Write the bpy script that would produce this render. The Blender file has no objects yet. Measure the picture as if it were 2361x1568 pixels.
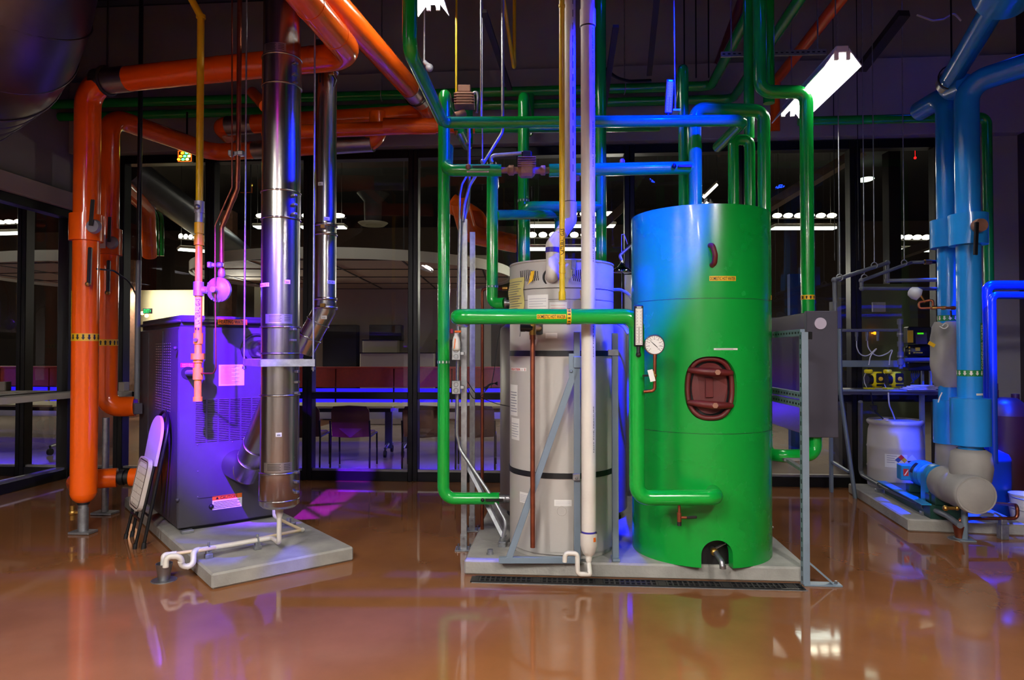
import bpy, bmesh, math, random
from math import sin, cos, tan, pi, radians, atan, sqrt
from mathutils import Vector as V, Matrix
random.seed(11)
SC = bpy.context.scene
COL = SC.collection
# ---------------------------------------------------------------- camera frame
F, CX, CY, CAMZ = 1574.0, 1180.5, 784.0, 1.5
YAW, PIT = radians(4.2), atan(28 / 1574.0)
RT = V((cos(YAW), sin(YAW), 0)); FW = V((-sin(YAW), cos(YAW), 0)); UP = V((0, 0, 1))
FC = FW * cos(PIT) + UP * sin(PIT); UC = -FW * sin(PIT) + UP * cos(PIT)
EYE = V((0, 0, CAMZ))
def ray(px, py): return RT * ((px - CX) / F) - UC * ((py - CY) / F) + FC
def C(px, py, Y):
    """point seen at a pixel of the photograph, Y metres in front of the camera"""
    d = ray(px, py); return EYE + d * (Y / d.dot(FW))
def FL(px, py, h=0.0):
    """point seen at a pixel, at height h"""
    d = ray(px, py); return EYE + d * ((h - CAMZ) / d.z)
def YW(px, py, y):
    """point seen at a pixel, on the room plane y"""
    d = ray(px, py); return EYE + d * (y / d.y)
def RP(px, py, p0, n):
    d = ray(px, py); return EYE + d * ((p0 - EYE).dot(n) / d.dot(n))
def G(X, Y, z): return RT * X + FW * Y + UP * z
def at(p, z): return V((p.x, p.y, z))

# ---------------------------------------------------------------- mesh builder
def frame(a):
    a = a.normalized(); t = UP if abs(a.z) < .95 else V((1, 0, 0))
    x = t.cross(a).normalized(); return x, a.cross(x)
def fillet(pts, R, n=6):
    pts = [V(p) for p in pts]
    if not R or len(pts) < 3: return pts
    out = [pts[0]]
    for i in range(1, len(pts) - 1):
        p, a, b = pts[i], (pts[i-1] - pts[i]), (pts[i+1] - pts[i])
        la, lb = a.length, b.length; a.normalize(); b.normalize()
        ang = a.angle(b)
        if ang > 3.1: out.append(p); continue
        t = min(R / tan(ang / 2), la * .49, lb * .49); r = t * tan(ang / 2)
        c = p + (a + b).normalized() * (r / sin(ang / 2))
        v0, v1 = p + a * t - c, p + b * t - c
        for k in range(n + 1):
            s = k / n; w = v0.angle(v1)
            out.append(c + (v0 * sin((1 - s) * w) + v1 * sin(s * w)) / sin(w) if w > 1e-4 else c + v0)
    out.append(pts[-1]); return out
_text = {}
def text_data(s):
    if s not in _text:
        cu = bpy.data.curves.new('t', 'FONT'); cu.body = s; cu.resolution_u = 2; cu.offset = .012
        o = bpy.data.objects.new('t', cu); COL.objects.link(o)
        dg = bpy.context.evaluated_depsgraph_get(); dg.update()
        me = bpy.data.meshes.new_from_object(o.evaluated_get(dg))
        vs = [(v.co.x, v.co.y) for v in me.vertices]; fs = [tuple(p.vertices) for p in me.polygons]
        x0, x1 = min(v[0] for v in vs), max(v[0] for v in vs); y0, y1 = 0.0, .72
        _text[s] = ([((x - x0) / (x1 - x0) - .5, (y - y0) / (y1 - y0) - .5) for x, y in vs], fs)
        bpy.data.objects.remove(o); bpy.data.meshes.remove(me); bpy.data.curves.remove(cu)
    return _text[s]
def s_flat(o, eu, ev):
    eu = eu.normalized(); ev = ev.normalized(); n = eu.cross(ev).normalized()
    return lambda u, v, l=0.0: o + eu * u + ev * v + n * l
def s_ring(o, ax, n, r):
    """round a cylinder: u round it, v along its axis"""
    b = ax.cross(n).normalized(); n = n.normalized()
    return lambda u, v, l=0.0: o + ax * v + (n * cos(u / r) + b * sin(u / r)) * (r + l)
def s_along(o, ax, n, r):
    """along a cylinder: u along its axis, v round it"""
    b = n.cross(ax).normalized(); n = n.normalized()
    return lambda u, v, l=0.0: o + ax * u + (n * cos(v / r) + b * sin(v / r)) * (r + l)
class MB:
    def __init__(s): s.v = []; s.f = []; s.mi = []; s.sm = []; s.m = 0
    def add(s, vs, fs, smooth=False):
        b = len(s.v); s.v += [V(v) for v in vs]
        for f in fs: s.f.append(tuple(i + b for i in f)); s.mi.append(s.m); s.sm.append(smooth)
        return s
    def box(s, c, size, ax=None, bev=0.0, seg=1):
        """box centred on c; ax = (ex, ey, ez) unit vectors"""
        ex, ey, ez = ax or (V((1, 0, 0)), V((0, 1, 0)), UP); c = V(c)
        bm = bmesh.new(); bmesh.ops.create_cube(bm, size=1)
        for v in bm.verts: v.co = V((v.co.x * size[0], v.co.y * size[1], v.co.z * size[2]))
        if bev: bmesh.ops.bevel(bm, geom=bm.edges[:], offset=bev, segments=seg, affect='EDGES')
        bm.verts.index_update()
        s.add([c + ex * v.co.x + ey * v.co.y + ez * v.co.z for v in bm.verts], [[v.index for v in f.verts] for f in bm.faces], bool(bev and seg > 1)); bm.free(); return s
    def bar(s, a, b, w, h, side=None, bev=0.0):
        """rectangular bar from a to b, w wide along side, h thick"""
        a, b = V(a), V(b); d = (b - a).normalized()
        x = side.normalized() if side else frame(d)[0]
        x = (x - d * x.dot(d)).normalized(); y = d.cross(x)
        return s.box((a + b) / 2, (w, h, (b - a).length), (x, y, d), bev)
    def tube(s, pts, r, seg=16, cap=True, bend=0.0, closed=False, n=6):
        pts = fillet(pts, bend, n); N = len(pts)
        rr = r if isinstance(r, (list, tuple)) else [r] * N
        if len(rr) != N: rr = [rr[0] + (rr[-1] - rr[0]) * i / (N - 1) for i in range(N)]
        def tang(i):
            if closed: return (pts[(i+1) % N] - pts[i-1]).normalized()
            if i == 0: return (pts[1] - pts[0]).normalized()
            if i == N - 1: return (pts[-1] - pts[-2]).normalized()
            return ((pts[i+1] - pts[i]).normalized() + (pts[i] - pts[i-1]).normalized()).normalized()
        x = frame(tang(0))[0]; vs = []
        for i in range(N):
            t = tang(i); x = (x - t * x.dot(t)).normalized(); y = t.cross(x)
            k = 1.0
            if 0 < i < N - 1 and not closed:
                h = (pts[i+1] - pts[i]).normalized().dot(t); k = 1 / max(h, .5)
            bdir = V((0, 0, 0))
            if k > 1.001:
                bdir = ((pts[i] - pts[i-1]).normalized() - (pts[i+1] - pts[i]).normalized()).normalized()
            for j in range(seg):
                q = 2 * pi * j / seg; o = (x * cos(q) + y * sin(q)) * rr[i]
                if k > 1.001: o = o + bdir * (o.dot(bdir) * (k - 1))
                vs.append(pts[i] + o)
        fs = []
        for i in range(N if closed else N - 1):
            for j in range(seg):
                a, b = i * seg, ((i + 1) % N) * seg; k = (j + 1) % seg
                fs.append((a + j, a + k, b + k, b + j))
        s.add(vs, fs, True)
        if cap and not closed:
            s.add(vs[:seg], [tuple(range(seg))[::-1]]); s.add(vs[-seg:], [tuple(range(seg))])
        return s
    def cyl(s, a, b, r, r2=None, seg=20): return s.tube([V(a), V(b)], [r, r if r2 is None else r2], seg)
    def lathe(s, prof, o, ax=UP, seg=32, a0=0.0, a1=2 * pi, ref=None):
        """prof = [(radius, height)]; hard edges where a point is repeated"""
        o = V(o); ax = ax.normalized(); x, y = frame(ax)
        if ref is not None: x = (ref - ax * ref.dot(ax)).normalized(); y = ax.cross(x)
        full = abs(a1 - a0 - 2 * pi) < 1e-6; M = seg if full else seg + 1
        runs, cur = [], [prof[0]]
        for p in prof[1:]:
            if p == cur[-1]: runs.append(cur); cur = [p]
            else: cur.append(p)
        runs.append(cur)
        for run in runs:
            if len(run) < 2: continue
            vs = []
            for r, h in run:
                for j in range(M):
                    q = a0 + (a1 - a0) * j / seg; vs.append(o + ax * h + (x * cos(q) + y * sin(q)) * max(r, 1e-5))
            fs = []
            for i in range(len(run) - 1):
                for j in range(seg):
                    k = (j + 1) % M; fs.append((i * M + j, i * M + k, (i + 1) * M + k, (i + 1) * M + j))
            s.add(vs, fs, True)
        return s
    def ball(s, c, r, ax=None, seg=16):
        n = 10; R = r if isinstance(r, (tuple, list)) else (r, r, r); ex, ey, ez = ax or (V((1, 0, 0)), V((0, 1, 0)), UP); c = V(c)
        vs = []
        for i in range(n + 1):
            t = -pi / 2 + pi * i / n
            for j in range(seg):
                q = 2 * pi * j / seg
                vs.append(c + ex * (R[0] * cos(t) * cos(q)) + ey * (R[1] * cos(t) * sin(q)) + ez * (R[2] * sin(t)))
        fs = [(i * seg + j, i * seg + (j + 1) % seg, (i + 1) * seg + (j + 1) % seg, (i + 1) * seg + j) for i in range(n) for j in range(seg)]
        return s.add(vs, fs, True)
    def prism(s, poly, off, smooth=False):
        poly = [V(p) for p in poly]; n = len(poly); off = V(off)
        s.add(poly + [p + off for p in poly], [tuple(range(n))[::-1], tuple(range(n, 2 * n))])
        return s.add(poly + [p + off for p in poly], [(i, (i + 1) % n, n + (i + 1) % n, n + i) for i in range(n)], smooth)
    def patch(s, fn, u0, u1, v0, v1, nu=8, nv=1, l=.0015):
        vs = [fn(u0 + (u1 - u0) * i / nu, v0 + (v1 - v0) * j / nv, l) for j in range(nv + 1) for i in range(nu + 1)]
        return s.add(vs, [(j * (nu + 1) + i, j * (nu + 1) + i + 1, (j + 1) * (nu + 1) + i + 1, (j + 1) * (nu + 1) + i) for j in range(nv) for i in range(nu)], True)
    def text(s, t, fn, u, v, w, h, l=.003):
        vs, fs = text_data(t); return s.add([fn(u + x * w, v + y * h, l) for x, y in vs], fs)
    def poly2(s, pts, fn, l=.003): return s.add([fn(u, v, l) for u, v in pts], [tuple(range(len(pts)))])
    def build(s, name, mats, parent=None, label=None, cat=None, group=None, kind=None, flat=False):
        me = bpy.data.meshes.new(name)
        if parent is not None: org = V(parent['_o'])
        else:
            zs = min(v.z for v in s.v); org = V((sum(v.x for v in s.v) / len(s.v), sum(v.y for v in s.v) / len(s.v), zs))
        me.from_pydata([v - org for v in s.v], [], s.f)
        for m in (mats if isinstance(mats, (list, tuple)) else [mats]): me.materials.append(m)
        me.polygons.foreach_set('material_index', s.mi); me.polygons.foreach_set('use_smooth', s.sm)
        bm = bmesh.new(); bm.from_mesh(me)
        if not flat: bmesh.ops.recalc_face_normals(bm, faces=bm.faces[:])
        bm.to_mesh(me); bm.free(); me.update()
        o = bpy.data.objects.new(name, me); COL.objects.link(o)
        if parent is not None: o.parent = parent
        else: o.location = org
        o['_o'] = list(org)
        return tag(o, label, cat, group, kind)
def tag(o, label=None, cat=None, group=None, kind=None):
    for k, v in (('label', label), ('category', cat), ('group', group), ('kind', kind)):
        if v: o[k] = v
    return o
def thing(name, label, cat, org, group=None):
    o = bpy.data.objects.new(name, None); COL.objects.link(o); o.location = V(org); o['_o'] = list(V(org)); o.empty_display_size = .1
    return tag(o, label, cat, group)
def copy_tree(o, off, label=None, rot=0.0):
    c = o.copy(); COL.objects.link(c); c.location = o.location + V(off)
    if rot: c.rotation_euler = (0, 0, rot)
    if label: c['label'] = label
    def kids(src, dst):
        for ch in [x for x in src.children if x.parent is src]:
            k = ch.copy(); COL.objects.link(k); k.parent = dst; kids(ch, k)
    kids(o, c)
    return c

# ---------------------------------------------------------------- materials
def lin(c):
    return tuple(((x / 255) / 12.92 if x / 255 <= .04045 else ((x / 255 + .055) / 1.055) ** 2.4) for x in c) + (1,)
def mat(name, c, rough=.5, metal=0.0, noise=0.0, scale=6.0, bump=0.0, bscale=60.0, coat=0.0, stretch=None, spec=.5, trans=0.0):
    m = bpy.data.materials.new(name); m.use_nodes = True; nt = m.node_tree; b = nt.nodes['Principled BSDF']
    col = lin(c); b.inputs['Base Color'].default_value = col
    b.inputs['Roughness'].default_value = rough; b.inputs['Metallic'].default_value = metal
    b.inputs['Specular IOR Level'].default_value = spec
    if coat: b.inputs['Coat Weight'].default_value = coat; b.inputs['Coat Roughness'].default_value = .06
    if trans: b.inputs['Transmission Weight'].default_value = trans
    if noise or bump:
        tc = nt.nodes.new('ShaderNodeTexCoord'); mp = nt.nodes.new('ShaderNodeMapping')
        nt.links.new(tc.outputs['Object'], mp.inputs[0])
        if stretch: mp.inputs['Scale'].default_value = stretch
    if noise:
        n = nt.nodes.new('ShaderNodeTexNoise'); n.inputs['Scale'].default_value = scale; n.inputs['Detail'].default_value = 5
        nt.links.new(mp.outputs[0], n.inputs['Vector'])
        r = nt.nodes.new('ShaderNodeMapRange'); r.inputs[1].default_value = .3; r.inputs[2].default_value = .7
        r.inputs[3].default_value = 1 - noise; r.inputs[4].default_value = 1 + noise
        nt.links.new(n.outputs['Fac'], r.inputs[0])
        x = nt.nodes.new('ShaderNodeVectorMath'); x.operation = 'SCALE'; x.inputs[0].default_value = col[:3]
        nt.links.new(r.outputs[0], x.inputs['Scale']); nt.links.new(x.outputs[0], b.inputs['Base Color'])
        r2 = nt.nodes.new('ShaderNodeMapRange'); r2.inputs[3].default_value = rough * .85; r2.inputs[4].default_value = min(1, rough * 1.2)
        nt.links.new(n.outputs['Fac'], r2.inputs[0]); nt.links.new(r2.outputs[0], b.inputs['Roughness'])
    if bump:
        n = nt.nodes.new('ShaderNodeTexNoise'); n.inputs['Scale'].default_value = bscale; n.inputs['Detail'].default_value = 3
        nt.links.new(mp.outputs[0], n.inputs['Vector'])
        k = nt.nodes.new('ShaderNodeBump'); k.inputs['Strength'].default_value = bump; k.inputs['Distance'].default_value = .01
        nt.links.new(n.outputs['Fac'], k.inputs['Height']); nt.links.new(k.outputs[0], b.inputs['Normal'])
    return m
def emit(name, c, s):
    m = bpy.data.materials.new(name); m.use_nodes = True; nt = m.node_tree; nt.nodes.clear()
    e = nt.nodes.new('ShaderNodeEmission'); o = nt.nodes.new('ShaderNodeOutputMaterial')
    e.inputs[0].default_value = lin(c); e.inputs[1].default_value = s; nt.links.new(e.outputs[0], o.inputs[0]); return m
def glass_mat(name, tint=(.9, .92, .92), refl=.08):
    m = bpy.data.materials.new(name); m.use_nodes = True; nt = m.node_tree; nt.nodes.clear()
    o = nt.nodes.new('ShaderNodeOutputMaterial'); mx = nt.nodes.new('ShaderNodeMixShader'); t = nt.nodes.new('ShaderNodeBsdfTransparent')
    g = nt.nodes.new('ShaderNodeBsdfGlossy'); g.inputs['Roughness'].default_value = 0.0; fr = nt.nodes.new('ShaderNodeFresnel'); fr.inputs[0].default_value = 1.5
    k = nt.nodes.new('ShaderNodeMath'); k.operation = 'MULTIPLY'; k.inputs[1].default_value = refl / .04; k.use_clamp = True
    t.inputs[0].default_value = (*tint, 1)
    nt.links.new(fr.outputs[0], k.inputs[0]); nt.links.new(k.outputs[0], mx.inputs[0]); nt.links.new(t.outputs[0], mx.inputs[1]); nt.links.new(g.outputs[0], mx.inputs[2])
    nt.links.new(mx.outputs[0], o.inputs[0]); return m
M = {}
M['green'] = mat('green_jacket', (10, 158, 54), .2, noise=.06, scale=3, coat=.3)
M['tankgreen'] = mat('green_tank_paint', (5, 152, 52), .26, noise=.02, scale=2.5, coat=.1, bump=.015, bscale=14)
M['orange'] = mat('orange_jacket', (250, 98, 12), .2, noise=.05, scale=3, coat=.35)
M['blue'] = mat('blue_jacket', (30, 140, 228), .25, noise=.06, scale=3, coat=.25)
M['bluetank'] = mat('blue_enamel', (20, 70, 190), .25, coat=.3)
M['pumpblue'] = mat('pump_blue_paint', (40, 140, 205), .35, noise=.1)
M['pumpgreen'] = mat('dark_green_base_paint', (24, 62, 52), .4, noise=.15)
M['yellow'] = mat('yellow_gas_paint', (224, 190, 20), .35, noise=.08)
M['galv'] = mat('galvanised_steel', (160, 163, 166), .42, .85, noise=.18, scale=30)
M['steel'] = mat('plain_steel', (150, 150, 152), .35, .9, noise=.1, scale=12)
M['stain'] = mat('stainless_sheet', (176, 172, 168), .24, 1.0, noise=.06, scale=4, stretch=(30, 30, .6))
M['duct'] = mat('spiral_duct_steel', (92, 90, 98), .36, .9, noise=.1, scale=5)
M['gaslit'] = mat('yellow_gas_lit', (232, 176, 34), .35, noise=.05)  # lit copy of the yellow gas paint, shifted towards its violet-lit look
M['disc'] = mat('pale_disc', (190, 180, 200), .5)
M['alu'] = mat('aluminium_jacket', (170, 168, 165), .34, .95, noise=.1, scale=10)
M['strut'] = mat('grey_blue_painted_steel', (118, 134, 148), .45, .1, noise=.06)
M['copper'] = mat('copper_tube', (150, 84, 60), .4, .9, noise=.2, scale=14)
M['brass'] = mat('brass', (182, 140, 70), .32, .9, noise=.12)
M['bronze'] = mat('cast_bronze', (150, 108, 88), .55, .35, noise=.2, scale=14)
M['pvc'] = mat('white_pvc', (214, 208, 198), .35, noise=.05, scale=4)
M['pvcgrey'] = mat('grey_pvc', (96, 100, 108), .4, noise=.06)
M['cream'] = mat('cream_cpvc', (214, 192, 150), .4)
M['black'] = mat('black_rubber', (14, 14, 15), .55)
M['blackmetal'] = mat('black_metal', (20, 20, 22), .38, .3)
M['frameblk'] = mat('black_anodised_frame', (16, 15, 16), .4, .4)
M['heater'] = mat('grey_heater_enamel', (176, 172, 166), .35, noise=.03, scale=3)
M['storage'] = mat('brown_grey_jacket', (120, 112, 106), .4, .2, noise=.08)
M['concrete'] = mat('concrete_pad', (152, 149, 142), .8, noise=.16, scale=7, bump=.25, bscale=60)
M['boiler'] = mat('boiler_grey_enamel', (66, 63, 70), .42, .15, noise=.04, scale=20)
M['boilertop'] = mat('boiler_dark_top', (58, 56, 64), .45, .15, noise=.05)
M['white'] = mat('white_paper', (225, 224, 220), .6)
M['labely'] = mat('yellow_label', (232, 184, 20), .5)
M['ink'] = mat('black_ink', (12, 12, 12), .6)
M['redink'] = mat('red_label', (200, 40, 40), .5)
M['greenlab'] = mat('green_label', (10, 120, 60), .5)
M['orangelab'] = mat('orange_label', (235, 110, 20), .5)
M['redpaint'] = mat('dark_red_iron', (92, 22, 22), .5, noise=.2, scale=12)
M['purplegrey'] = mat('regulator_grey', (150, 150, 165), .4, .4, noise=.05)
M['primer'] = mat('purple_primer', (60, 50, 150), .5)
M['yellowplastic'] = mat('yellow_plastic', (236, 216, 20), .4)
M['blackplastic'] = mat('black_plastic', (18, 18, 20), .4)
M['lcd'] = emit('green_lcd', (70, 220, 30), 1.0)
M['jacket'] = mat('grey_fabric_jacket', (150, 146, 142), .75, noise=.1, scale=6, bump=.5, bscale=9)
M['drum'] = mat('white_plastic_drum', (196, 190, 182), .45, noise=.05, scale=3)
M['panel'] = mat('dark_blue_grey_plate', (64, 62, 76), .5, .1, noise=.06)
M['chairplastic'] = mat('beige_chair_plastic', (196, 186, 178), .5, noise=.03)
M['wall'] = mat('grey_wall_paint', (150, 148, 150), .8, noise=.04, scale=2)
M['ledge'] = mat('pale_trim_paint', (190, 182, 172), .7)
M['ceil'] = mat('black_ceiling_paint', (22, 21, 22), .9)
M['beam'] = mat('dark_steel_beam', (38, 36, 38), .7)
M['wood'] = mat('dark_wood_panel', (122, 52, 40), .5, noise=.3, scale=3, stretch=(8, 8, .5))
M['redcounter'] = mat('red_brown_counter', (190, 62, 44), .5, noise=.12, scale=20)
M['beigewall'] = mat('beige_wall', (176, 168, 150), .8, noise=.03)
M['chairbrown'] = mat('brown_chair_shell', (110, 60, 38), .5, noise=.1)
M['tabletop'] = mat('cream_table_top', (226, 216, 170), .5)
M['soffit'] = mat('white_soffit', (215, 212, 198), .7)
M['tile'] = mat('ceiling_tile', (168, 152, 132), .85, noise=.05)
M['brick'] = mat('brown_brick', (120, 84, 66), .85, noise=.25, scale=16)
M['chrome'] = mat('chrome', (200, 200, 200), .08, 1.0)
M['glass'] = glass_mat('window_glass')
M['paper2'] = mat('yellow_tag_paper', (206, 196, 120), .7, noise=.05)
M['reflector'] = mat('white_reflector', (190, 194, 204), .4)
M['gauge'] = mat('gauge_face', (226, 224, 220), .35)
M['strip'] = mat('white_scale', (220, 216, 210), .5)
M['tub'] = mat('clear_tubing', (200, 205, 215), .2)
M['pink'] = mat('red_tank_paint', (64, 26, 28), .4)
M['shelfblue'] = mat('blue_box', (40, 70, 150), .6); M['shelfred'] = mat('red_box', (180, 30, 30), .5); M['shelftan'] = mat('tan_box', (170, 140, 100), .6)
# floor: polished brown concrete
def floor_mat():
    m = bpy.data.materials.new('polished_brown_floor'); m.use_nodes = True; nt = m.node_tree; b = nt.nodes['Principled BSDF']
    tc = nt.nodes.new('ShaderNodeTexCoord'); n = nt.nodes.new('ShaderNodeTexNoise'); n.inputs['Scale'].default_value = .9; n.inputs['Detail'].default_value = 6; n.inputs['Roughness'].default_value = .6
    cr = nt.nodes.new('ShaderNodeValToRGB'); cr.color_ramp.elements[0].position = .3; cr.color_ramp.elements[0].color = lin((118, 74, 44)); cr.color_ramp.elements[1].position = .72; cr.color_ramp.elements[1].color = lin((148, 96, 58))
    n2 = nt.nodes.new('ShaderNodeTexNoise'); n2.inputs['Scale'].default_value = 14; n2.inputs['Detail'].default_value = 4
    r = nt.nodes.new('ShaderNodeMapRange'); r.inputs[3].default_value = .03; r.inputs[4].default_value = .085
    k = nt.nodes.new('ShaderNodeBump'); k.inputs['Strength'].default_value = .012; k.inputs['Distance'].default_value = .01
    for t in (n, n2): nt.links.new(tc.outputs['Object'], t.inputs['Vector'])
    nt.links.new(n.outputs['Fac'], cr.inputs[0]); nt.links.new(cr.outputs[0], b.inputs['Base Color']); nt.links.new(n2.outputs['Fac'], r.inputs[0]); nt.links.new(r.outputs[0], b.inputs['Roughness'])
    nt.links.new(n2.outputs['Fac'], k.inputs['Height']); nt.links.new(k.outputs[0], b.inputs['Normal'])
    b.inputs['Specular IOR Level'].default_value = .55
    return m
M['floor'] = floor_mat()

# ---------------------------------------------------------------- camera, world
cam = bpy.data.cameras.new('camera'); cam.sensor_width = 36; cam.lens = 36 * F / 2361; cam.clip_start = .05; cam.clip_end = 80
co = bpy.data.objects.new('camera', cam); COL.objects.link(co); co.location = EYE; co.rotation_euler = (pi / 2 + PIT, 0, YAW); SC.camera = co
w = bpy.data.worlds.new('night'); SC.world = w; w.use_nodes = True
w.node_tree.nodes['Background'].inputs[0].default_value = (.004, .004, .005, 1)
SC.view_settings.view_transform = 'Standard'; SC.view_settings.look = 'None'; SC.view_settings.exposure = 0; SC.view_settings.gamma = 1; SC.view_settings.use_curve_mapping = False
SC.cycles.use_denoising = True; SC.cycles.max_bounces = 7; SC.cycles.diffuse_bounces = 3; SC.cycles.glossy_bounces = 4; SC.cycles.transparent_max_bounces = 10
SC.cycles.sample_clamp_indirect = 4.0; SC.cycles.caustics_reflective = False; SC.cycles.caustics_refractive = False
def spot(name, loc, aim, c, e, ang, blend=.4, size=.06):
    l = bpy.data.lights.new(name, 'SPOT'); l.color = c; l.energy = e; l.spot_size = radians(ang); l.spot_blend = blend; l.shadow_soft_size = size
    o = bpy.data.objects.new(name, l); COL.objects.link(o); o.location = loc; o.rotation_euler = (V(aim) - V(loc)).to_track_quat('-Z', 'Y').to_euler(); return o
def area(name, loc, aim, c, e, sx, sy, spin=0.0):
    l = bpy.data.lights.new(name, 'AREA'); l.shape = 'RECTANGLE'; l.size = sx; l.size_y = sy; l.color = c; l.energy = e
    o = bpy.data.objects.new(name, l); COL.objects.link(o); o.location = loc; q = (V(aim) - V(loc)).to_track_quat('-Z', 'Y'); o.rotation_euler = q.to_euler(); return o
# ================================================================ ROOM
X0, X1, Y0, Y1, ZC = -5.9, 5.0, -3.2, 7.86, 5.7
S = 'structure'
MB().box((-.45, (Y0 + Y1) / 2, -.05), (X1 - X0, Y1 - Y0, .1)).build('floor', M['floor'], kind=S)
b = MB().box((-.45, (Y0 + Y1) / 2, ZC + .05), (X1 - X0, Y1 - Y0, .1)); b.build('ceiling', M['ceil'], kind=S)
for i, y in enumerate([-.8, 1.0, 2.8, 4.6, 6.4]):
    j = MB().box((-.45, y, 5.0), (X1 - X0, .1, .08)).box((-.45, y, 5.6), (X1 - X0, .1, .08))
    n = 14
    for k in range(n):
        xa = X0 + (X1 - X0) * k / n; xb = X0 + (X1 - X0) * (k + .5) / n; xc = X0 + (X1 - X0) * (k + 1) / n
        j.bar((xa, y, 5.03), (xb, y, 5.58), .03, .03).bar((xb, y, 5.58), (xc, y, 5.03), .03, .03)
    j.build('trim_%d' % (i + 1), M['beam'], kind=S)
ztop = 3.87
wb = MB().box(((X0 + X1) / 2, Y1 + .09, (ztop + ZC) / 2), (X1 - X0, .18, ZC - ztop))
xr = YW(2168, 700, Y1).x
wb.box(((xr + X1) / 2, Y1 + .09, ztop / 2), (X1 - xr, .18, ztop)); wb.build('wall_back', M['wall'], kind=S)
MB().box(((X0 + X1) / 2, Y1 - .07, (ztop + 4.72) / 2 + .01), (X1 - X0 - .02, .14, 4.72 - ztop), bev=.004).build('trim_6', M['wall'], kind=S)
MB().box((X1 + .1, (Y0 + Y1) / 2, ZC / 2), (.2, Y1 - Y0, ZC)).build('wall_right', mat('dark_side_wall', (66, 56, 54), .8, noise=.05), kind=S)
MB().box(((X0 + X1) / 2, Y0 - .1, ZC / 2), (X1 - X0, .2, ZC)).build('wall_front', M['wall'], kind=S)
MB().box((X0 - .1, (Y0 + Y1) / 2, (3.2 + ZC) / 2), (.2, Y1 - Y0, ZC - 3.2)).box((X0 - .1, (Y0 + 2) / 2, 1.6), (.2, 2 - Y0, 3.2)).build('wall_left', M['wall'], kind=S)
MB().box((X0 + .04, (2 + Y1) / 2, 3.3), (.1, Y1 - 2, .2), bev=.005).build('trim_7', M['ledge'], kind=S)
# glazed back wall: one window per bay
px_m = [277, 484, 711, 953, 1203, 1452, 1712, 1972]
xs = [X0 + .02] + [YW(p, 700, Y1).x for p in px_m] + [xr]
def window(n, a, c, head, dirv, nrm, mid=True, panes=True):
    """frame from a to c (floor points), head height, nrm = inward normal"""
    ex = dirv; L = (c - a).dot(ex); ax = (ex, nrm, UP); o = a
    f = MB(); d = .14; w = .058
    f.box(o + ex * (w / 2) + UP * head / 2, (w, d, head), ax, .006).box(o + ex * (L - w / 2) + UP * head / 2, (w, d, head), ax, .006)
    f.box(o + ex * L / 2 + UP * .055, (L - 2 * w, d, .11), ax, .004).box(o + ex * L / 2 + UP * (head - .05), (L - 2 * w, d, .1), ax, .004)
    f.box(o + ex * L / 2 + UP * .99, (L - 2 * w, d, .075), ax, .004)
    r = f.build('window_%d' % n, M['frameblk'], kind=S)
    MB().box(o + ex * L / 2 + UP * .122 + nrm * .02, (L - 2 * w, .05, .024), ax).build('sill', M['alu'], r)
    g1 = MB().patch(s_flat(o + ex * L / 2 + UP * .54, ex, UP), -L / 2 + w, L / 2 - w, -.43, .42, 1, 1, 0).build('pane', M['glass'], r)
    MB().patch(s_flat(o + ex * L / 2 + UP * (1.03 + head - .1) / 2, ex, UP), -L / 2 + w, L / 2 - w, -(head - 1.13) / 2, (head - 1.13) / 2, 1, 1, 0).build('pane', M['glass'], r)
    return r
for i in range(len(xs) - 1):
    window(i + 1, V((xs[i], Y1 + .04, 0)), V((xs[i+1], Y1 + .04, 0)), ztop, V((1, 0, 0)), V((0, -1, 0)))
for i, (ya, yb) in enumerate([(7.78, 5.9), (5.9, 3.95), (3.95, 2.0)]):
    window(10 + i, V((X0 - .04, ya, 0)), V((X0 - .04, yb, 0)), 3.2, V((0, -1, 0)), V((1, 0, 0)))
# pale ledge under the windows in the left corner
xl = YW(308, 900, Y1).x
MB().box((X0 + .12, (5.2 + Y1) / 2, 1.0), (.2, Y1 - 5.2 - .04, .07), bev=.004).box(((X0 + xl) / 2 + .11, Y1 - .12, 1.0), (xl - X0 - .22, .2, .07), bev=.004).build('trim_8', M['ledge'], kind=S)
p = YW(273, 884, Y1 - .2); MB().box((p.x, Y1 - .1, 1.09), (.07, .1, .11), bev=.004).build('trim_9', M['ledge'], kind=S)

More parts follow.
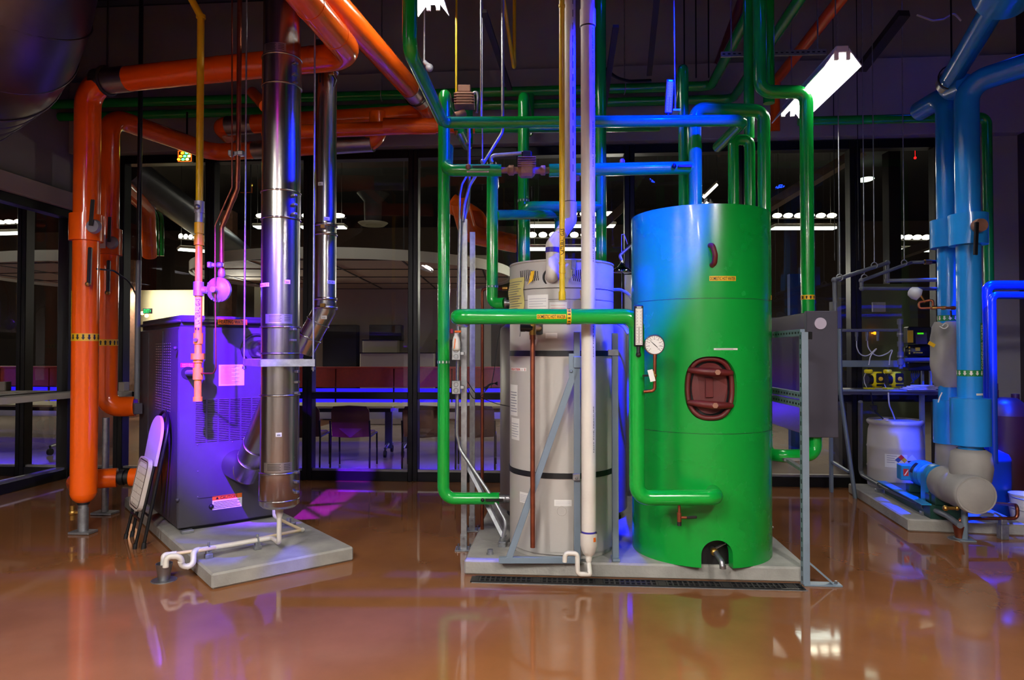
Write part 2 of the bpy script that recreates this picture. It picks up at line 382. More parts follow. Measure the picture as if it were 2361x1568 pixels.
# ---------------------------------------------------------------- fluorescent strip lights
M['tubehot'] = emit('fluorescent_tube_room', (255, 250, 243), 790)
M['tube'] = emit('fluorescent_tube', (255, 250, 238), 62)
def fluoro(x, ya, yb, z, label, cordz=ZC, drop=.02, tm='tube', ends=True):
    t = thing('strip_light', label, 'light', (x, (ya + yb) / 2, z), 'fluorescent strip lights under the ceiling')
    L = yb - ya; c = V((x, (ya + yb) / 2, z))
    MB().box(c + V((0, 0, .06)), (.09, L, .05), bev=.006).build('housing', M['reflector'], t)
    r = MB()
    for s in (-1, 1):
        r.prism([c + V((s * .045, -L / 2, .05)), c + V((s * .13, -L / 2, -drop)), c + V((s * .135, -L / 2, -drop + .005)), c + V((s * .047, -L / 2, .062))], V((0, L, 0)))
    if ends:
        for q in (-1, 1): r.prism([c + V((-.13, q * (L / 2 + .004), -drop)), c + V((-.045, q * (L / 2 + .004), .06)), c + V((.045, q * (L / 2 + .004), .06)), c + V((.13, q * (L / 2 + .004), -drop))], V((0, .004, 0)))
    r.build('reflector', M['reflector'], t)
    for s in (-1, 1): MB().cyl(c + V((s * .04, -L / 2 + .02, 0)), c + V((s * .04, L / 2 - .02, 0)), .013, seg=8).build('tube', M[tm], t)
    for s in (-1, 1):
        for q in (-1, 1): MB().box(c + V((s * .04, q * (L / 2 - .012), .015)), (.03, .02, .06)).build('lamp_holder', M['white'], t)
    h = MB()
    for q in (-1, 1): h.cyl(c + V((0, q * L * .4, .08)), V((x, c.y + q * L * .4, cordz)), .004, seg=6)
    h.build('hanger', M['steel'], t)
    return t
a1 = FL(1815, 266, 3.6); a2 = FL(1000, 22, 4.35)
fluoro(a1.x, a1.y - 1.2, a1.y, 3.6, 'lit strip light hanging above the grey plate heat exchanger', drop=.07, ends=False)
fluoro(a2.x, a2.y - 1.25, a2.y, 4.35, 'lit strip light beside the sloping orange pipes at the top of the photo', drop=.06, ends=False)
for x, y in [(-3.0, .2), (a2.x, -.4), (2.1, .1), (a2.x + .6, -2.2)]:
    fluoro(x, y, y + 1.25, 3.4, 'strip light hanging behind the place of the camera', drop=.05, tm='tubehot')
M['tube'].node_tree.nodes['Emission'].inputs[1].default_value = 75
# ---------------------------------------------------------------- coloured wash lights
def par(name, loc, aim, dots, label, r=.095):
    loc = V(loc); d = (V(aim) - loc).normalized(); t = thing('wash_light', label, 'light', loc, 'coloured wash lights'); x, y = frame(d)
    MB().lathe([(.03, -.16), (r * .8, -.15), (r, -.1), (r, -.1), (r, .06), (r, .06), (r * .93, .06), (r * .93, .06), (r * .93, .03)], loc, d, 24).build('can', M['blackmetal'], t)
    for k, (m, off) in enumerate(dots):
        g = MB(); g.m = 0
        for q in range(12):
            rr = r * (.3 if q < 4 else .72); an = q * 2.4 + off
            if (q + k) % len(dots): continue
            g.cyl(loc + d * .03 + x * rr * cos(an) + y * rr * sin(an), loc + d * .045 + x * rr * cos(an) + y * rr * sin(an), .017, seg=10)
        g.build('led_cluster', m, t)
    MB().bar(loc + x * (r + .015) + UP * .02, loc + UP * .22, .03, .006).bar(loc - x * (r + .015) + UP * .02, loc + UP * .22, .03, .006).build('yoke', M['blackmetal'], t)
    MB().cyl(loc + UP * .22, at(loc, ZC), .012, seg=8).build('hanger', M['blackmetal'], t)
    return t
LP = G(-1.85, 2.3, 3.75); AP = G(-2.17, 5.57, 1.24)
def wash(nm, loc, aim, dots, label, c, e, ang, blend):
    par('wash', loc, aim, dots, label); spot(nm, loc + (aim - loc).normalized() * .09, aim, c, e, ang, blend, .05)
def dots(nm, c, s=40): return [(emit(nm, c, s), 0)]
wash('violet_beam', LP, AP, [(emit('violet_led', (150, 40, 255), 60), 0), (emit('pink_led', (255, 40, 160), 60), 0)], 'violet wash light aimed at the boiler front', (.13, .002, 1.0), 16000, 25, .75)
BL = (.0, .003, 1.0)
wash('blue_beam', G(.75, 3.6, 3.9), G(.95, 4.6, 2.55), dots('blue_led', (20, 50, 255)), 'blue wash light aimed at the upper left of the green tank', BL, 9000, 30, .45)
wash('blue_beam_pipes', G(1.5, 3.2, 3.95), G(1.08, 5.0, 2.95), dots('blue_led_pipes', (20, 50, 255)), 'blue wash light aimed at the level pipes left of the tank riser', BL, 4200, 31, .5)
wash('blue_beam_high', G(1.85, 4.5, 4.3), G(.5, 4.6, 2.95), dots('blue_led_high', (20, 50, 255)), 'blue wash light aimed at the overhead pipes beside the wide white vent', BL, 2000, 54, .5)
wash('blue_beam_rear', G(.84, 5.45, 4.8), G(.83, 4.85, .1), dots('blue_led_rear', (20, 50, 255)), 'blue wash light farther back, pointing straight down between heater and tank', BL, 1000, 17, .5)
wash('blue_beam_right', G(4.6, 6.5, 5.25), G(4.35, 5.95, 0), dots('blue_led_right', (20, 60, 255)), 'blue wash light high above the blue expansion tank', (.0, .04, 1.0), 6000, 25, .5)
wash('blue_beam_corner', G(3.95, 3.7, 4.3), G(4.3, 6.0, 1.85), dots('blue_led_corner', (20, 60, 255)), 'blue wash light in the right corner aimed at the pair of brilliant blue pipes', (.0, .03, 1.0), 2600, 20, .5)
LA = C(426, 360, 7.45)
t = thing('led_fixture', 'small glowing amber and green LED fixture near the left window head', 'light', LA)
MB().box(LA + V((0, .03, 0)), (.15, .05, .115), bev=.004).build('housing', M['blackmetal'], t)
for q, (c_, nm) in enumerate([((255, 120, 20), 'amber'), ((60, 255, 90), 'green'), ((255, 235, 90), 'yellow')]):
    g = MB()
    for k in range(9):
        if k % 3 == q: g.ball(LA + V((-.048 + .048 * (k % 3) + .02 * (k // 3 - 1), 0, -.034 + .034 * (k // 3))), (.02, .01, .014), seg=8)
    g.build('led', emit(nm + '_led', c_, 9), t)
f = MB()
for s in (-1, 1): f.box(LA + V((s * .074, 0, 0)), (.006, .01, .12)).box(LA + V((0, 0, s * .057)), (.15, .01, .006))
f.build('bezel', emit('bezel_glow', (255, 110, 30), 1.2), t)
MB().cyl(LA + V((0, .04, .05)), LA + V((0, .04, .5)), .01).build('hanger', M['blackmetal'], t)
# ================================================================ LEFT: boiler, stack, orange pipes
NV = -FW                                       # towards the camera
uB, vB = G(.778, .628, 0), G(-.628, .778, 0); nB = -vB
OA = G(-1.893, 4.33, 0); OB = G(-2.584, 5.30, 0)
PAD = .1
def PA(u, v, z): return OA + uB * u + vB * v + UP * z
def BO(u, v, z): return OB + uB * u + vB * v + UP * z
def BF(px, py, l=0): return RP(px, py, OB, nB) + nB * l      # on the boiler front
axB = (uB, vB, UP)
pad = MB().box(PA(.485, 1.475, .05), (.97, 2.95, .1), axB, .012)
pad.build('housekeeping_pad', M['concrete'], label='long concrete pad under the violet-lit boiler', cat='concrete pad')
# boiler
bw, bd, z0, z1 = .80, 1.5, .13, 1.70
t = thing('boiler', 'tall grey boiler cabinet with its front lit violet', 'boiler', BO(bw / 2, bd / 2, PAD))
MB().box(BO(bw / 2, bd / 2, (z0 + z1) / 2), (bw, bd, z1 - z0), axB, .008).build('cabinet', M['boiler'], t)
MB().box(BO(bw / 2, bd / 2, PAD + .017), (bw - .1, bd - .1, .03), axB).build('base', M['black'], t)
MB().box(BO(bw / 2, bd / 2, z1 + .045), (bw + .03, bd + .02, .09), axB, .035, 4).build('hood', M['boilertop'], t)
g = MB(); g.m = 0
lu0, lu1, lz0, lz1 = BF(449, 970), BF(600, 970), 0, 0
ua = (BF(449, 970) - OB).dot(uB); ub = min((BF(604, 970) - OB).dot(uB), bw - .03); za = BF(520, 1016).z; zb = BF(520, 918).z
nc = 6; cw = (ub - ua) / nc
for c in range(nc):
    for k in range(24):
        z = za + (zb - za) * (k + .5) / 24; u = ua + cw * (c + .5)
        e = BO(u, 0, z); h = (zb - za) / 24
        g.prism([e - uB * cw * .42 + UP * h * .4 + nB * .001, e - uB * cw * .42 + UP * -h * .1 + nB * .0075, e - uB * cw * .42 - UP * h * .4 + nB * .001], uB * cw * .84)
g.build('louver_panel', M['boiler'], t)
# side grille of fine slots (left face)
g = MB()
for k in range(26):
    for c in range(8): g.box(BO(-.002, .3 + c * .07, 1.02 + k * .022), (.004, .052, .007), axB)
for o_ in (g,): o_.build('side_grille', M['alu'], t, kind='stuff')
g = MB()
for v in (.02, .55, 1.1): g.box(BO(-.002, v, (z0 + z1) / 2), (.004, .006, z1 - z0 - .05), axB)
g.build('side_seam', M['boilertop'], t)
g = MB(); fl = s_flat(BO(0, 0, 0) + nB * .0, uB, UP)
def fuv(px, py): q = BF(px, py) - OB; return q.dot(uB), q.z
u_, v_ = fuv(534, 865); g.patch(fl, u_ - .1, u_ + .1, v_ - .085, v_ + .085, 1, 1); g.m = 1
for k in range(14): g.patch(fl, u_ - .085, u_ + .06 - .03 * (k % 3), v_ + .07 - k * .0105, v_ + .074 - k * .0105, 1, 1, .003)
g.build('instruction_plate', [M['white'], M['purplegrey']], t)
g = MB(); u_, v_ = fuv(524, 1156); g.patch(fl, u_ - .115, u_ + .115, v_ - .055, v_ + .02, 1, 1); g.m = 1; g.patch(fl, u_ - .115, u_ + .115, v_ + .02, v_ + .055, 1, 1); g.m = 2
g.text('CAUTION', fl, u_ + .01, v_ + .037, .13, .022)
g.poly2([(u_ - .09, v_ + .027), (u_ - .066, v_ + .027), (u_ - .078, v_ + .049)], fl)
for k in range(5): g.patch(fl, u_ - .105, u_ + .1 - .02 * (k % 2), v_ - .045 + k * .012, v_ - .041 + k * .012, 1, 1, .003)
g.build('caution_label', [M['white'], M['orangelab'], M['ink']], t)
fh = s_flat(BO(0, 0, 0) + nB * .017, uB, UP)
g = MB(); u_ = fuv(535, 732)[0] ; v_ = z1 + .045; g.patch(fh, u_ - .115, u_ + .115, v_ - .022, v_ + .022, 1, 1); g.m = 1; g.text('HEATING WATER', fh, u_, v_, .21, .03)
g.build('pipe_label', [M['orangelab'], M['ink']], t)
g = MB(); u_, v_ = fuv(433, 842); g.patch(fl, u_ - .052, u_ + .052, v_ - .016, v_ + .016, 1, 1); g.m = 1; g.text('NATURAL', fl, u_, v_ + .007, .08, .009).text('NATURAL', fl, u_, v_ - .007, .08, .009)
g.build('gas_label', [M['redink'], M['white']], t)
pg = BF(433, 860); MB().lathe([(.05, .001), (.05, .006), (.05, .006), (.0, .006)], pg, nB, 24).build('gas_port', M['black'], t)
pp = BF(592, 805); MB().tube([pp + (uB * cos(q) + UP * sin(q)) * .12 + nB * .004 for q in [k * pi / 12 for k in range(24)]], .012, 8, closed=True).build('flue_collar', M['black'], t)
for px, py in ((404, 803), (409, 1153)): MB().ball(BF(px, py), .016, seg=10).build('knob', M['boilertop'], t)
g = MB()
for px, py in ((455, 1026), (456, 1087), (456, 1146), (536, 1019)): g.ball(BF(px, py), .006, seg=8)
g.build('screw', M['steel'], t)
g = MB(); u0, v0 = fuv(456, 1150); u1_, v1_ = fuv(545, 1140); g.bar(BO(u0, 0, v0) + nB * .001, BO(u0 + .3, 0, v0) + nB * .001, .003, .003); g.ball(BF(487, 1168) , (.02, .02, .02), seg=10)
g.build('access_seam', M['black'], t)
# condensate trap boxes at the boiler foot
MB().box(BO(.06, -.03, PAD + .012), (.09, .06, .024), axB, .004).build('anchor_bracket', M['galv'], label='small galvanised anchor bracket at the front left foot of the boiler', cat='bracket')

# ---- orange riser in front, with its overhead run
def band(o, ax, n, r, t_, w_, mats, arrows=0, up=True, span=2 * pi, name='flow_arrow_band'):
    """tape round a pipe with arrows"""
    g = MB(); f = s_ring(o, ax, n, r); g.patch(f, -pi * r * .98, pi * r * .98, -w_ / 2, w_ / 2, 32, 1, .0012); g.m = 1
    k = arrows; st = 2 * pi * r / k; a = w_ * .36 * (1 if up else -1)
    for i in range(k):
        u = -pi * r + st * (i + .5); q = min(st * .34, w_ * .3)
        g.poly2([(u - q * .5, -a), (u + q * .5, -a), (u + q * .5, a * .1), (u - q * .5, a * .1)], f, .0025).poly2([(u - q, a * .1), (u + q, a * .1), (u, a)], f, .0025)
    return g.build(name, mats, t_)
YI = [M['labely'], M['ink']]
rA = C(194, 1000, 5.68); RA = .1; zA = 3.755
pA = FL(812, 128, zA); pA2 = FL(700, -6, zA); pA3 = pA2 + (pA2 - pA) * 1.2
o1 = MB().tube([at(rA, .33), at(rA, zA), pA, pA3], RA, 24, bend=.2, n=8).ball(at(rA, .345), (RA, RA, .1), seg=24).build('heating_water_pipe', M['orange'], label='front orange riser that turns at the top and runs overhead towards the viewer', cat='pipe')
d = (pA - at(rA, zA)).normalized()
for px in (222,): pass
s0 = FL(226, 190, zA); s1 = FL(300, 183, zA); q = at(rA, zA)
MB().cyl(q + d * (s0 - q).dot(d), q + d * (s1 - q).dot(d), RA + .003, seg=28).build('metal_jacket', M['alu'], o1, 'bare aluminium band on the orange pipe')
k0 = q + d * ((s0 - q).dot(d) + .1); MB().tube([k0 + (UP * cos(a) + d.cross(UP) * sin(a)) * (RA + .012) for a in [k * pi / 10 for k in range(20)]], .014, 6, closed=True).tube([k0 + UP * .11, k0 + UP * 1.3], .008, 6).build('clevis_hanger', M['beam'], o1)
for px in (360, 505, 745):
    s_ = FL(px, 160, zA); MB().cyl(q + d * (s_ - q).dot(d), q + d * ((s_ - q).dot(d) + .02), RA + .0015, seg=28).build('jacket_seam', M['orange'], o1)
da = (pA3 - pA).normalized()
for k in (.32, .75): MB().cyl(pA + da * k, pA + da * (k + .02), RA + .003, seg=28).build('jacket_seam', M['orange'], o1)
zs = lambda py, Y: 1.5 - (py - 812) / F * Y
zv0, zv1 = zs(556, 5.68), zs(495, 5.68)
MB().lathe([(RA, zv0 - .002), (.127, zv0), (.127, zv0), (.127, zv1), (.127, zv1), (RA, zv1 + .004)], at(rA, 0), UP, 28).build('valve_box', M['orange'], o1)
hv = C(209, 520, 5.5); v1 = MB().lathe([(.0, 0), (.06, 0), (.06, 0), (.05, .03), (.05, .03), (.0, .03)], hv + FW * .05, NV, 18).build('valve_gear', M['purplegrey'], o1)
MB().bar(hv + NV * .0, C(214, 460, 5.5), .032, .012, RT, .003).build('valve_lever', M['black'], v1)
tm = C(208, 570, 5.55); MB().bar(tm, C(205, 655, 5.55), .03, .03, RT, .008).build('thermometer', M['blackplastic'], o1)
MB().ball(C(203, 655, 5.55), .022, seg=10).build('thermowell', M['brass'], o1)
t = o1
band(at(rA, zs(778, 5.68)), UP, NV, RA, o1, .062, YI, 15, False)
fs_ = s_ring(at(rA, 0), UP, (NV * .55 - RT * .84).normalized(), RA); g = MB(); zc_ = zs(722, 5.68); g.patch(fs_, -.03, .03, zc_ - .18, zc_ + .18, 4, 1); g.m = 1
g.text('HEATING WATER', lambda u, v, l=0: fs_(-v, u + zc_, l), 0, 0, .34, .04); g.build('pipe_label', YI, o1)
# foot of the riser: drain, post and branch to the boiler
zb = zs(1116, 5.8)
MB().tube([at(rA, .32), at(rA, .2)], .035, 12).tube([at(rA, .21), at(rA, .02)], .04, 16).box(at(rA, .012), (.18, .12, .02), bev=.003).build('support_post', M['galv'], o1)
MB().lathe([(.05, .3), (.045, .24), (.045, .24), (.0, .24)], at(rA, 0), UP, 16).build('drain_boss', M['black'], o1)
dv = at(rA, .17) - RT * .09
MB().cyl(dv + UP * .06, dv - UP * .06, .02).cyl(dv, dv + RT * .08, .014).ball(dv, .03, seg=10).build('drain_valve', M['brass'], o1)
bl = C(172, 1120, 6.0); br = C(318, 1110, 6.15)
MB().tube([at(rA, zb), at(bl, zb), at(C(270, 1112, 6.12), zb)], RA * .86, 20, bend=.13, n=8).build('branch_pipe', M['orange'], o1)
cpl = at(C(270, 1112, 6.12), zb); cpr = at(br, zb); dd = (cpr - cpl).normalized()
MB().cyl(cpl, cpr, .045).cyl(cpl + dd * .02, cpl + dd * .06, .07, seg=8).cyl(cpl + dd * .07, cpl + dd * .1, .06, seg=12).build('union_fitting', M['black'], o1)
MB().cyl(cpl + dd * .11, cpr + dd * .06, RA * .8).build('branch_jacket', M['orange'], o1)

# ---- orange riser behind
rB = C(246, 800, 6.36); RB = .093; zbb = zs(938, 6.36); zBt = 3.71
e1 = C(312, 938, 6.42); e1.z = zbb
w1 = FL(492, 352, zBt); w2 = FL(872, 328, zBt); w3 = at(w2, 4.02)
o2 = MB().tube([e1, at(rB, zbb), at(rB, zBt), w1, w2, w3], RB, 24, bend=.17, n=8).build('heating_water_pipe', M['orange'], label='rear orange riser that bends into the boiler side at its foot', cat='pipe')
t = o2
zv0, zv1 = zs(588, 6.36), zs(528, 6.36)
MB().lathe([(RB, zv0 - .002), (.12, zv0), (.12, zv0), (.12, zv1), (.12, zv1), (RB, zv1 + .004)], at(rB, 0), UP, 28).build('valve_box', M['orange'], o2)
hv = C(251, 558, 6.2); v2 = MB().lathe([(.0, 0), (.06, 0), (.06, 0), (.05, .03), (.05, .03), (.0, .03)], hv + FW * .05, NV, 18).build('valve_gear', M['purplegrey'], o2)
MB().bar(hv, C(253, 500, 6.2), .03, .012, RT, .003).build('valve_lever', M['black'], v2)
MB().box(C(236, 557, 6.2), (.06, .004, .12)).build('hanging_tag', M['white'], v2)
MB().bar(C(251, 600, 6.22), C(249, 675, 6.22), .03, .03, RT, .008).build('thermometer', M['blackplastic'], o2)
MB().ball(C(248, 675, 6.22), .022, seg=10).build('thermowell', M['brass'], o2)
band(at(rB, zs(790, 6.36)), UP, NV, RB, o2, .06, YI, 15, True)
MB().tube([at(rB, zbb - .1), at(rB, .02)], .03, 16).box(at(rB, .012), (.2, .13, .02), bev=.003).build('support_post', M['galv'], o2)
dd = (w2 - w1).normalized()
for a_, b_ in ((585, 640), (785, 862)):
    sa, sb = FL(a_, 345, zBt), FL(b_, 330, zBt); MB().cyl(w1 + dd * (sa - w1).dot(dd), w1 + dd * (sb - w1).dot(dd), RB + .003, seg=24).build('metal_jacket', M['alu'], o2, 'bare aluminium band on the orange pipe')
cb = MB().tube([C(222, 620, 5.66), C(262, 624, 6.1), C(300, 650, 6.4), C(318, 690, 6.42)], .008, 6, bend=.2)
cb.build('sensor_cable', M['black'], label='thin black cable looping from the orange risers to the boiler conduit', cat='cable')

# ---- second overhead pair
b0 = FL(738, -30, 4.01); b1 = FL(998, 262, 4.01); b2 = C(690, 292, 7.35); b3 = C(508, 325, 7.45)
bk = b0 + (b0 - b1) * .5; b2.z = b1.z - .02; b3.z = b1.z - .03; b4 = b3 + V((-.05, .28, 0))
o3 = MB().tube([bk, b1, b3, b4], .1, 24, bend=.15, n=8).build('heating_water_pipe', M['orange'], label='sloping orange overhead pipe with a bright top edge that ends near the green riser', cat='pipe')
db = (b1 - bk).normalized(); sa = FL(950, 200, 4.01); k_ = (sa - bk).dot(db); MB().cyl(bk + db * k_, bk + db * (k_ + .34), .103, seg=28).build('metal_jacket', M['alu'], o3, 'bare aluminium band on the orange pipe')
MB().tube([bk + db * (k_ + .2) + (UP * cos(a) + db.cross(UP) * sin(a)) * .112 for a in [k * pi / 10 for k in range(20)]], .006, 6, closed=True).build('strap', M['blackmetal'], o3)
d3 = (b3 - b1).normalized(); sb = C(585, 322, 7.4); kk = (sb - b1).dot(d3); MB().cyl(b1 + d3 * kk, b1 + d3 * (kk + .3), .103, seg=28).build('metal_jacket', M['alu'], o3, 'bare aluminium band on the orange pipe')
for q in (.35, .8): MB().cyl(b1 + d3 * q, b1 + d3 * (q + .02), .1015, seg=24).build('jacket_seam', M['orange'], o3)
c0 = C(1010, 291, 6.9); c1 = C(690, 304, 6.95); c2 = C(585, 215, 7.2)
o4 = MB().tube([c0 + V((.5, .05, .0)), c0, c1, C(610, 312, 7.0)], .07, 20, bend=.1).cyl(c0 - RT * .02, c0 - RT * .55, .082, seg=20).build('heating_water_pipe', M['orange'], label='thinner orange branch pipe under the sloping run, level and behind the small flue', cat='pipe')
MB().tube([C(583, 214, 6.4), C(612, 245, 6.0)], .055, 16).build('capped_stub_pipe', M['orange'], label='short capped orange stub beside the big steel flue near its top', cat='pipe')

# ---- big steel flue
rS = C(645, 1000, 4.8); RS = .131; zs0 = zs(1162, 4.8)
fl_ = thing('boiler_flue', 'large stainless boiler flue standing in front of the boiler', 'flue', at(rS, zs0))
t = fl_
z_ = zs(905, 4.8)
MB().cyl(at(rS, zs(1085, 4.8)), at(rS, z_), RS + .0, seg=36).build('tee_section', M['stain'], fl_)
MB().cyl(at(rS, z_), at(rS, zs(755, 4.8)), RS - .001, seg=36).build('flue_section', M['stain'], fl_)
MB().cyl(at(rS, zs(755, 4.8)), at(rS, zs(507, 4.8)), RS, seg=36).build('flue_section', M['stain'], fl_)
MB().cyl(at(rS, zs(507, 4.8)), at(rS, zs(445, 4.8)), RS + .003, seg=36).build('flue_coupling', M['stain'], fl_)
MB().cyl(at(rS, zs(445, 4.8)), at(rS, zs(200, 4.8)), RS, seg=36).build('flue_section', M['stain'], fl_)
MB().cyl(at(rS, zs(200, 4.8)), at(rS, zs(134, 4.8)), RS + .003, seg=36).build('flue_coupling', M['stain'], fl_)
MB().cyl(at(rS, zs(134, 4.8)), at(rS, ZC), RS - .004, seg=36).build('flue_section', M['stain'], fl_)
MB().lathe([(.0, zs(1168, 4.8)), (RS - .02, zs(1166, 4.8)), (RS + .006, zs(1158, 4.8)), (RS + .006, zs(1085, 4.8)), (RS + .006, zs(1085, 4.8)), (RS, zs(1085, 4.8))], at(rS, 0), UP, 36).build('drain_cap', M['stain'], fl_)
for py in (134, 200, 445, 507, 755, 815, 910, 1086, 1148):
    MB().lathe([(RS - .002, -.004), (RS + .006, -.006), (RS + .009, 0), (RS + .006, .006), (RS - .002, .004)], at(rS, zs(py, 4.8)), UP, 36).build('flue_band', M['stain'], fl_)
g = MB()
for py in (152, 177, 197, 455, 476, 497, 760, 785): 
    nn = (NV * .55 + RT * .84).normalized(); MB().box(at(rS, zs(py, 4.8)) + nn * (RS + .012), (.03, .03, .016), (nn, UP.cross(nn), UP), .003).build('band_clamp', M['steel'], fl_)
for py in (856, 880, 905, 1085, 1107, 1130): 
    nn = (NV * .35 + RT * .94).normalized(); MB().box(at(rS, zs(py, 4.8)) + nn * (RS + .014), (.03, .03, .018), (nn, UP.cross(nn), UP), .003).build('band_clamp', M['steel'], fl_)
def sring(px, py): # (u, v) on the flue for a pixel
    q = math.asin(max(-1, min(1, (px - 645) / 43.0))); return q * RS, zs(py, 4.8)
ff = s_ring(at(rS, 0), UP, NV, RS + .002)
def flabel(px, py, w_, h_, kind='plate'):
    u_, v_ = sring(px, py); g = MB(); g.patch(ff, u_ - w_ / 2, u_ + w_ / 2, v_ - h_ / 2, v_ + h_ / 2, 8, 1); g.m = 1
    if kind == 'bar':
        for k in range(9): g.patch(ff, u_ - w_ * .3 + k * w_ * .07, u_ - w_ * .3 + k * w_ * .07 + w_ * (.02 + .025 * (k % 2)), v_ - h_ * .3, v_ + h_ * .1, 1, 1, .003)
    else:
        for k in range(5): g.patch(ff, u_ - w_ * .35, u_ + w_ * (.1 - .03 * (k % 2)), v_ + h_ * (.32 - .15 * k), v_ + h_ * (.37 - .15 * k), 4, 1, .003)
        for k in range(4): g.patch(ff, u_ + w_ * .2, u_ + w_ * .42, v_ + h_ * (.28 - .17 * k), v_ + h_ * (.33 - .17 * k), 4, 1, .003)
    return g.build('data_plate' if kind == 'plate' else 'barcode_sticker', [M['alu'] if kind == 'plate' else M['white'], M['ink']], fl_)
flabel(655, 737, .19, .065); flabel(655, 1071, .2, .066); flabel(640, 122, .17, .065)
for px, py in ((672, 653), (657, 997)): flabel(px, py, .038, .028, 'bar')
g = MB(); u_, v_ = sring(614, 660); g.patch(ff, u_ - .07, u_ + .07, v_ - .013, v_ + .013, 8, 1); g.m = 1; g.text('EXHAUST', ff, u_ + .005, v_, .12, .017); g.build('flue_label', [M['white'], M['ink']], fl_)
# lateral inlet from the boiler front
fc = rS - nB * 0; zt = zs(1083, 5.3); pface = RP(545, 1083, OB, nB); pface = at(pface, zt)
kx = (at(rS, zt) - pface).length
pm = pface + nB * (kx * .30)
ptop = at(rS, zt + .62)
MB().tube([pface + nB * .003, pm], .118, 28).build('inlet_collar', M['stain'], fl_)
dl = (ptop - pm).normalized(); MB().tube([pface + nB * (kx * .12), pm, ptop], .114, 28).build('inlet_lateral', M['stain'], fl_)
for k in (.16, .34): MB().tube([pm + dl * k + (frame(dl)[0] * cos(a) + frame(dl)[1] * sin(a)) * .116 for a in [j * pi / 12 for j in range(24)]], .005, 6, closed=True).build('inlet_band', M['stain'], fl_)
# support frame round the flue on two threaded rods
zb_ = zs(836, 4.8); g = MB()
cA, cB = at(C(602, 838, 4.62), zb_), at(C(726, 838, 4.72), zb_)
sd = (cB - cA).normalized(); sn = UP.cross(sd)
g.bar(cA, cB, .012, .05, sn).bar(cA + UP * -.02, cB - UP * .02, .045, .008, sn)
cC = at(C(562, 834, 5.02), zb_); g.bar(cA, cC, .012, .05, UP.cross((cC - cA).normalized())).bar(cC, at(C(700, 834, 5.15), zb_), .012, .05)
br_ = g.build('support_bracket', M['galv'], label='galvanised angle bracket clamped round the large steel flue', cat='bracket')
for px, Y in ((563, 5.0), (722, 4.74)):
    p_ = at(C(px, 840, Y), 0); MB().cyl(at(p_, zb_ - .06), at(p_, ZC), .0065, seg=8).build('threaded_rod', M['galv'], br_)
    MB().lathe([(.014, -.01), (.014, .01), (.014, .01), (.0, .01)], at(p_, zb_ - .04), UP, 6).build('nut', M['steel'], br_)

# ---- smaller flue
rV = C(751, 500, 5.5); RV = .087; zt_ = zs(160, 5.5)
sf = thing('combustion_air_flue', 'slimmer steel flue to the right of the large one with a bent foot', 'flue', at(rV, 1.4))
zq = zs(712, 5.5); q1 = C(694, 815, 5.52); q0 = BF(592, 805)
MB().tube([q0 + nB * .004, q0 + nB * .2, q1], .075, 24, bend=.1).build('boiler_stub', M['stain'], sf)
el = (q1 - at(rV, zq)).normalized()
MB().tube([q1 - el * .02, at(rV, zq) + el * .015, at(rV, zq + .06)], RV + .002, 28, n=3).build('elbow', M['stain'], sf)
MB().cyl(at(rV, zq + .05), at(rV, zs(525, 5.5)), RV - .001, seg=32).build('flue_section', M['stain'], sf)
MB().cyl(at(rV, zs(525, 5.5)), at(rV, zt_), RV - .003, seg=32).build('flue_section', M['stain'], sf)
for py, r_ in ((520, .01), (541, .008), (690, .008), (710, .012), (160, .01)):
    MB().lathe([(RV - .003, -.012), (RV + r_ * .8, -.012), (RV + r_, 0), (RV + r_ * .8, .012), (RV - .003, .012)], at(rV, zs(py, 5.5)), UP, 32).build('flue_band', M['stain'], sf)
for k in (.12, .26): 
    cc = at(rV, zq) + el * k; x_, y_ = frame(el); MB().tube([cc + (x_ * cos(a) + y_ * sin(a)) * (RV + .004) for a in [j * pi / 12 for j in range(24)]], .008, 6, closed=True).build('flue_band', M['stain'], sf)
g = MB()
for py, s_ in ((527, .02), (706, .02), (177, .08)): MB().box(at(rV, zs(py, 5.5)) + NV * (RV + .02) + RT * (s_ - .01), (.04, .03, .03), (RT, FW, UP), .004).build('band_clamp', M['brass'], sf)
f2 = s_ring(at(rV, 0), UP, NV, RV)
for px, py in ((755, 733), (745, 428), (760, 508)):
    u_ = math.asin((px - 751) / 25) * RV; v_ = zs(py, 5.5); g = MB(); g.patch(f2, u_ - .022, u_ + .022, v_ - .014, v_ + .014, 4, 1); g.m = 1
    for k in range(6): g.patch(f2, u_ - .012 + k * .004, u_ - .0105 + k * .004, v_ - .008, v_ + .004, 1, 1, .003)
    g.build('barcode_sticker', [M['white'], M['ink']], sf)
g = MB(); u_ = .06; v_ = zs(652, 5.5); g.patch(f2, u_ - .02, u_ + .05, v_ - .013, v_ + .013, 6, 1); g.m = 1; g.text('BOIL', f2, u_ + .012, v_, .045, .016); g.build('flue_label', [M['white'], M['ink']], sf)
ac = C(748, 106, 5.4); g = MB().box(ac, (.15, .1, .085), (RT, FW, UP), .02); g.build('damper_actuator', M['panel'], sf)
MB().bar(C(757, 122, 5.42), C(764, 165, 5.45), .03, .02, RT).build('damper_arm', M['blackmetal'], sf)
MB().tube([C(738, 120, 5.38), C(738, 190, 5.38)], .006, 6).tube([C(762, 165, 5.4), C(775, 185, 5.4), C(770, 200, 5.4)], .008, 6).build('damper_cable', M['black'], sf)

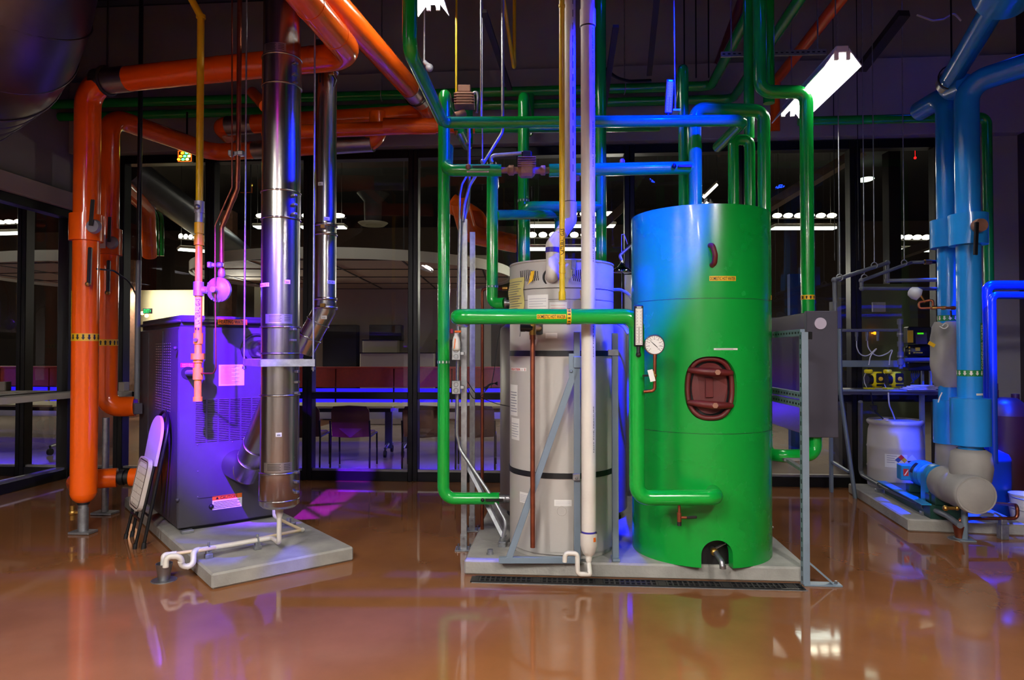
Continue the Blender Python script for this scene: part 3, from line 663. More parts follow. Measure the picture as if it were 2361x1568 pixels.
# ---- gas line to the boiler
gp = thing('gas_pipe', 'gas line glowing pink and orange in front of the boiler', 'pipe', C(457, 930, 5.12))
Yg = 5.12; rG = C(457, 800, Yg); rg = .026
ztop_ = zs(32, Yg); 
MB().tube([at(rG, zs(465, Yg)), at(rG, ztop_), C(436, -12, Yg) , C(400, -60, Yg)], rg, 16, bend=.06).build('riser', M['yellow'], gp)
MB().tube([at(rG, zs(465, Yg)), at(rG, zs(915, Yg))], rg, 16).build('drop_pipe', M['gaslit'], gp)
def fit(py0, py1, r_, seg=18, name='fitting', m='gaslit', par_=None):
    return MB().lathe([(rg * .9, 0), (r_, .0), (r_, .0), (r_, zs(py0, Yg) - zs(py1, Yg)), (r_, zs(py0, Yg) - zs(py1, Yg)), (rg * .9, zs(py0, Yg) - zs(py1, Yg))], at(rG, zs(py1, Yg)), UP, seg).build(name, M[m], gp)
fit(28, 36, .034, name='coupling', m='yellow'); fit(463, 490, .036, name='valve_body', m='purplegrey'); fit(490, 512, .03, m='purplegrey', name='valve_neck')
fit(513, 538, .034); fit(542, 565, .036); fit(650, 682, .037, m='purplegrey', name='tee')
fit(768, 793, .034); fit(815, 829, .05, 6, 'union_nut'); fit(829, 836, .034); fit(848, 875, .036, name='tee'); fit(915, 925, .033, name='cap')
MB().ball(at(rG, zs(478, Yg)) + NV * .03, .022, seg=10).cyl(at(rG, zs(784, Yg)) + NV * .02, at(rG, zs(784, Yg)) + NV * .05 - UP * .0, .014).build('valve_handle', M['steel'], gp)
g0 = at(rG, zs(860, Yg)); MB().tube([g0, pg + nB * .01], .024, 14).build('boiler_inlet', M['pvcgrey'], gp)
fg = s_ring(at(rG, 0), UP, NV, rg); g = MB(); zc_ = zs(720, Yg); g.patch(fg, -.02, .026, zc_ - .11, zc_ + .11, 6, 1); g.m = 1
g.text('NATURAL GAS', lambda u, v, l=0: fg(-v + .006, u + zc_, l), 0, 0, .2, .03)
for s_ in (-.008, .012): g.poly2([(s_ - .004, zc_ - .135), (s_ + .004, zc_ - .135), (s_ + .004, zc_ - .125), (s_ + .008, zc_ - .125), (s_, zc_ - .115), (s_ - .008, zc_ - .125), (s_ - .004, zc_ - .125)], fg)
g.build('pipe_label', [M['white'], M['ink']], gp)
# regulator
rg_ = C(505, 668, 5.08); rgz = thing('gas_regulator', 'round gas pressure regulator beside the pink-lit gas line', 'regulator', rg_)
MB().lathe([(.0, -.09), (.05, -.085), (.08, -.03), (.093, -.012), (.093, -.012), (.093, .012), (.093, .012), (.08, .02), (.055, .045), (.025, .05), (.022, .09), (.022, .09), (.0, .092)], rg_, (NV * .95 - UP * .05 - RT * .1), 28).build('diaphragm_case', M['purplegrey'], rgz)
g = MB()
for k in range(8): a = k * pi / 4 + .2; g.cyl(rg_ + (RT * cos(a) + UP * sin(a)) * .084 + NV * .008, rg_ + (RT * cos(a) + UP * sin(a)) * .084 + NV * .022, .008, seg=6)
g.build('flange_bolt', M['steel'], rgz)
MB().tube([at(rG, rg_.z), rg_ + FW * .04], .02, 12).lathe([(.03, 0), (.03, .03), (.03, .03), (.02, .03)], at(rG, rg_.z) + RT * .03, RT, 6).build('inlet_nipple', M['purplegrey'], rgz)
vt = [C(511, 640, 5.1), C(511, 525, 5.1), C(547, 435, 5.1), C(550, 330, 5.1), C(553, -30, 5.1)]
cv = thing('vent_line', 'copper regulator vent line rising with a dog-leg bend', 'pipe', vt[0])
MB().tube(vt, .0175, 12, bend=.05).build('tube', M['copper'], cv)
for a_, b_ in ((0, 1), (1, 2), (2, 1), (2, 3)): 
    d_ = (vt[b_] - vt[a_]).normalized(); MB().cyl(vt[a_] + d_ * .05, vt[a_] + d_ * .1, .0205, seg=14).build('solder_joint', M['copper'], cv)
MB().lathe([(.018, 0), (.026, .01), (.026, .04), (.018, .07)], C(511, 640, 5.1), UP, 12).build('vent_adapter', M['purplegrey'], cv)
for px, py in ((497, 611), (545, 354)):
    c_ = C(px, py, 5.09); MB().box(c_, (.11, .02, .03), (RT, FW, UP), .004).box(c_ + RT * .035, (.05, .045, .04), (RT, FW, UP), .008).box(c_ - RT * .04, (.03, .05, .045), (RT, FW, UP), .006).build('pipe_clamp', M['steel'], cv)
st = [C(535, -30, 5.06), C(535, 432, 5.06), C(496, 520, 5.06), C(496, 660, 5.02), C(498, 850, 5.02), C(492, 861, 5.05), C(464, 861, 5.1)]
MB().tube(st, .0055, 8, bend=.03).build('sensing_tube', M['copper'], label='thin copper sensing tube running in front of the round regulator', cat='tube')
p_ = C(322, 400, 6.3); g = MB().cyl(at(p_, zs(600, 6.3)), at(p_, ZC), .02, seg=12); cd = thing('conduit_drop', 'black conduit dropping from the ceiling to the boiler back corner', 'conduit', at(p_, 1))
g.build('rigid_conduit', M['blackmetal'], cd)
MB().tube([at(p_, zs(600, 6.3)), C(318, 700, 6.3), C(316, 920, 6.3)], .024, 12, bend=.1).build('flexible_conduit', M['pvcgrey'], cd)
MB().box(C(318, 942, 6.28), (.07, .07, .1), axB, .006).build('junction_box', M['panel'], cd)

# ---- big spiral duct, upper left
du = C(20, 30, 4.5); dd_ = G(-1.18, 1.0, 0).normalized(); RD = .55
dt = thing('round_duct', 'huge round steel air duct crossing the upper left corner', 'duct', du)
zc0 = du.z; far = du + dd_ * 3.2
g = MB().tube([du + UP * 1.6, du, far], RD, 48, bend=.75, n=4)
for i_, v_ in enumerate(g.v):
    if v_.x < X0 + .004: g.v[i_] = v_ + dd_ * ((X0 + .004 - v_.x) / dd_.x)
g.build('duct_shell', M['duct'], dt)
x_, y_ = frame(dd_)
fb = fillet([du + UP * 1.6, du, far], .75, 4)
for k in range(1, 6):
    tg = ((fb[k+1] - fb[k]).normalized() + (fb[k] - fb[k-1]).normalized()).normalized(); x2, y2 = frame(tg)
    MB().tube([fb[k] + (x2 * cos(a) + y2 * sin(a)) * (RD + .004) for a in [j * pi / 24 for j in range(48)]], .008, 6, closed=True).build('duct_seam', M['duct'], dt)
for k in (.98, 1.28, 1.33, 1.7, 1.76):
    cc = du + dd_ * k; MB().tube([cc + (x_ * cos(a) + y_ * sin(a)) * RD for a in [j * pi / 24 for j in range(48)]], .009, 6, closed=True).build('duct_seam', M['duct'], dt)
# ================================================================ folding chair leaning on the boiler
ch = thing('folding_chair', 'folded chair with beige plastic seat leaning on the boiler side', 'chair', BO(-.23, .314, 0))
lw = -vB                                           # across the chair, towards the viewer
lu = (BO(-.045, .314, 1.05) - BO(-.23, .314, 0)).normalized()   # up along the chair
lo = lw.cross(lu).normalized()
if lo.dot(uB) > 0: lo = -lo                        # out of the front of the chair, away from the boiler
cb = BO(-.22, .314, .0)
def CH(a, l, o=0.0): return cb + lw * a + lu * l + lo * o
W2 = .22
arch = [CH(-W2, .02, .0), CH(-W2, .55, -.005), CH(-W2 + .005, .8, -.01)] + [CH(-W2 * cos(a), .84 + .2 * sin(a), -.01) for a in [pi * k / 12 for k in range(1, 12)]] + [CH(W2 - .005, .8, -.01), CH(W2, .55, -.005), CH(W2, .02, 0)]
MB().tube(arch, .0125, 12).build('back_frame', M['blackmetal'], ch)
for s_ in (-1, 1): MB().cyl(CH(s_ * (W2 - .035), .0, .05), CH(s_ * (W2 - .035), .62, .028), .0115, seg=12).build('rear_leg', M['blackmetal'], ch)
MB().cyl(CH(-W2 + .035, .2, .045), CH(W2 - .035, .2, .045), .009).cyl(CH(-W2, .24, 0), CH(W2, .24, 0), .009).build('cross_brace', M['blackmetal'], ch)
g = MB(); prof = []
for k in range(17):
    a = pi * k / 16; prof.append((-W2 * .93 * cos(a), .83 + .17 * sin(a)))
poly = [CH(x, y, .012 + .02 * (1 - (x / W2) ** 2) * 0) for x, y in [(W2 * .9, .62)] + [(-x, y) for x, y in prof] + [(-W2 * .9, .62)]]
g.prism(poly, lo * .02); g.build('backrest', M['chairplastic'], ch)
g = MB(); sp = []
def rr(w_, h_, r_, n=6):
    o_ = []
    for cx_, cy_, a0 in ((w_ - r_, h_ - r_, 0), (-w_ + r_, h_ - r_, 90), (-w_ + r_, -h_ + r_, 180), (w_ - r_, -h_ + r_, 270)):
        for k in range(n + 1): a = radians(a0 + 90 * k / n); o_.append((cx_ + r_ * cos(a), cy_ + r_ * sin(a)))
    return o_
so = lambda x, y, o_: CH(x, .46 + y, .075 + o_ - (y) * .03)
outl = rr(.185, .2, .07); inn = rr(.15, .165, .05)
n_ = len(outl)
vs = [so(x, y, 0) for x, y in outl] + [so(x, y, 0) for x, y in inn] + [so(x, y, -.03) for x, y in outl] + [so(x, y, -.025) for x, y in inn]
fs = []
for i in range(n_):
    j = (i + 1) % n_; fs += [(i, j, n_ + j, n_ + i), (i, j, 2 * n_ + j, 2 * n_ + i), (n_ + i, n_ + j, 3 * n_ + j, 3 * n_ + i)]
fs += [tuple(range(2 * n_, 3 * n_)), tuple(range(3 * n_, 4 * n_))]
g.add(vs, fs)
for k in range(5): g.bar(so(-.1 + .05 * k, -.16, -.012), so(-.1 + .05 * k, .16, -.012), .006, .024, lw)
for k in range(6): g.bar(so(-.145, -.125 + .05 * k, -.012), so(.145, -.125 + .05 * k, -.012), .006, .02, lu)
g.build('seat', M['chairplastic'], ch)
g = MB().tube([so(x, y, -.005) for x, y in rr(.165, .18, .06)], .007, 8, closed=True); g.build('seat_frame', M['blackmetal'], ch)
for s_ in (-1, 1):
    MB().cyl(CH(s_ * W2, -.005, 0), CH(s_ * W2, .045, 0), .017, seg=10).build('foot_cap', M['black'], ch)
    MB().cyl(CH(s_ * (W2 - .035), -.01, .05), CH(s_ * (W2 - .035), .03, .05), .016, seg=10).build('foot_cap', M['black'], ch)

# ================================================================ condensate drain in front of the flue
cd = thing('condensate_drain', 'white plastic drain line running from the large flue to the floor funnel', 'pipe', FL(540, 1255, .17))
h_ = .165; c0 = at(rS, h_); c1 = FL(628, 1240, h_ ); c2 = FL(462, 1268, h_)
dn = (c2 - c1).normalized()
MB().tube([at(rS, zs0 + .02), at(rS, h_), c1, c2], .017, 14, bend=.03).build('pipe', M['pvc'], cd)
MB().lathe([(.03, 0), (.026, -.07), (.0175, -.1)], at(rS, zs0 + .01), UP, 16).build('reducer', M['pvc'], cd)
tr = [c2, C(446, 1270, 4.58), C(446, 1305, 4.55), C(418, 1308, 4.52), C(418, 1283, 4.5), C(383, 1283, 4.47), C(382, 1308, 4.47)]
MB().tube(tr, .019, 14, bend=.035).build('trap', M['pvc'], cd)
for i in (1, 3, 4): MB().cyl(tr[i] - (tr[i] - tr[i-1]).normalized() * .045, tr[i] - (tr[i] - tr[i-1]).normalized() * .035, .0215, seg=14).build('socket', M['pvc'], cd)
for px in (600, 463):
    q_ = c1 + dn * ((FL(px, 1250, h_) - c1).dot(dn)); sdv = UP.cross(dn)
    k = MB().box(at(q_, PAD + .016), (.05, .04, .03), (dn, sdv, UP), .003).box(at(q_, PAD + .04), (.035, .03, .03), (dn, sdv, UP)); k.tube([q_ + (UP * cos(a) + sdv * sin(a)) * .022 for a in [j * pi / 8 for j in range(16)]], .006, 6, closed=True).cyl(q_ + UP * .02, q_ + UP * .045, .009, seg=8)
    k.build('strut_clamp', M['galv'], cd)
cl = thing('cream_drain_line', 'thin cream plastic line lying behind the white drain pipe', 'pipe', FL(560, 1255, .16))
k0 = C(633, 1168, 5.45); kk = [k0, at(k0, .19), FL(696, 1222, .125), FL(470, 1268, .17), C(392, 1278, 4.56), C(377, 1279, 4.54), C(376, 1306, 4.53)]
MB().tube(kk, .012, 12, bend=.02).build('tube', M['cream'], cl)
MB().tube([k0 + UP * .12, k0, at(k0, .2), at(k0, .19) + (kk[2] - kk[1]) * .2], .017, 12, bend=.03).build('elbow', M['pvc'], cl)
MB().tube([kk[3] + (kk[4] - kk[3]) * .8, kk[4], kk[5], kk[6]], .0165, 12, bend=.02).build('elbow', M['pvc'], cl)
q_ = FL(666, 1203, .13); MB().box(at(q_, PAD + .012), (.1, .05, .02), (RT, FW, UP)).cyl(at(q_, PAD + .02), at(q_, PAD + .06), .018).build('strut_clamp', M['galv'], cl)
MB().ball(FL(697, 1222, .125), .018, seg=12).build('elbow', M['pvc'], cl)
fp = FL(378, 1338, 0); fn = thing('floor_funnel', 'small metal funnel drain under the white drain outlet', 'drain', fp)
MB().lathe([(.075, .001), (.075, .006), (.075, .006), (.035, .006), (.035, .006), (.052, .112), (.052, .112), (.048, .112), (.048, .112), (.032, .02), (.0, .02)], fp, UP, 28).build('funnel', M['steel'], fn)
MB().lathe([(.08, .0), (.08, .003), (.08, .003), (.03, .004)], fp, UP, 28).build('floor_ring', M['galv'], fn)

# ================================================================ right-hand pad with grate
pf0, pf1 = FL(1068, 1329), FL(1865, 1341)
yF = (pf0.y + pf1.y) / 2; xa, xb = pf0.x, pf1.x; yB = 6.75
MB().box(((xa + xb) / 2, (yF + yB) / 2, .05), (xb - xa, yB - yF, .1), bev=.012).build('housekeeping_pad', M['concrete'], label='wide concrete pad under the water heater and green tank', cat='concrete pad')
g0, g1 = FL(1092, 1345), FL(1846, 1352); yg = FL(1470, 1346).y; xg0, xg1 = g0.x, g1.x
gr = thing('trench_grate', 'black slotted trench grate along the front of the right pad', 'grate', ((xg0 + xg1) / 2, yg, 0))
g = MB(); wd = .105
for s_ in (-1, 1): g.box(((xg0 + xg1) / 2, yg + s_ * wd / 2, .004), (xg1 - xg0, .012, .012))
n_ = 62
for k in range(n_ + 1):
    x_ = xg0 + (xg1 - xg0) * k / n_; g.box((x_, yg, .003), (.012 if k % 12 else .05, wd, .01))
g.box(((xg0 + xg1) / 2, yg, .003), (xg1 - xg0, .01, .009)); g.build('slotted_cover', M['blackmetal'], gr)
MB().box(((xg0 + xg1) / 2, yg, -.004), (xg1 - xg0, wd, .01)).build('channel', M['ink'], gr)
g = MB()
for s_ in (-1, 1): g.box(((xg0 + xg1) / 2, yg + s_ * (wd / 2 + .009), .002), (xg1 - xg0 + .03, .006, .005))
g.build('frame', M['galv'], gr)
b_ = FL(1130, 1278, PAD); MB().cyl(b_, b_ + UP * .035, .02, seg=10).cyl(b_, b_ + UP * .012, .026, seg=6).build('anchor_bolt', M['galv'], label='short anchor bolt stub on the left part of the wide pad', cat='bolt')
b_ = FL(1808, 1312, .06); MB().tube([b_ + (RT * cos(a) + UP * sin(a)) * .012 + NV * .004 for a in [k * pi / 5 for k in range(9)]], .002, 6).build('wire_loop', M['black'], label='tiny wire hook on the front edge of the right pad', cat='wire')

# ================================================================ green storage tank
tc = G(1.352, 4.92, PAD); TR = .482; TZ = 2.47
tk = thing('hot_water_tank', 'tall green insulated hot water tank with blue light on its upper left', 'tank', tc)
tsurf = s_ring(at(tc, 0), UP, NV, TR)
def TU(px, py):
    """(u, z) on the tank for a pixel"""
    d_ = ray(px, py); o_ = EYE - at(tc, 0); o_.z = 0; dx = V((d_.x, d_.y, 0)); a = dx.dot(dx); b = 2 * o_.dot(dx); c = o_.dot(o_) - TR * TR
    D = b * b - 4 * a * c; t_ = (-b - sqrt(max(D, 0))) / (2 * a); p_ = EYE + d_ * t_; q_ = p_ - at(tc, 0); return math.atan2(q_.dot(RT), q_.dot(NV)) * TR, p_.z
mu, mz = TU(1638, 896); ml = TU(1578, 896)[0]; mr = TU(1699, 896)[0]; ma = (mr - ml) / 2; mu = (ml + mr) / 2; mb = (TU(1638, 822)[1] - TU(1638, 971)[1]) / 2; mz = (TU(1638, 822)[1] + TU(1638, 971)[1]) / 2
al = TU(1617, 1290)[0]; ar = TU(1690, 1290)[0]; aw = (ar - al) / 2; au = (al + ar) / 2; atop = TU(1653, 1246)[1]
def mand(u, v): return (abs((u - mu) / ma) ** 2.5 + abs((v - mz) / mb) ** 2.5) ** (1 / 2.5)
def archd(u, v):
    zc = atop - aw
    if v <= zc: return abs(u - au) / aw
    return sqrt(((u - au) / aw) ** 2 + ((v - zc) / aw) ** 2)
U0 = TR * radians(75); NU, NVV = 120, 190
vs, keep = [], []
grid = []
for j in range(NVV + 1):
    for i in range(NU + 1): grid.append([-U0 + 2 * U0 * i / NU, PAD + (TZ - PAD) * j / NVV])
faces = []
for j in range(NVV):
    for i in range(NU):
        u, v = -U0 + 2 * U0 * (i + .5) / NU, PAD + (TZ - PAD) * (j + .5) / NVV
        if mand(u, v) < 1 or archd(u, v) < 1: continue
        faces.append((j * (NU + 1) + i, j * (NU + 1) + i + 1, (j + 1) * (NU + 1) + i + 1, (j + 1) * (NU + 1) + i))
cnt = {}
for f in faces:
    for k in f: cnt[k] = cnt.get(k, 0) + 1
for k, q_ in enumerate(grid):
    if cnt.get(k, 0) and cnt[k] < 4:
        u, v = q_; m_, a_ = mand(u, v), archd(u, v)
        if .8 < m_ < 1.25: q_[0] = mu + (u - mu) / m_; q_[1] = mz + (v - mz) / m_
        elif .75 < a_ < 1.3 and v < atop + .03:
            zc = atop - aw
            if v <= zc: q_[0] = au + (u - au) / a_
            else: q_[0] = au + (u - au) / a_; q_[1] = zc + (v - zc) / a_
g = MB(); used = sorted(cnt); idx = {k: n for n, k in enumerate(used)}
g.add([tsurf(*grid[k], 0) for k in used], [tuple(idx[k] for k in f) for f in faces], True)
g.lathe([(TR, 0), (TR, TZ - PAD), (TR, TZ - PAD)], tc, UP, 40, radians(75), radians(285), NV)
g.lathe([(TR, TZ - PAD - .001), (TR, TZ - PAD), (TR, TZ - PAD), (TR * .5, TZ - PAD + .02), (0, TZ - PAD + .025)], tc, UP, 48)
g.build('tank_shell', M['tankgreen'], tk)
def se(n, a, b, e=2.5):
    o_ = []
    for k in range(n):
        q = 2 * pi * k / n; cs, sn = cos(q), sin(q); rr_ = (abs(cs / a) ** e + abs(sn / b) ** e) ** (-1 / e); o_.append((rr_ * cs, rr_ * sn))
    return o_
def strip(pa, la, pb, lb, m, name, par):
    n = len(pa); g = MB(); g.add([tsurf(u, v, la) for u, v in pa] + [tsurf(u, v, lb) for u, v in pb], [(i, (i + 1) % n, n + (i + 1) % n, n + i) for i in range(n)], True); return g.build(name, m, par)
ring = [(mu + x, mz + y) for x, y in se(64, ma * 1.005, mb * 1.005)]
strip(ring, .001, ring, -.075, M['tankgreen'], 'opening_edge', tk)
# manway
mw = MB(); rin = lambda k, l: [tsurf(mu + x, mz + y, l) for x, y in se(64, ma * k, mb * k)]
mw.tube(rin(.93, -.04), .017, 10, closed=True); mh = mw.build('manway_ring', M['redpaint'], tk)
g = MB(); pa = [tsurf(mu + x, mz + y, -.07) for x, y in se(64, ma * 1.0, mb * 1.0)]; g.add(pa, [tuple(range(64))]); g.build('manway_recess', M['black'], mh, flat=True)
cov = se(48, ma * .78, mb * .8, 2.2); g = MB(); pl = [tsurf(mu + x, mz + y, -.062) for x, y in cov]; g.prism(pl, (at(tsurf(mu, 0, 1), 0) - at(tsurf(mu, 0, 0), 0)) * .012); g.build('manway_cover', M['redpaint'], mh)
for py, bx in ((858, 1651), (934, 1646)):
    uz = TU(1640, py)[1]; p0, p1 = tsurf(mu - ma * .82, uz + .012, -.02), tsurf(mu + ma * .82, uz - .006, -.02); c_ = tsurf(mu, uz, .016)
    MB().tube([p0, p0 * .6 + c_ * .4, c_, p1 * .6 + c_ * .4, p1], [.018, .023, .027, .023, .018], 14).ball(p0, .018, seg=12).ball(p1, .018, seg=12).build('yoke', M['redpaint'], mh)
    ub = TU(bx, py); q_ = tsurf(*ub, .03); n_ = (tsurf(*ub, 1) - tsurf(*ub, 0)); MB().lathe([(.019, -.01), (.019, .018), (.019, .018), (.0, .018)], q_, n_, 6).build('yoke_bolt', M['bronze'], mh)
g = MB(); g.bar(tsurf(mu - .005, mz + .07, -.05), tsurf(mu - .005, mz - .06, -.05), .05, .012, RT, .003); g.build('cover_rib', M['redpaint'], mh)
# arch at the foot
zc = atop - aw; ap = [(au - aw, PAD)] + [(au - aw, PAD + (zc - PAD) * k / 4) for k in range(1, 4)] + [(au - aw * cos(a), zc + aw * sin(a)) for a in [pi * k / 16 for k in range(17)]] + [(au + aw, PAD + (zc - PAD) * k / 4) for k in (3, 2, 1)] + [(au + aw, PAD)]
g = MB(); n = len(ap); g.add([tsurf(u, v, .001) for u, v in ap] + [tsurf(u, v, -.06) for u, v in ap], [(i, i + 1, n + i + 1, n + i) for i in range(n - 1)], True); g.build('arch_edge', M['tankgreen'], tk)
g = MB().lathe([(TR - .09, .0), (TR - .09, TZ - PAD - .1), (TR - .09, TZ - PAD - .1), (0, TZ - PAD - .1)], tc, UP, 40); g.build('inner_vessel', M['black'], tk)
dp0 = tsurf(au - .02, .21, -.1); dp = [dp0, tsurf(au - .01, .2, -.02), tsurf(au + .01, .165, .06), tsurf(au + .012, .125, .075)]
dvv = thing('tank_drain', 'small drain elbow poking out of the arch at the green tank foot', 'valve', dp[2])
MB().tube(dp, .018, 12, bend=.03).lathe([(.021, 0), (.021, .02)], dp[3], UP, 12).build('drain_elbow', M['steel'], dvv)
MB().ball(tsurf(au - .014, .2, -.03), .026, seg=10).build('ball_valve', M['brass'], dvv)
MB().bar(tsurf(au - .02, .215, -.03), tsurf(au + .07, .25, -.05), .018, .006).build('valve_lever', M['steel'], dvv)
# small red handle, seams, labels
hz1, hz0 = TU(1641, 566), TU(1643, 612)
MB().tube([tsurf(hz1[0] - .012, hz1[1], .0), tsurf(hz1[0], hz1[1] - .004, .03), tsurf(hz1[0] + .012, (hz1[1] + hz0[1]) / 2, .045), tsurf(hz0[0] + .006, hz0[1] + .012, .03), tsurf(hz0[0] - .004, hz0[1], .0)], [.016, .017, .014, .017, .018], 12, bend=.03).build('lifting_handle', M['redpaint'], tk)
for py in (688, 1000):
    z_ = TU(1611, py)[1]; MB().patch(tsurf, -U0, U0, z_ - .0015, z_ + .0015, 40, 1, .0008).build('shell_seam', M['ink'], tk)
g = MB(); u_, v_ = TU(1667, 642); g.patch(tsurf, u_ - .088, u_ + .088, v_ - .016, v_ + .016, 8, 1); g.m = 1; g.text('DOMESTIC HOT WATER', tsurf, u_, v_, .166, .022); g.build('pipe_label', YI, tk)
g = MB(); u_, v_ = TU(1674, 805); g.patch(tsurf, u_ - .08, u_ + .08, v_ - .006, v_ + .006, 8, 1); g.m = 1; g.patch(tsurf, u_ - .066, u_ + .05, v_ - .0012, v_ + .0012, 8, 1, .003); g.build('serial_strip', [M['white'], M['ink']], tk)

# ================================================================ water heater
hc = G(.362, 5.0, PAD); HR = .378; HZ = 2.13
ht = thing('water_heater', 'tall grey cylindrical water heater with slotted cap and black straps', 'water heater', hc)
hs = s_ring(at(hc, 0), UP, NV, HR)
def cylUV(c, R):
    def f(px, py):
        d_ = ray(px, py); o_ = EYE - at(c, 0); o_.z = 0; dx = V((d_.x, d_.y, 0)); a = dx.dot(dx); b = 2 * o_.dot(dx); cc = o_.dot(o_) - R * R
        t_ = (-b - sqrt(max(b * b - 4 * a * cc, 0))) / (2 * a); p_ = EYE + d_ * t_; q_ = p_ - at(c, 0); return math.atan2(q_.dot(RT), q_.dot(NV)) * R, p_.z
    return f
HU = cylUV(hc, HR); hh = lambda py: HU(1295, py)[1] - PAD
k1 = hh(664)
MB().lathe([(HR - .012, 0), (HR - .012, .03), (HR - .012, .03), (HR, .032), (HR, .032), (HR, k1 - .003), (HR, k1 - .003), (HR - .006, k1)], hc, UP, 56).build('jacket', M['heater'], ht)
MB().lathe([(HR - .006, k1), (HR + .001, k1 + .004), (HR + .001, k1 + .004), (HR + .001, HZ - PAD - .02), (HR - .004, HZ - PAD - .012), (HR - .004, HZ - PAD - .012), (HR + .004, HZ - PAD - .006), (HR + .004, HZ - PAD), (HR, HZ - PAD + .004), (HR, HZ - PAD + .004), (0, HZ - PAD + .01)], hc, UP, 56).build('cap', M['heater'], ht)
for cxp in (1219, 1338):
    g = MB()
    for k in range(10 if cxp < 1300 else 6):
        u_, v_ = HU(cxp - 18 + 4.3 * k, 636); hgt = .085 - .004 * abs(k - 4)
        for s in range(4): g.patch(hs, u_ - .003 + .003 * s * s * .3, u_ + .003 + .003 * s * s * .3, v_ + hgt / 2 - hgt * (s + 1) / 4, v_ + hgt / 2 - hgt * s / 4, 1, 1, .004)
    g.build('vent_grille', M['ink'], ht)
g = MB(); q_ = HU(1322, 610); p_ = hs(*q_, .004); n_ = hs(q_[0], q_[1], 1) - hs(q_[0], q_[1], 0); b2_ = UP.cross(n_)
g.box(p_ + n_ * .006, (.035, .012, .07), (b2_, n_, UP), .003).box(p_ + n_ * .012 - UP * .05, (.018, .012, .045), (b2_, n_, UP), .003); g.build('toggle_latch', M['galv'], ht)
g = MB()
for py in (664, 690):
    z_ = HU(1295, py)[1]; g.lathe([(HR + .0015, -.0015), (HR + .0015, .0015)], at(hc, z_), UP, 48)
g.build('cap_seam', M['ink'], ht)
for py in (815, 1098):
    z_ = HU(1295, py)[1]; MB().lathe([(HR + .001, -.019), (HR + .005, -.019), (HR + .005, -.019), (HR + .005, .019), (HR + .005, .019), (HR + .001, .019)], at(hc, z_), UP, 56).build('strap', M['black'], ht)
def hlabel(px0, py0, px1, py1, name, lines, m=M['white'], title=None, m2=M['purplegrey'], cols=1):
    ua, va = HU(px0, py0); ub_, vb_ = HU(px1, py1); g = MB(); g.patch(hs, ua, ub_, vb_, va, 6, 1, .002); g.m = 1
    w_, h_ = ub_ - ua, va - vb_
    for k in range(lines):
        v_ = va - h_ * (.2 + .7 * (k + .5) / lines); g.patch(hs, ua + w_ * .08, ua + w_ * (.92 - .15 * (k % 3 == 2)), v_ - h_ * .014, v_ + h_ * .014, 4, 1, .0035)
    g.m = 2
    if title: g.text(title, hs, (ua + ub_) / 2, va - h_ * .5 if not lines else va - h_ * .1, w_ * .86, h_ * (.55 if not lines else .1), .0035)
    return g.build(name, [m, m2, M['ink']], ht)
hlabel(1217, 681, 1264, 712, 'spec_label', 4); hlabel(1267, 697, 1307, 716, 'notice_label', 2, m2=M['redink'])
hlabel(1258, 768, 1285, 780, 'info_label', 3)
hlabel(1178, 886, 1194, 960, 'warning_label', 8); hlabel(1180, 962, 1198, 1016, 'energy_label', 6)
hlabel(1199, 1133, 1219, 1162, 'info_label', 5); hlabel(1278, 1152, 1318, 1167, 'connection_label', 3)
hlabel(1275, 1209, 1303, 1218, 'panel_label', 0, M['labely'], 'SERVICE PANEL')
ua, va = HU(1179, 847); ub_, vb_ = HU(1214, 856); g = MB(); g.patch(hs, ua, ub_, vb_, va, 6, 1, .002); g.m = 1; g.text('HEATER - 1', hs, (ua + ub_) / 2, (va + vb_) / 2, (ub_ - ua) * .9, (va - vb_) * .7, .0035); g.build('name_label', [M['white'], M['redink']], ht)
ua, va = HU(1268, 1208); ub_, vb_ = HU(1322, 1274); g = MB(); g.patch(hs, ua, ub_, vb_, va, 6, 1, .004); g.build('service_panel', M['heater'], ht)
u_, v_ = HU(1295, 1178); MB().tube([hs(u_ + .031 * cos(a), v_ + .031 * sin(a), .001) for a in [k * pi / 12 for k in range(24)]], .0025, 6, closed=True).build('knockout', M['heater'], ht)
u_, v_ = HU(1221, 1166); MB().tube([hs(u_ + .07 * cos(a), v_ + .07 * sin(a), .0) for a in [k * pi / 16 for k in range(32)]], .0015, 6, closed=True).build('element_cover', M['heater'], ht)
# curled paper tags
g = MB(); ua, va = HU(1171, 648); ua = HU(1180, 648)[0] - .03; ub_ = HU(1211, 648)[0]; vb_ = HU(1200, 722)[1]
fn_ = lambda u, v, l=0: hs(u, v, .014 + .006 * sin(v * 40)); g.patch(fn_, ua, ub_, vb_ - .02, va, 6, 12); g.m = 1
for k in range(12): g.patch(lambda u, v, l=0: hs(u, v, .018 + .006 * sin(v * 40)), ua + .02, ub_ - .02 - .02 * (k % 3), va - .03 - k * .017, va - .026 - k * .017, 4, 1)
g.build('instruction_sheet', [M['paper2'], M['pvcgrey']], label='yellowed instruction sheet hanging on the water heater', cat='paper')
q_ = HU(1230, 640); MB().prism([hs(q_[0] + .02, q_[1] + .045, .02), hs(q_[0] - .008, q_[1] + .04, .02), hs(q_[0] - .02, q_[1] - .04, .03), hs(q_[0] - .03, q_[1] - .055, .034), hs(q_[0] + .01, q_[1] - .02, .024)], NV * .002).build('paper_tag', M['labely'], label='curled yellow tag hanging from the heater cap slots', cat='tag')
q_ = HU(1340, 700); MB().prism([hs(q_[0] - .014, q_[1] + .09, .012), hs(q_[0] + .04, q_[1] + .09, .012), hs(q_[0] + .04, q_[1] - .06, .012), hs(q_[0] + .0, q_[1] - .05, .014)], NV * .002).build('paper_tag', M['labely'], label='yellow hang tag behind the white vent pipe on the water heater', cat='tag')
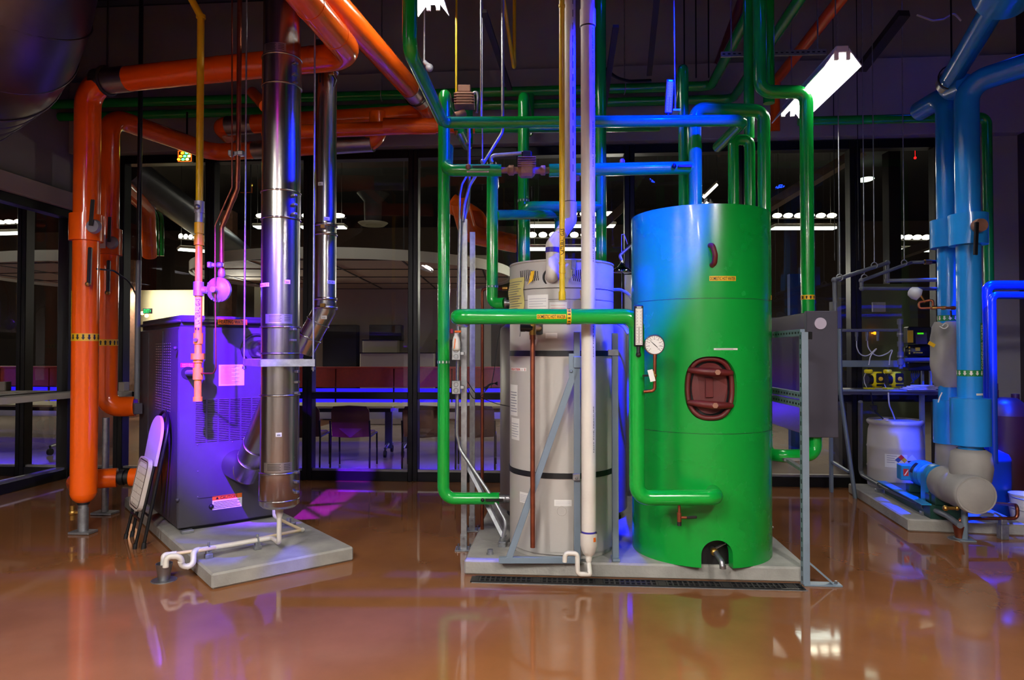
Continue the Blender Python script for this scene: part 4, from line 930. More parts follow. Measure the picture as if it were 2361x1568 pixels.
# relief valve with copper discharge pipe
pv = C(1228, 757, 4.53); rvv = thing('relief_valve', 'brass relief valve with a long copper discharge pipe', 'valve', pv)
hw = hs(*HU(1243, 757), 0); MB().cyl(hw, hw + NV * .012, .046, seg=24).build('escutcheon', M['black'], rvv)
MB().tube([hw, pv], .022, 14).cyl(pv + UP * .03, pv - UP * .045, .023).build('valve_body', M['brass'], rvv)
MB().tube([pv + UP * .0, pv - RT * .06 + UP * .005], .026, 14).lathe([(.028, 0), (.028, .03), (.028, .03), (.018, .034)], pv - RT * .05 + UP * .004, -RT, 12).build('bonnet', M['blackmetal'], rvv)
MB().bar(pv - RT * .075 + UP * .01, pv - RT * .085 - UP * .055, .014, .006).build('test_lever', M['steel'], rvv)
MB().cyl(pv - UP * .04, at(pv, zs(1263, 4.5)), .0165, seg=14).cyl(pv - UP * .04, pv - UP * .075, .02, seg=14).build('discharge_pipe', M['copper'], rvv)
# seismic frame
Yf = 4.56; sf_ = thing('seismic_brace', 'grey-blue steel brace with a diagonal leg holding the heater', 'frame', C(1330, 1288, Yf))
k = .056
p0, p1 = C(1331, 1288, Yf), C(1331, 765, Yf); MB().bar(at(p0, PAD), at(p0, p1.z), .042, .03, RT, .002).build('upright', M['strut'], sf_)
MB().bar(C(1331, 848, Yf - .02), C(1331, 822, Yf - .02), .05, .02, RT, .003).build('sleeve', M['strut'], sf_)
a_, b_ = C(1150, 1288, Yf), C(1336, 1291, Yf); MB().bar(at(a_, PAD + .02), at(b_, PAD + .02), .035, .04, FW, .002).build('base_rail', M['strut'], sf_)
MB().bar(at(C(1172, 1282, Yf), PAD + .02), C(1327, 850, Yf), .042, .03, RT, .002).build('diagonal', M['strut'], sf_)
g = MB(); q_ = C(1322, 850, Yf - .01); g.prism([q_ + UP * .1 - RT * .03, q_ + UP * .1 + RT * .02, q_ - UP * .04 + RT * .02, q_ - UP * .06 - RT * .03], NV * .006); g.ball(C(1317, 856, Yf - .02), .011, seg=8); g.build('gusset', M['strut'], sf_)
g = MB().box(C(1329, 1100, Yf - .03), (.05, .02, .045), (RT, FW, UP), .003); g.ball(C(1329, 1103, Yf - .05), .008, seg=8); g.build('strap_clip', M['galv'], sf_)
s2 = thing('seismic_upright', 'grey-blue steel upright on the right side of the water heater', 'frame', C(1418, 1275, 4.72))
p0, p1 = C(1419, 1282, 4.62), C(1414, 768, 4.62); MB().bar(at(p0, PAD), at(p0, p1.z), .042, .035, RT, .002).build('upright', M['strut'], s2)
MB().box(at(p0, PAD + .012), (.05, .09, .02), (RT, FW, UP), .002).bar(at(p0, PAD + .03) + FW * .02, at(p0, PAD + .11) + FW * .28 + RT * .05, .03, .006).build('foot_bracket', M['strut'], s2)
MB().bar(C(1414, 820, 4.6), C(1414, 806, 4.6), .07, .02, RT, .002).build('strap_clip', M['galv'], s2)
# storage vessel behind
vc = G(.45, 6.02, PAD); VR = .555; VZ = 1.755
sv = thing('storage_vessel', 'broad brown-grey storage vessel standing behind the water heater', 'tank', vc)
MB().lathe([(VR, .07), (VR, VZ - PAD - .05), (VR - .05, VZ - PAD - .01), (VR * .5, VZ - PAD + .0), (0, VZ - PAD + .02)], vc, UP, 48).build('vessel_jacket', M['storage'], sv)
MB().lathe([(VR - .06, 0), (VR - .06, .08), (VR - .06, .08), (0, .08)], vc, UP, 40).build('base_ring', M['black'], sv)
# ================================================================ GREEN PIPEWORK AND CENTRE
def pipe(name, label, pts, r, m='green', bend=None, seg=20, cat='pipe', n=7, group=None):
    return MB().tube(pts, r, seg, bend=(r * 1.6 if bend is None else bend), n=n).build(name, M[m], label=label, cat=cat, group=group)
def seam(par, p, d, r, m='green'): return MB().cyl(V(p) - V(d).normalized() * .003, V(p) + V(d).normalized() * .003, r + .0012, seg=24).build('jacket_seam', M[m], par)
# P1: tall riser left of the heater, falls to the heater side
YP1 = 5.05; r1 = C(1023, 700, YP1); R1 = .0445
z1t = zs(207, YP1); z1b = zs(1148, YP1); e1 = at(C(1151, 1148, YP1), z1b)
P1 = pipe('hot_water_riser', 'tall green riser left of the water heater that elbows into its foot', [e1, at(r1, z1b), at(r1, z1t), at(r1, z1t - .02) + FW * .35], R1, bend=.085)
d = (e1 - at(r1, z1b)).normalized()
uf = MB().cyl(e1, e1 + d * .03, .036, seg=8).cyl(e1, e1 + d * .09, .026).lathe([(.03, 0), (.033, .008), (.03, .016), (.03, .016), (.027, .03), (.032, .036), (.03, .044)], e1 + d * .03, d, 20).build('union_fitting', M['steel'], P1)
lv = e1 - d * .1 + NV * (R1 + .012); MB().bar(lv, lv + d * .13, .02, .008, UP, .003).ball(lv - d * .02, .014, seg=8).build('valve_lever', M['blackmetal'], P1)
for py in (560, 655, 410): seam(P1, at(r1, zs(py, YP1)), UP, R1)
band(at(r1, zs(835, YP1)), UP, NV, R1, P1, .026, [M['greenlab'], M['white']], 11, False)
# actuated valve high on P1
va = C(1071, 232, 5.6); va0 = at(r1, z1t - .02) + FW * .35
vv = thing('control_valve', 'bronze control valve with a finned motor head at the top of the left riser', 'valve', va)
MB().tube([va0, va0 + FW * .16 + RT * .02, va - UP * .1], .034, 14, bend=.05).build('valve_body', M['bronze'], vv)
mh = MB().box(va + UP * .0, (.15, .12, .11), (RT, FW, UP), .012)
for k in range(5): mh.box(va + UP * (-.05 + .022 * k), (.165, .135, .009), (RT, FW, UP), .003)
mh.build('motor_head', M['bronze'], vv); MB().box(va + UP * .085 - RT * .0, (.105, .1, .06), (RT, FW, UP), .006).build('wiring_box', M['bronze'], vv)
MB().tube([va + UP * .05 + RT * .06, va + UP * .08 + RT * .1, va + UP * .03 + RT * .11, va - UP * .1 + RT * .1], .013, 10, bend=.03).build('conduit_elbow', M['galv'], vv)
dn_ = C(1079, 262, 5.75)
P1b = pipe('hot_water_drop', 'short green drop hanging under the bronze control valve', [dn_ + UP * .05, at(dn_, zs(338, 5.75)), C(1058, 296, 5.3)], .042, bend=.07)
MB().cyl(C(1053, 302, 5.3), C(1050, 312, 5.3), .012).ball(C(1051, 308, 5.3), .014, seg=8).build('vent_cock', M['brass'], P1b)
# H1: overhead loop coming from above, across to the right
YH1 = 4.85; zH1 = zs(283, YH1); n1 = FL(945, 118, zH1); RH = .041
h0 = FL(1022, 283, zH1); h1 = FL(1716, 278, zH1); h2 = FL(1673, 318, zH1); h3 = C(1722, 322, 5.65)
hb = h1 + FW * .62; hb = at(hb, zH1)
H1 = pipe('hot_water_crossover', 'level green pipe crossing in front of the risers and turning blue-lit to the right', [at(n1, ZC), n1, h0, h1, hb], RH, bend=.07)
seam(H1, h0 + (n1 - h0) * .12, n1 - h0, RH); seam(H1, h0 + (h1 - h0) * .02, h1 - h0, RH)
th = C(1543, 222, 4.8)
def thermometer(px0, py0, px1, py1, Y, label, par=None):
    a_, b_ = C(px0, py0, Y), C(px1, py1, Y); c_ = (a_ + b_) / 2; up = (a_ - b_).normalized(); L = (a_ - b_).length; ex = up.cross(NV) * -1; ex = NV.cross(up) * -1; ex = up.cross(NV); n_ = NV
    if ex.dot(RT) < 0: ex = -ex
    t_ = thing('thermometer', label, 'thermometer', b_)
    MB().box(c_ - n_ * .01, (.056, .025, L), (ex, -n_, up), .005).build('case', M['blackplastic'], t_)
    f_ = s_flat(c_ + n_ * .004, ex, up); g = MB(); g.patch(f_, -.021, .021, -L * .46, L * .42, 1, 1); g.m = 1
    for k in range(22):
        v_ = -L * .42 + L * .8 * k / 21; w_ = .011 if k % 2 == 0 else .006
        g.patch(f_, -.019, -.019 + w_, v_ - .0012, v_ + .0012, 1, 1, .0028).patch(f_, .019 - w_, .019, v_ - .0012, v_ + .0012, 1, 1, .0028)
    g.patch(f_, -.0015, .0015, -L * .44, -L * .02, 1, 1, .0028); g.m = 2
    g.patch(f_, -.014, .014, L * .43, L * .475, 1, 1, .003)
    g.build('scale', [M['strip'], M['ink'], M['alu']], t_)
    MB().cyl(b_ - n_ * .012, b_ - n_ * .012 - up * .04, .012).ball(b_ - up * .05 - n_ * .012, .017, seg=10).build('bulb_stem', M['blackplastic'], t_)
    return t_
thermometer(1546, 183, 1541, 262, 4.8, 'violet-lit dial-stick thermometer standing on the level green crossover pipe')
p_ = C(1557, 258, 4.83); q_ = C(1546, -40, 4.6); MB().cyl(p_, at(q_, ZC), .005, seg=8).box(p_, (.05, .09, .012), (RT, FW, UP)).build('hanger_rod', M['galv'], label='blue-lit hanger rod beside the upper thermometer', cat='rod', group='hanger rods')
# right-hand loop at the end of H1: down pipes into the tank top
PL = pipe('hot_water_loop', 'green loop turning back above the tank with two legs into its top', [at(C(1691, 420, 5.15), TZ - .02), at(C(1691, 420, 5.15), zs(320, 5.15)), at(C(1729, 420, 5.15), zs(320, 5.15)), at(C(1729, 420, 5.15), TZ - .02)], .04, bend=.05)
d8 = C(1727, 250, 5.4); pipe('hot_water_drop', 'dim green vertical pipe rising behind the loop above the green tank', [at(d8, zs(318, 5.4)), at(d8, ZC)], .04)
# headers along the back
yh = 7.45; hz1 = 4.37; hz2 = 4.27
ha = V((X0, yh, hz1)); hb_ = YW(1640, 205, yh); hb_.z = hz1; hn = FL(1748, -12, hz1); hn2 = hn + (hn - hb_) * .4
HD1 = pipe('overhead_header', 'upper green header running along the back wall then sloping over the tank', [ha, hb_, hn2], .052, bend=.1)
yk = 7.58; ka = V((X0, yk, hz2)); kb = YW(1690, 228, yk); kb.z = hz2; kn = FL(1850, -12, hz2)
HD2 = pipe('overhead_header', 'lower green header along the back wall, dimmer and tucked under the upper one', [ka, kb, kn + (kn - kb) * .3], .05, bend=.1)
HD3 = pipe('overhead_header', 'short green pipe in shadow just below the two headers at the back', [C(1095, 298, 6.8), C(1192, 296, 6.8), C(1520, 293, 6.85)], .045, bend=0)
for px in (640, 880, 1112, 1440):
    q_ = YW(px, 215, yh); q_.z = hz1
    MB().tube([q_ + (FW * cos(a) + UP * sin(a)) * .062 for a in [k * pi / 9 for k in range(18)]], .005, 6, closed=True).cyl(q_ + UP * .062, at(q_, ZC), .006, seg=8).build('clevis_hanger', M['galv'], HD1)
p3 = C(1207, 300, 6.3); P3 = pipe('hot_water_riser', 'green riser behind the water heater, the one capped by a dark elbow at the header', [at(p3, VZ - .04), at(p3, zs(214, 6.3)), V((p3.x, yh, zs(214, 6.3))), V((p3.x, yh, hz1 - .04))], .052, bend=.09)
band(at(p3, zs(462, 6.3)), UP, NV, .052, P3, .03, [M['greenlab'], M['white']], 11, True)
p4 = C(1386, 500, 5.95); r4 = C(1209, 475, 5.95); z4 = zs(476, 5.95)
P4 = pipe('hot_water_riser', 'dark green riser mostly hidden behind the wide white vent pipe', [at(p4, VZ - .04), at(p4, ZC)], .047)
R4 = pipe('hot_water_branch', 'green branch looping down from the hidden riser behind the grey vent pipe', [at(p4, z4), at(r4, z4), at(r4, VZ - .03)], .05, bend=.075)
p2 = C(1135, 600, 5.2); z2 = zs(700, 5.2)
P2 = pipe('hot_water_drop', 'green drop pipe behind the strut posts that elbows into the heater top', [at(C(1164, 700, 5.15), z2), at(p2, z2), at(p2, zs(388, 5.2)), at(p2, zs(388, 5.2)) + FW * .5], .044, bend=.08)
q_ = at(C(1164, 700, 5.15), z2); MB().cyl(q_ - RT * .005, q_ + RT * .012, .04, seg=8).cyl(q_, q_ + RT * .05, .025).build('union_fitting', M['steel'], P2)
band(at(p2, zs(661, 5.2)), UP, NV, .044, P2, .02, [M['greenlab'], M['white']], 11, False)
b2 = C(1289, 494, 6.1); pipe('hot_water_branch', 'thin green branch running right from the drop pipe behind the strut posts', [at(p2, zs(495, 5.2)) + RT * .02, b2, at(b2, VZ - .03)], .04, bend=.07)
# H2: short pipe with check valve set, then the blue-lit pipe
YH2 = 4.98; zH2 = zs(391, YH2); hl = at(C(1030, 391, YH2), zH2); hr = at(C(1156, 391, YH2), zH2)
P5b = C(1603, 430, 5.0)
H2 = pipe('hot_water_branch', 'short level green pipe with a black test plug just left of the bronze lever valve', [hl + FW * .3 - RT * .02 + UP * .25, hl, hr], .0445, bend=.06)
d = (hr - hl).normalized(); f_ = s_along(hl + d * .22, d, NV, .0445)
g = MB(); g.patch(f_, -.07, .09, -.026, -.016, 6, 1); g.m = 1; g.patch(f_, -.06, .08, -.0225, -.0195, 6, 1, .003); g.build('pipe_label', [M['white'], M['ink']], H2)
lv = hl + d * .19 + NV * .055 + UP * .012; MB().bar(lv, lv + d * .13, .018, .008, UP, .003).build('valve_lever', M['black'], H2)
MB().ball(lv - d * .03, .02, seg=10).build('valve_stem', M['bronze'], H2)
x0_, x1_ = at(C(1156, 391, YH2), zH2), at(C(1268, 391, YH2), zH2); dx = (x1_ - x0_).normalized(); L = (x1_ - x0_).length
cv_ = thing('lever_valve', 'bronze valve with finned bonnet and a long grey lever arm between two level pipes', 'valve', (x0_ + x1_) / 2)
MB().lathe([(.022, 0), (.022, L * .12), (.022, L * .12), (.03, L * .14), (.038, L * .16), (.038, L * .25), (.038, L * .25), (.026, L * .27), (.024, L * .34), (.04, L * .4), (.055, L * .5), (.04, L * .62), (.024, L * .72), (.026, L * .8), (.036, L * .82), (.036, L * .9), (.036, L * .9), (.024, L * .91), (.022, L)], x0_, dx, 18).build('valve_body', M['bronze'], cv_)
vc_ = x0_ + dx * (L * .52); g = MB().box(vc_ + UP * .01, (.12, .1, .12), (dx, FW, UP), .02)
for k in range(5): g.box(vc_ + UP * (.02 + .016 * k), (.132, .112, .007), (dx, FW, UP), .002)
g.build('bonnet', M['bronze'], cv_)
MB().box(vc_ + UP * .105, (.075, .06, .07), (dx, FW, UP), .01).build('packing_box', M['blackmetal'], cv_)
MB().tube([vc_ + UP * .13 + dx * .02, vc_ + UP * .125 - dx * .05, vc_ + UP * .11 - dx * .24, vc_ + UP * .09 - dx * .265, vc_ + UP * .06 - dx * .255], .014, 12, bend=.04).build('lever_arm', M['galv'], cv_)
hc0 = at(C(1266, 391, YH2), zH2); hc1 = at(P5b, zs(385, 5.0))
H2b = pipe('hot_water_branch', 'level pipe glowing blue between the bronze lever valve and the tank riser', [hc0, hc1 - RT * .02], .047, bend=0)
f_ = MB(); q_ = hc0 + (hc1 - hc0) * .87 + NV * .058; f_.bar(q_, q_ + RT * .1, .02, .008, UP, .003).ball(q_ - RT * .03, .018, seg=8); f_.build('valve_lever', M['blackmetal'], H2b)
q_ = hc0 + (hc1 - hc0) * .5; MB().lathe([(.02, 0), (.02, .02), (.02, .02), (.012, .03)], q_ + UP * .045, UP, 8).build('test_plug', M['bronze'], H2b)
q_ = hc0 + (hc1 - hc0) * .19; MB().lathe([(.02, 0), (.02, .03), (.02, .03), (.012, .04)], q_ - UP * .045, -UP, 8).build('test_plug', M['bronze'], H2b)
# P5-P6: from tank top over to the right-hand leg and exchanger
p6 = C(1763, 600, 5.05); zt6 = zs(252, 5.05); zb6 = zs(1044, 5.1); ex_ = at(C(1880, 1044, 5.02), zb6)
P5 = pipe('tank_riser', 'blue-lit riser from the tank top that crosses right and drops beside the tank', [at(P5b, TZ - .01), at(P5b, zt6), at(p6, zt6), at(p6, zb6), at(C(1805, 1048, 4.95), zb6), ex_, at(ex_, zs(1003, 5.02))], .046, bend=.075)
seam(P5, at(p6, zs(1000, 5.1)), UP, .049); band(at(p6, zs(688, 5.1)), UP, NV, .046, P5, .034, YI, 11, False)
MB().cyl(at(P5b, zs(330, 5.0)), at(P5b, TZ), .0485, seg=24).build('jacket_sleeve', M['green'], P5)
q_ = C(1576, 300, 5.25); pipe('tank_riser', 'green riser just behind the blue-lit one over the tank, topped by a sloping elbow', [at(q_, TZ - .02), at(q_, zs(152, 5.25)), C(1560, 235, 6.6)], .04, bend=.07)
# P7 into the exchanger top
p7 = C(1861, 500, 5.1); p7b = C(1752, 100, 5.1); z7 = zs(208, 5.1)
P7 = pipe('exchanger_feed', 'green feed pipe dropping into the top of the grey plate exchanger', [at(p7, zs(722, 5.1)), at(p7, z7), at(p7b, z7), at(p7b, ZC)], .049, bend=.08)
band(at(p7, zs(686, 5.1)), UP, NV, .049, P7, .034, YI, 11, True)
q_ = C(1772, 100, 5.5); pipe('exchanger_feed', 'second dim green pipe rising just behind the exchanger feed under the ceiling', [at(q_, zs(235, 5.5)), at(q_, ZC)], .045)
# H3: domestic hot water pipe with vertical leg to the tank
YH3 = 4.28; zH3 = zs(730, YH3); RH3 = .049; l3 = at(C(1054, 730, YH3), zH3); v3 = C(1468, 900, YH3); zl3 = zs(1146, YH3)
e3 = at(C(1652, 1146, YH3), zl3); ein = e3 + V((0.02, .24, 0))
H3 = pipe('domestic_hot_water_pipe', 'bright green labelled pipe crossing in front of the heater and dropping to the tank foot', [l3 + FW * .6 - RT * .0, l3, at(v3, zH3), at(v3, zl3), e3, ein], RH3, bend=.078, seg=26, n=9)
a_ = at(C(1275, 730, YH3), zH3); f_ = s_along(a_, RT, NV, RH3); g = MB(); wpx = lambda p: (p - 1275) / F * YH3
g.patch(f_, wpx(1237), wpx(1304), -.0165, .012, 4, 4); g.m = 1; g.text('DOMESTIC HOT WATER', f_, wpx(1270.5), -.002, wpx(1303) - wpx(1239), .021); g.build('pipe_label', YI, H3)
q_ = at(C(1311, 730, YH3), zH3); fb = s_ring(q_, RT, NV, RH3); g = MB(); g.patch(fb, -RH3 * 3.1, RH3 * 3.1, -.0135, .0135, 32, 1, .0014); g.m = 1
for k in range(14):
    u = -RH3 * pi + 2 * RH3 * pi * (k + .5) / 14
    g.poly2([(u - .003, -.009), (u + .003, -.009), (u + .003, .002), (u - .003, .002)], fb).poly2([(u - .007, .002), (u + .007, .002), (u, .01)], fb)
g.build('flow_arrow_band', YI, H3)
vt_ = at(C(1566, 1165, YH3), zl3 - RH3); MB().cyl(vt_, vt_ - UP * .1, .0085).cyl(vt_ - UP * .045, vt_ - UP * .1, .014).cyl(vt_ - UP * .075, vt_ - UP * .075 + RT * .045, .009).build('drain_valve', M['copper'], H3)
MB().bar(vt_ - UP * .075 + RT * .045, vt_ - UP * .072 + RT * .11, .018, .012, UP, .004).build('valve_lever', M['black'], H3)
MB().lathe([(.0135, 0), (.0135, .025), (.0135, .025), (0, .025)], vt_ - UP * .125, UP, 12).build('hose_cap', M['black'], H3)
thermometer(1473, 704, 1473, 799, 4.2, 'stick thermometer with white scale clipped to the corner of the labelled green pipe')
# pressure gauge on the copper tail
gc = C(1509, 795, 4.22); pgz = thing('pressure_gauge', 'round white dial gauge on a copper tail in front of the tank', 'gauge', gc)
MB().lathe([(.06, -.03), (.063, -.02), (.063, .004), (.063, .004), (.057, .008), (.057, .008), (.057, .002)], gc, NV, 36).lathe([(.06, -.03), (0, -.03)], gc, NV, 24).build('case', M['steel'], pgz)
f_ = s_flat(gc + NV * .0, RT, UP); g = MB(); g.poly2([(.058 * cos(k * pi / 20), .058 * sin(k * pi / 20)) for k in range(40)], f_, .002); g.m = 1
for k in range(17):
    a = radians(225 - 270 * k / 16); c_, s_ = cos(a), sin(a); r0 = .043 if k % 2 == 0 else .047; w_ = .0012
    g.poly2([(r0 * c_ - w_ * s_, r0 * s_ + w_ * c_), (.053 * c_ - w_ * s_, .053 * s_ + w_ * c_), (.053 * c_ + w_ * s_, .053 * s_ - w_ * c_), (r0 * c_ + w_ * s_, r0 * s_ - w_ * c_)], f_, .003)
for n_, t_ in enumerate(('0', '20', '40', '60', '80', '100', '120', '140', '160')):
    a = radians(225 - 270 * n_ / 8); g.text(t_, f_, .036 * cos(a), .036 * sin(a), .004 * len(t_) + .001, .006, .003)
g.build('dial', [M['gauge'], M['ink']], pgz)
a = radians(135); g = MB(); g.poly2([(-.0015, -.026), (.0015, -.026), (.0025, 0), (.0004, .047), (-.0004, .047), (-.0025, 0)], s_flat(gc + NV * .004, RT * cos(-radians(-48)) + UP * sin(radians(48)), UP * cos(radians(48)) - RT * sin(radians(48))), .001); g.build('needle', M['ink'], pgz)
cp = [gc - UP * .058 - NV * -.01, at(gc, zs(901, 4.22)), at(C(1484, 901, 4.22), zs(903, 4.22))]
MB().tube(cp, .0105, 12, bend=.025).cyl(cp[0], cp[0] - UP * .03, .013, seg=6).build('copper_tail', M['copper'], pgz)
q_ = C(1508, 866, 4.22); MB().ball(q_, .019, seg=10).cyl(q_ + UP * .03, q_ - UP * .03, .0145).build('isolating_valve', M['brass'], pgz)
MB().bar(q_ + NV * .015, q_ + NV * .02 - RT * .075, .012, .006, UP).build('valve_lever', M['blackmetal'], pgz)
q_ = C(1502, 866, 4.19); MB().box(q_, (.035, .002, .075), (RT * .9 + UP * .2, FW, UP * .95 - RT * .25)).build('hanging_tag', M['white'], pgz)

# ================================================================ vents and gas over the heater
YPV = 4.47; pv0 = C(1357, 1000, YPV); RPV = .0465
wv = thing('vent_pipe', 'wide white vent pipe running from ceiling to the pad in front of the heater', 'pipe', at(pv0, .2))
MB().cyl(at(pv0, zs(1228, YPV)), at(pv0, ZC), RPV, seg=28).build('pipe', M['pvc'], wv)
zc = zs(34, YPV); MB().cyl(at(pv0, zc - .06), at(pv0, zc + .05), RPV + .006, seg=28).build('coupling', M['pvc'], wv)
MB().lathe([(RPV + .001, -.004), (RPV + .0015, 0), (RPV + .001, .006)], at(pv0, zc - .065), UP, 28).build('glue_line', M['ink'], wv)
z_a, z_b = zs(1226, YPV), zs(1272, YPV)
MB().lathe([(RPV + .008, z_a), (RPV + .008, z_a - .085), (RPV + .006, z_a - .09), (RPV, z_a - .115), (RPV * .75, z_a - .14), (RPV * .42, z_a - .155), (.022, z_a - .16), (.018, z_a - .185)], at(pv0, 0), UP, 28).build('reducer_cap', M['pvc'], wv)
MB().lathe([(RPV + .0012, z_a), (RPV + .0018, z_a + .006), (RPV + .0012, z_a + .012)], at(pv0, 0), UP, 28).build('primer_ring', M['primer'], wv)
f_ = s_ring(at(pv0, z_a - .035), UP, NV, RPV + .008); g = MB(); g.patch(f_, .025, .045, -.014, .014, 4, 1); g.build('orange_sticker', M['orangelab'], wv)
f_ = s_ring(at(pv0, 0), UP, NV, RPV); g = MB()
for k in range(5): 
    z_ = 1.0 + k * .62; g.text('NOT FOR PRESSURE', lambda u, v, l=0: f_(-v + .03, u + z_, l), 0, 0, .3, .008, .0012)
g.build('printed_line', M['ink'], wv)
tr = [at(pv0, z_a - .18), at(C(1356, 1320, YPV - .03), zs(1320, YPV)), C(1332, 1324, YPV - .06), C(1331, 1276, YPV - .06), C(1303, 1276, YPV - .06), C(1302, 1296, YPV - .06)]
tr[1] = at(tr[0], tr[2].z) - FW * .06; tr.insert(1, tr[0] - UP * .06 )
MB().tube([tr[0], tr[0] - UP * .02, V((tr[2].x, tr[2].y, tr[0].z - .06)), tr[2], tr[3], tr[4], tr[5], tr[6]], .0155, 14, bend=.024).build('trap', M['pvc'], wv)
YGV = 4.74; gv = C(1314, 300, YGV); RGV = .041
gvt = thing('vent_pipe', 'greyish plastic vent pipe that elbows down into the heater cap', 'pipe', at(gv, 3))
za_, zb__ = zs(482, YGV), zs(570, 4.66)
v5 = [at(gv, ZC), at(gv, za_), C(1274, 566, 4.66), C(1274, 640, 4.58)]
MB().tube([v5[0], v5[1]], RGV, 24).build('pipe', M['pvc'], gvt)
MB().tube([at(gv, za_ + .05), at(gv, za_ - .08), (at(gv, za_ - .08) + v5[2]) / 2 ], RGV + .006, 24, bend=.05).build('elbow', M['pvc'], gvt)
MB().tube([at(gv, za_ - .08), v5[2]], RGV, 24).build('offset_pipe', M['pvc'], gvt)
e_ = v5[2] + (at(gv, za_ - .08) - v5[2]) * .35; MB().tube([e_, v5[2], v5[2] - UP * .03], RGV + .008, 24, bend=.06).build('elbow', M['pvc'], gvt)
vb = C(1274, 625, 4.55); MB().tube([v5[2] - UP * .03, at(v5[2], zs(600, 4.66)), vb - UP * .02, vb - UP * .03 + FW * .12], RGV + .004, 24, bend=.06).build('inlet_elbow', M['pvc'], gvt)
for p_ in (at(v5[2], zs(578, 4.66)),): MB().cyl(p_ + UP * .022, p_ - UP * .012, RGV + .0092, seg=24).build('primer_ring', M['primer'], gvt)
MB().cyl(e_, e_ + (at(gv, za_) - v5[2]).normalized() * .012, RGV + .002, seg=24).build('primer_ring', M['primer'], gvt)
vp_ = at(gv, za_ + .05); MB().cyl(vp_, vp_ + UP * .006, RGV + .0015, seg=24).build('glue_line', M['ink'], gvt)
f_ = s_ring(at(gv, 0), UP, NV, RGV); g = MB()
for k in range(14): g.patch(f_, .016, .021, 2.75 + k * .09, 2.75 + k * .09 + .05, 1, 1, .0012)
g.build('printed_line', M['ink'], gvt)
MB().tube([vb - UP * .03 + FW * .1 + (RT * cos(a) + UP * sin(a)) * .056 for a in [k * pi / 12 for k in range(24)]], .008, 6, closed=True).build('rubber_grommet', M['black'], gvt)
YY = 4.5; gy = C(1296, 500, YY); gz = thing('gas_pipe', 'yellow gas pipe dropping in front of the water heater cap', 'pipe', at(gy, 1.9))
ry = .0185; MB().cyl(at(gy, zs(690, YY)), at(gy, ZC), ry, seg=16).build('pipe', M['yellow'], gz)
for a_, b_, r_, nm, sg in ((604, 609, .024, 'coupling', 16), (609, 624, .021, 'coupling', 16), (624, 630, .023, 'coupling', 16), (672, 692, .023, 'cap', 8), (4, 10, .022, 'coupling', 16)):
    MB().lathe([(ry * .9, 0), (r_, 0), (r_, 0), (r_, zs(a_, YY) - zs(b_, YY)), (r_, zs(a_, YY) - zs(b_, YY)), (ry * .9, zs(a_, YY) - zs(b_, YY))], at(gy, zs(b_, YY)), UP, sg).build(nm, M['yellow'], gz)
ht_ = at(gy, zs(636, YY)); MB().tube([ht_, ht_ + FW * .2 + RT * .02], .018, 12).build('heater_branch', M['black'], gz)
f_ = s_ring(at(gy, 0), UP, NV, ry); zc = zs(558, YY); g = MB(); g.patch(f_, -.018, .018, zc - .095, zc + .095, 6, 1); g.m = 1; g.text('NATURAL GAS', lambda u, v, l=0: f_(-v, u + zc, l), 0, 0, .175, .022); g.build('pipe_label', YI, gz)
q0_, q1_ = C(1157, -30, 5.6), C(1186, 165, 6.2); MB().tube([q0_ + (q0_ - q1_), q1_, at(q1_, ZC)], .016, 12, bend=.03).build('gas_pipe', M['yellow'], label='yellow gas pipe making a sharp V under the ceiling left of the vents', cat='pipe')

# ================================================================ strut posts, conduits and boxes left of the heater
def post(px, py, Y, ztop_py, label, w_=.043):
    b_ = C(px, py, Y); b_ = at(b_, 0); t_ = thing('strut_post', label, 'post', b_)
    zt = zs(ztop_py, Y)
    g = MB(); ax = (RT, FW, UP); h = zt / 2
    g.box(b_ + UP * h - RT * (w_ / 2 - .0015), (.003, w_, zt), ax).box(b_ + UP * h + RT * (w_ / 2 - .0015), (.003, w_, zt), ax).box(b_ + UP * h - FW * (w_ / 2 - .0015), (w_, .003, zt), ax)
    g.build('channel', M['galv'], t_)
    MB().box(b_ + UP * .004, (.13, .13, .008), ax, .002).box(b_ + UP * .06 - RT * .001, (w_ + .008, w_ + .008, .11), ax, .002).build('base_plate', M['galv'], t_)
    g = MB()
    for s_ in ((-.045, -.045), (.045, -.045), (.045, .045), (-.045, .045)): g.cyl(b_ + RT * s_[0] + FW * s_[1] + UP * .008, b_ + RT * s_[0] + FW * s_[1] + UP * .03, .007, seg=6)
    for z_ in (.035, .09): g.cyl(b_ - FW * (w_ / 2 + .004) + UP * z_, b_ - FW * (w_ / 2 + .012) + UP * z_, .01, seg=6)
    g.build('bolt', M['steel'], t_); return t_
sp1 = post(1070, 1000, 5.22, 505, 'front galvanised strut post left of the water heater')
sp2 = post(1089, 1000, 5.78, 535, 'rear galvanised strut post behind the front one, left of the water heater')
q0_ = C(1073, 1062, 5.3); q1_ = C(1162, 1238, 5.0)
MB().bar(q0_, q1_, .042, .02, RT).bar(q0_ + UP * .02, q1_ + UP * .02, .006, .03).build('diagonal_brace', M['galv'], label='galvanised diagonal brace from the strut posts down to the pad', cat='brace')
jb = C(1158, 1262, 4.95); jz = thing('junction_box', 'cast grey conduit box standing on the pad beside the heater brace', 'junction box', jb)
MB().box(jb, (.055, .06, .09), (RT, FW, UP), .006).cyl(jb - UP * .04, at(jb, PAD + .005), .022).cyl(jb + UP * .04, jb + UP * .07, .02).build('body', M['galv'], jz)
g = MB()
for s_ in (-1, 1):
    for q in (-1, 1): g.ball(jb + NV * .032 + RT * s_ * .02 + UP * q * .036, .005, seg=6)
g.build('screw', M['steel'], jz)
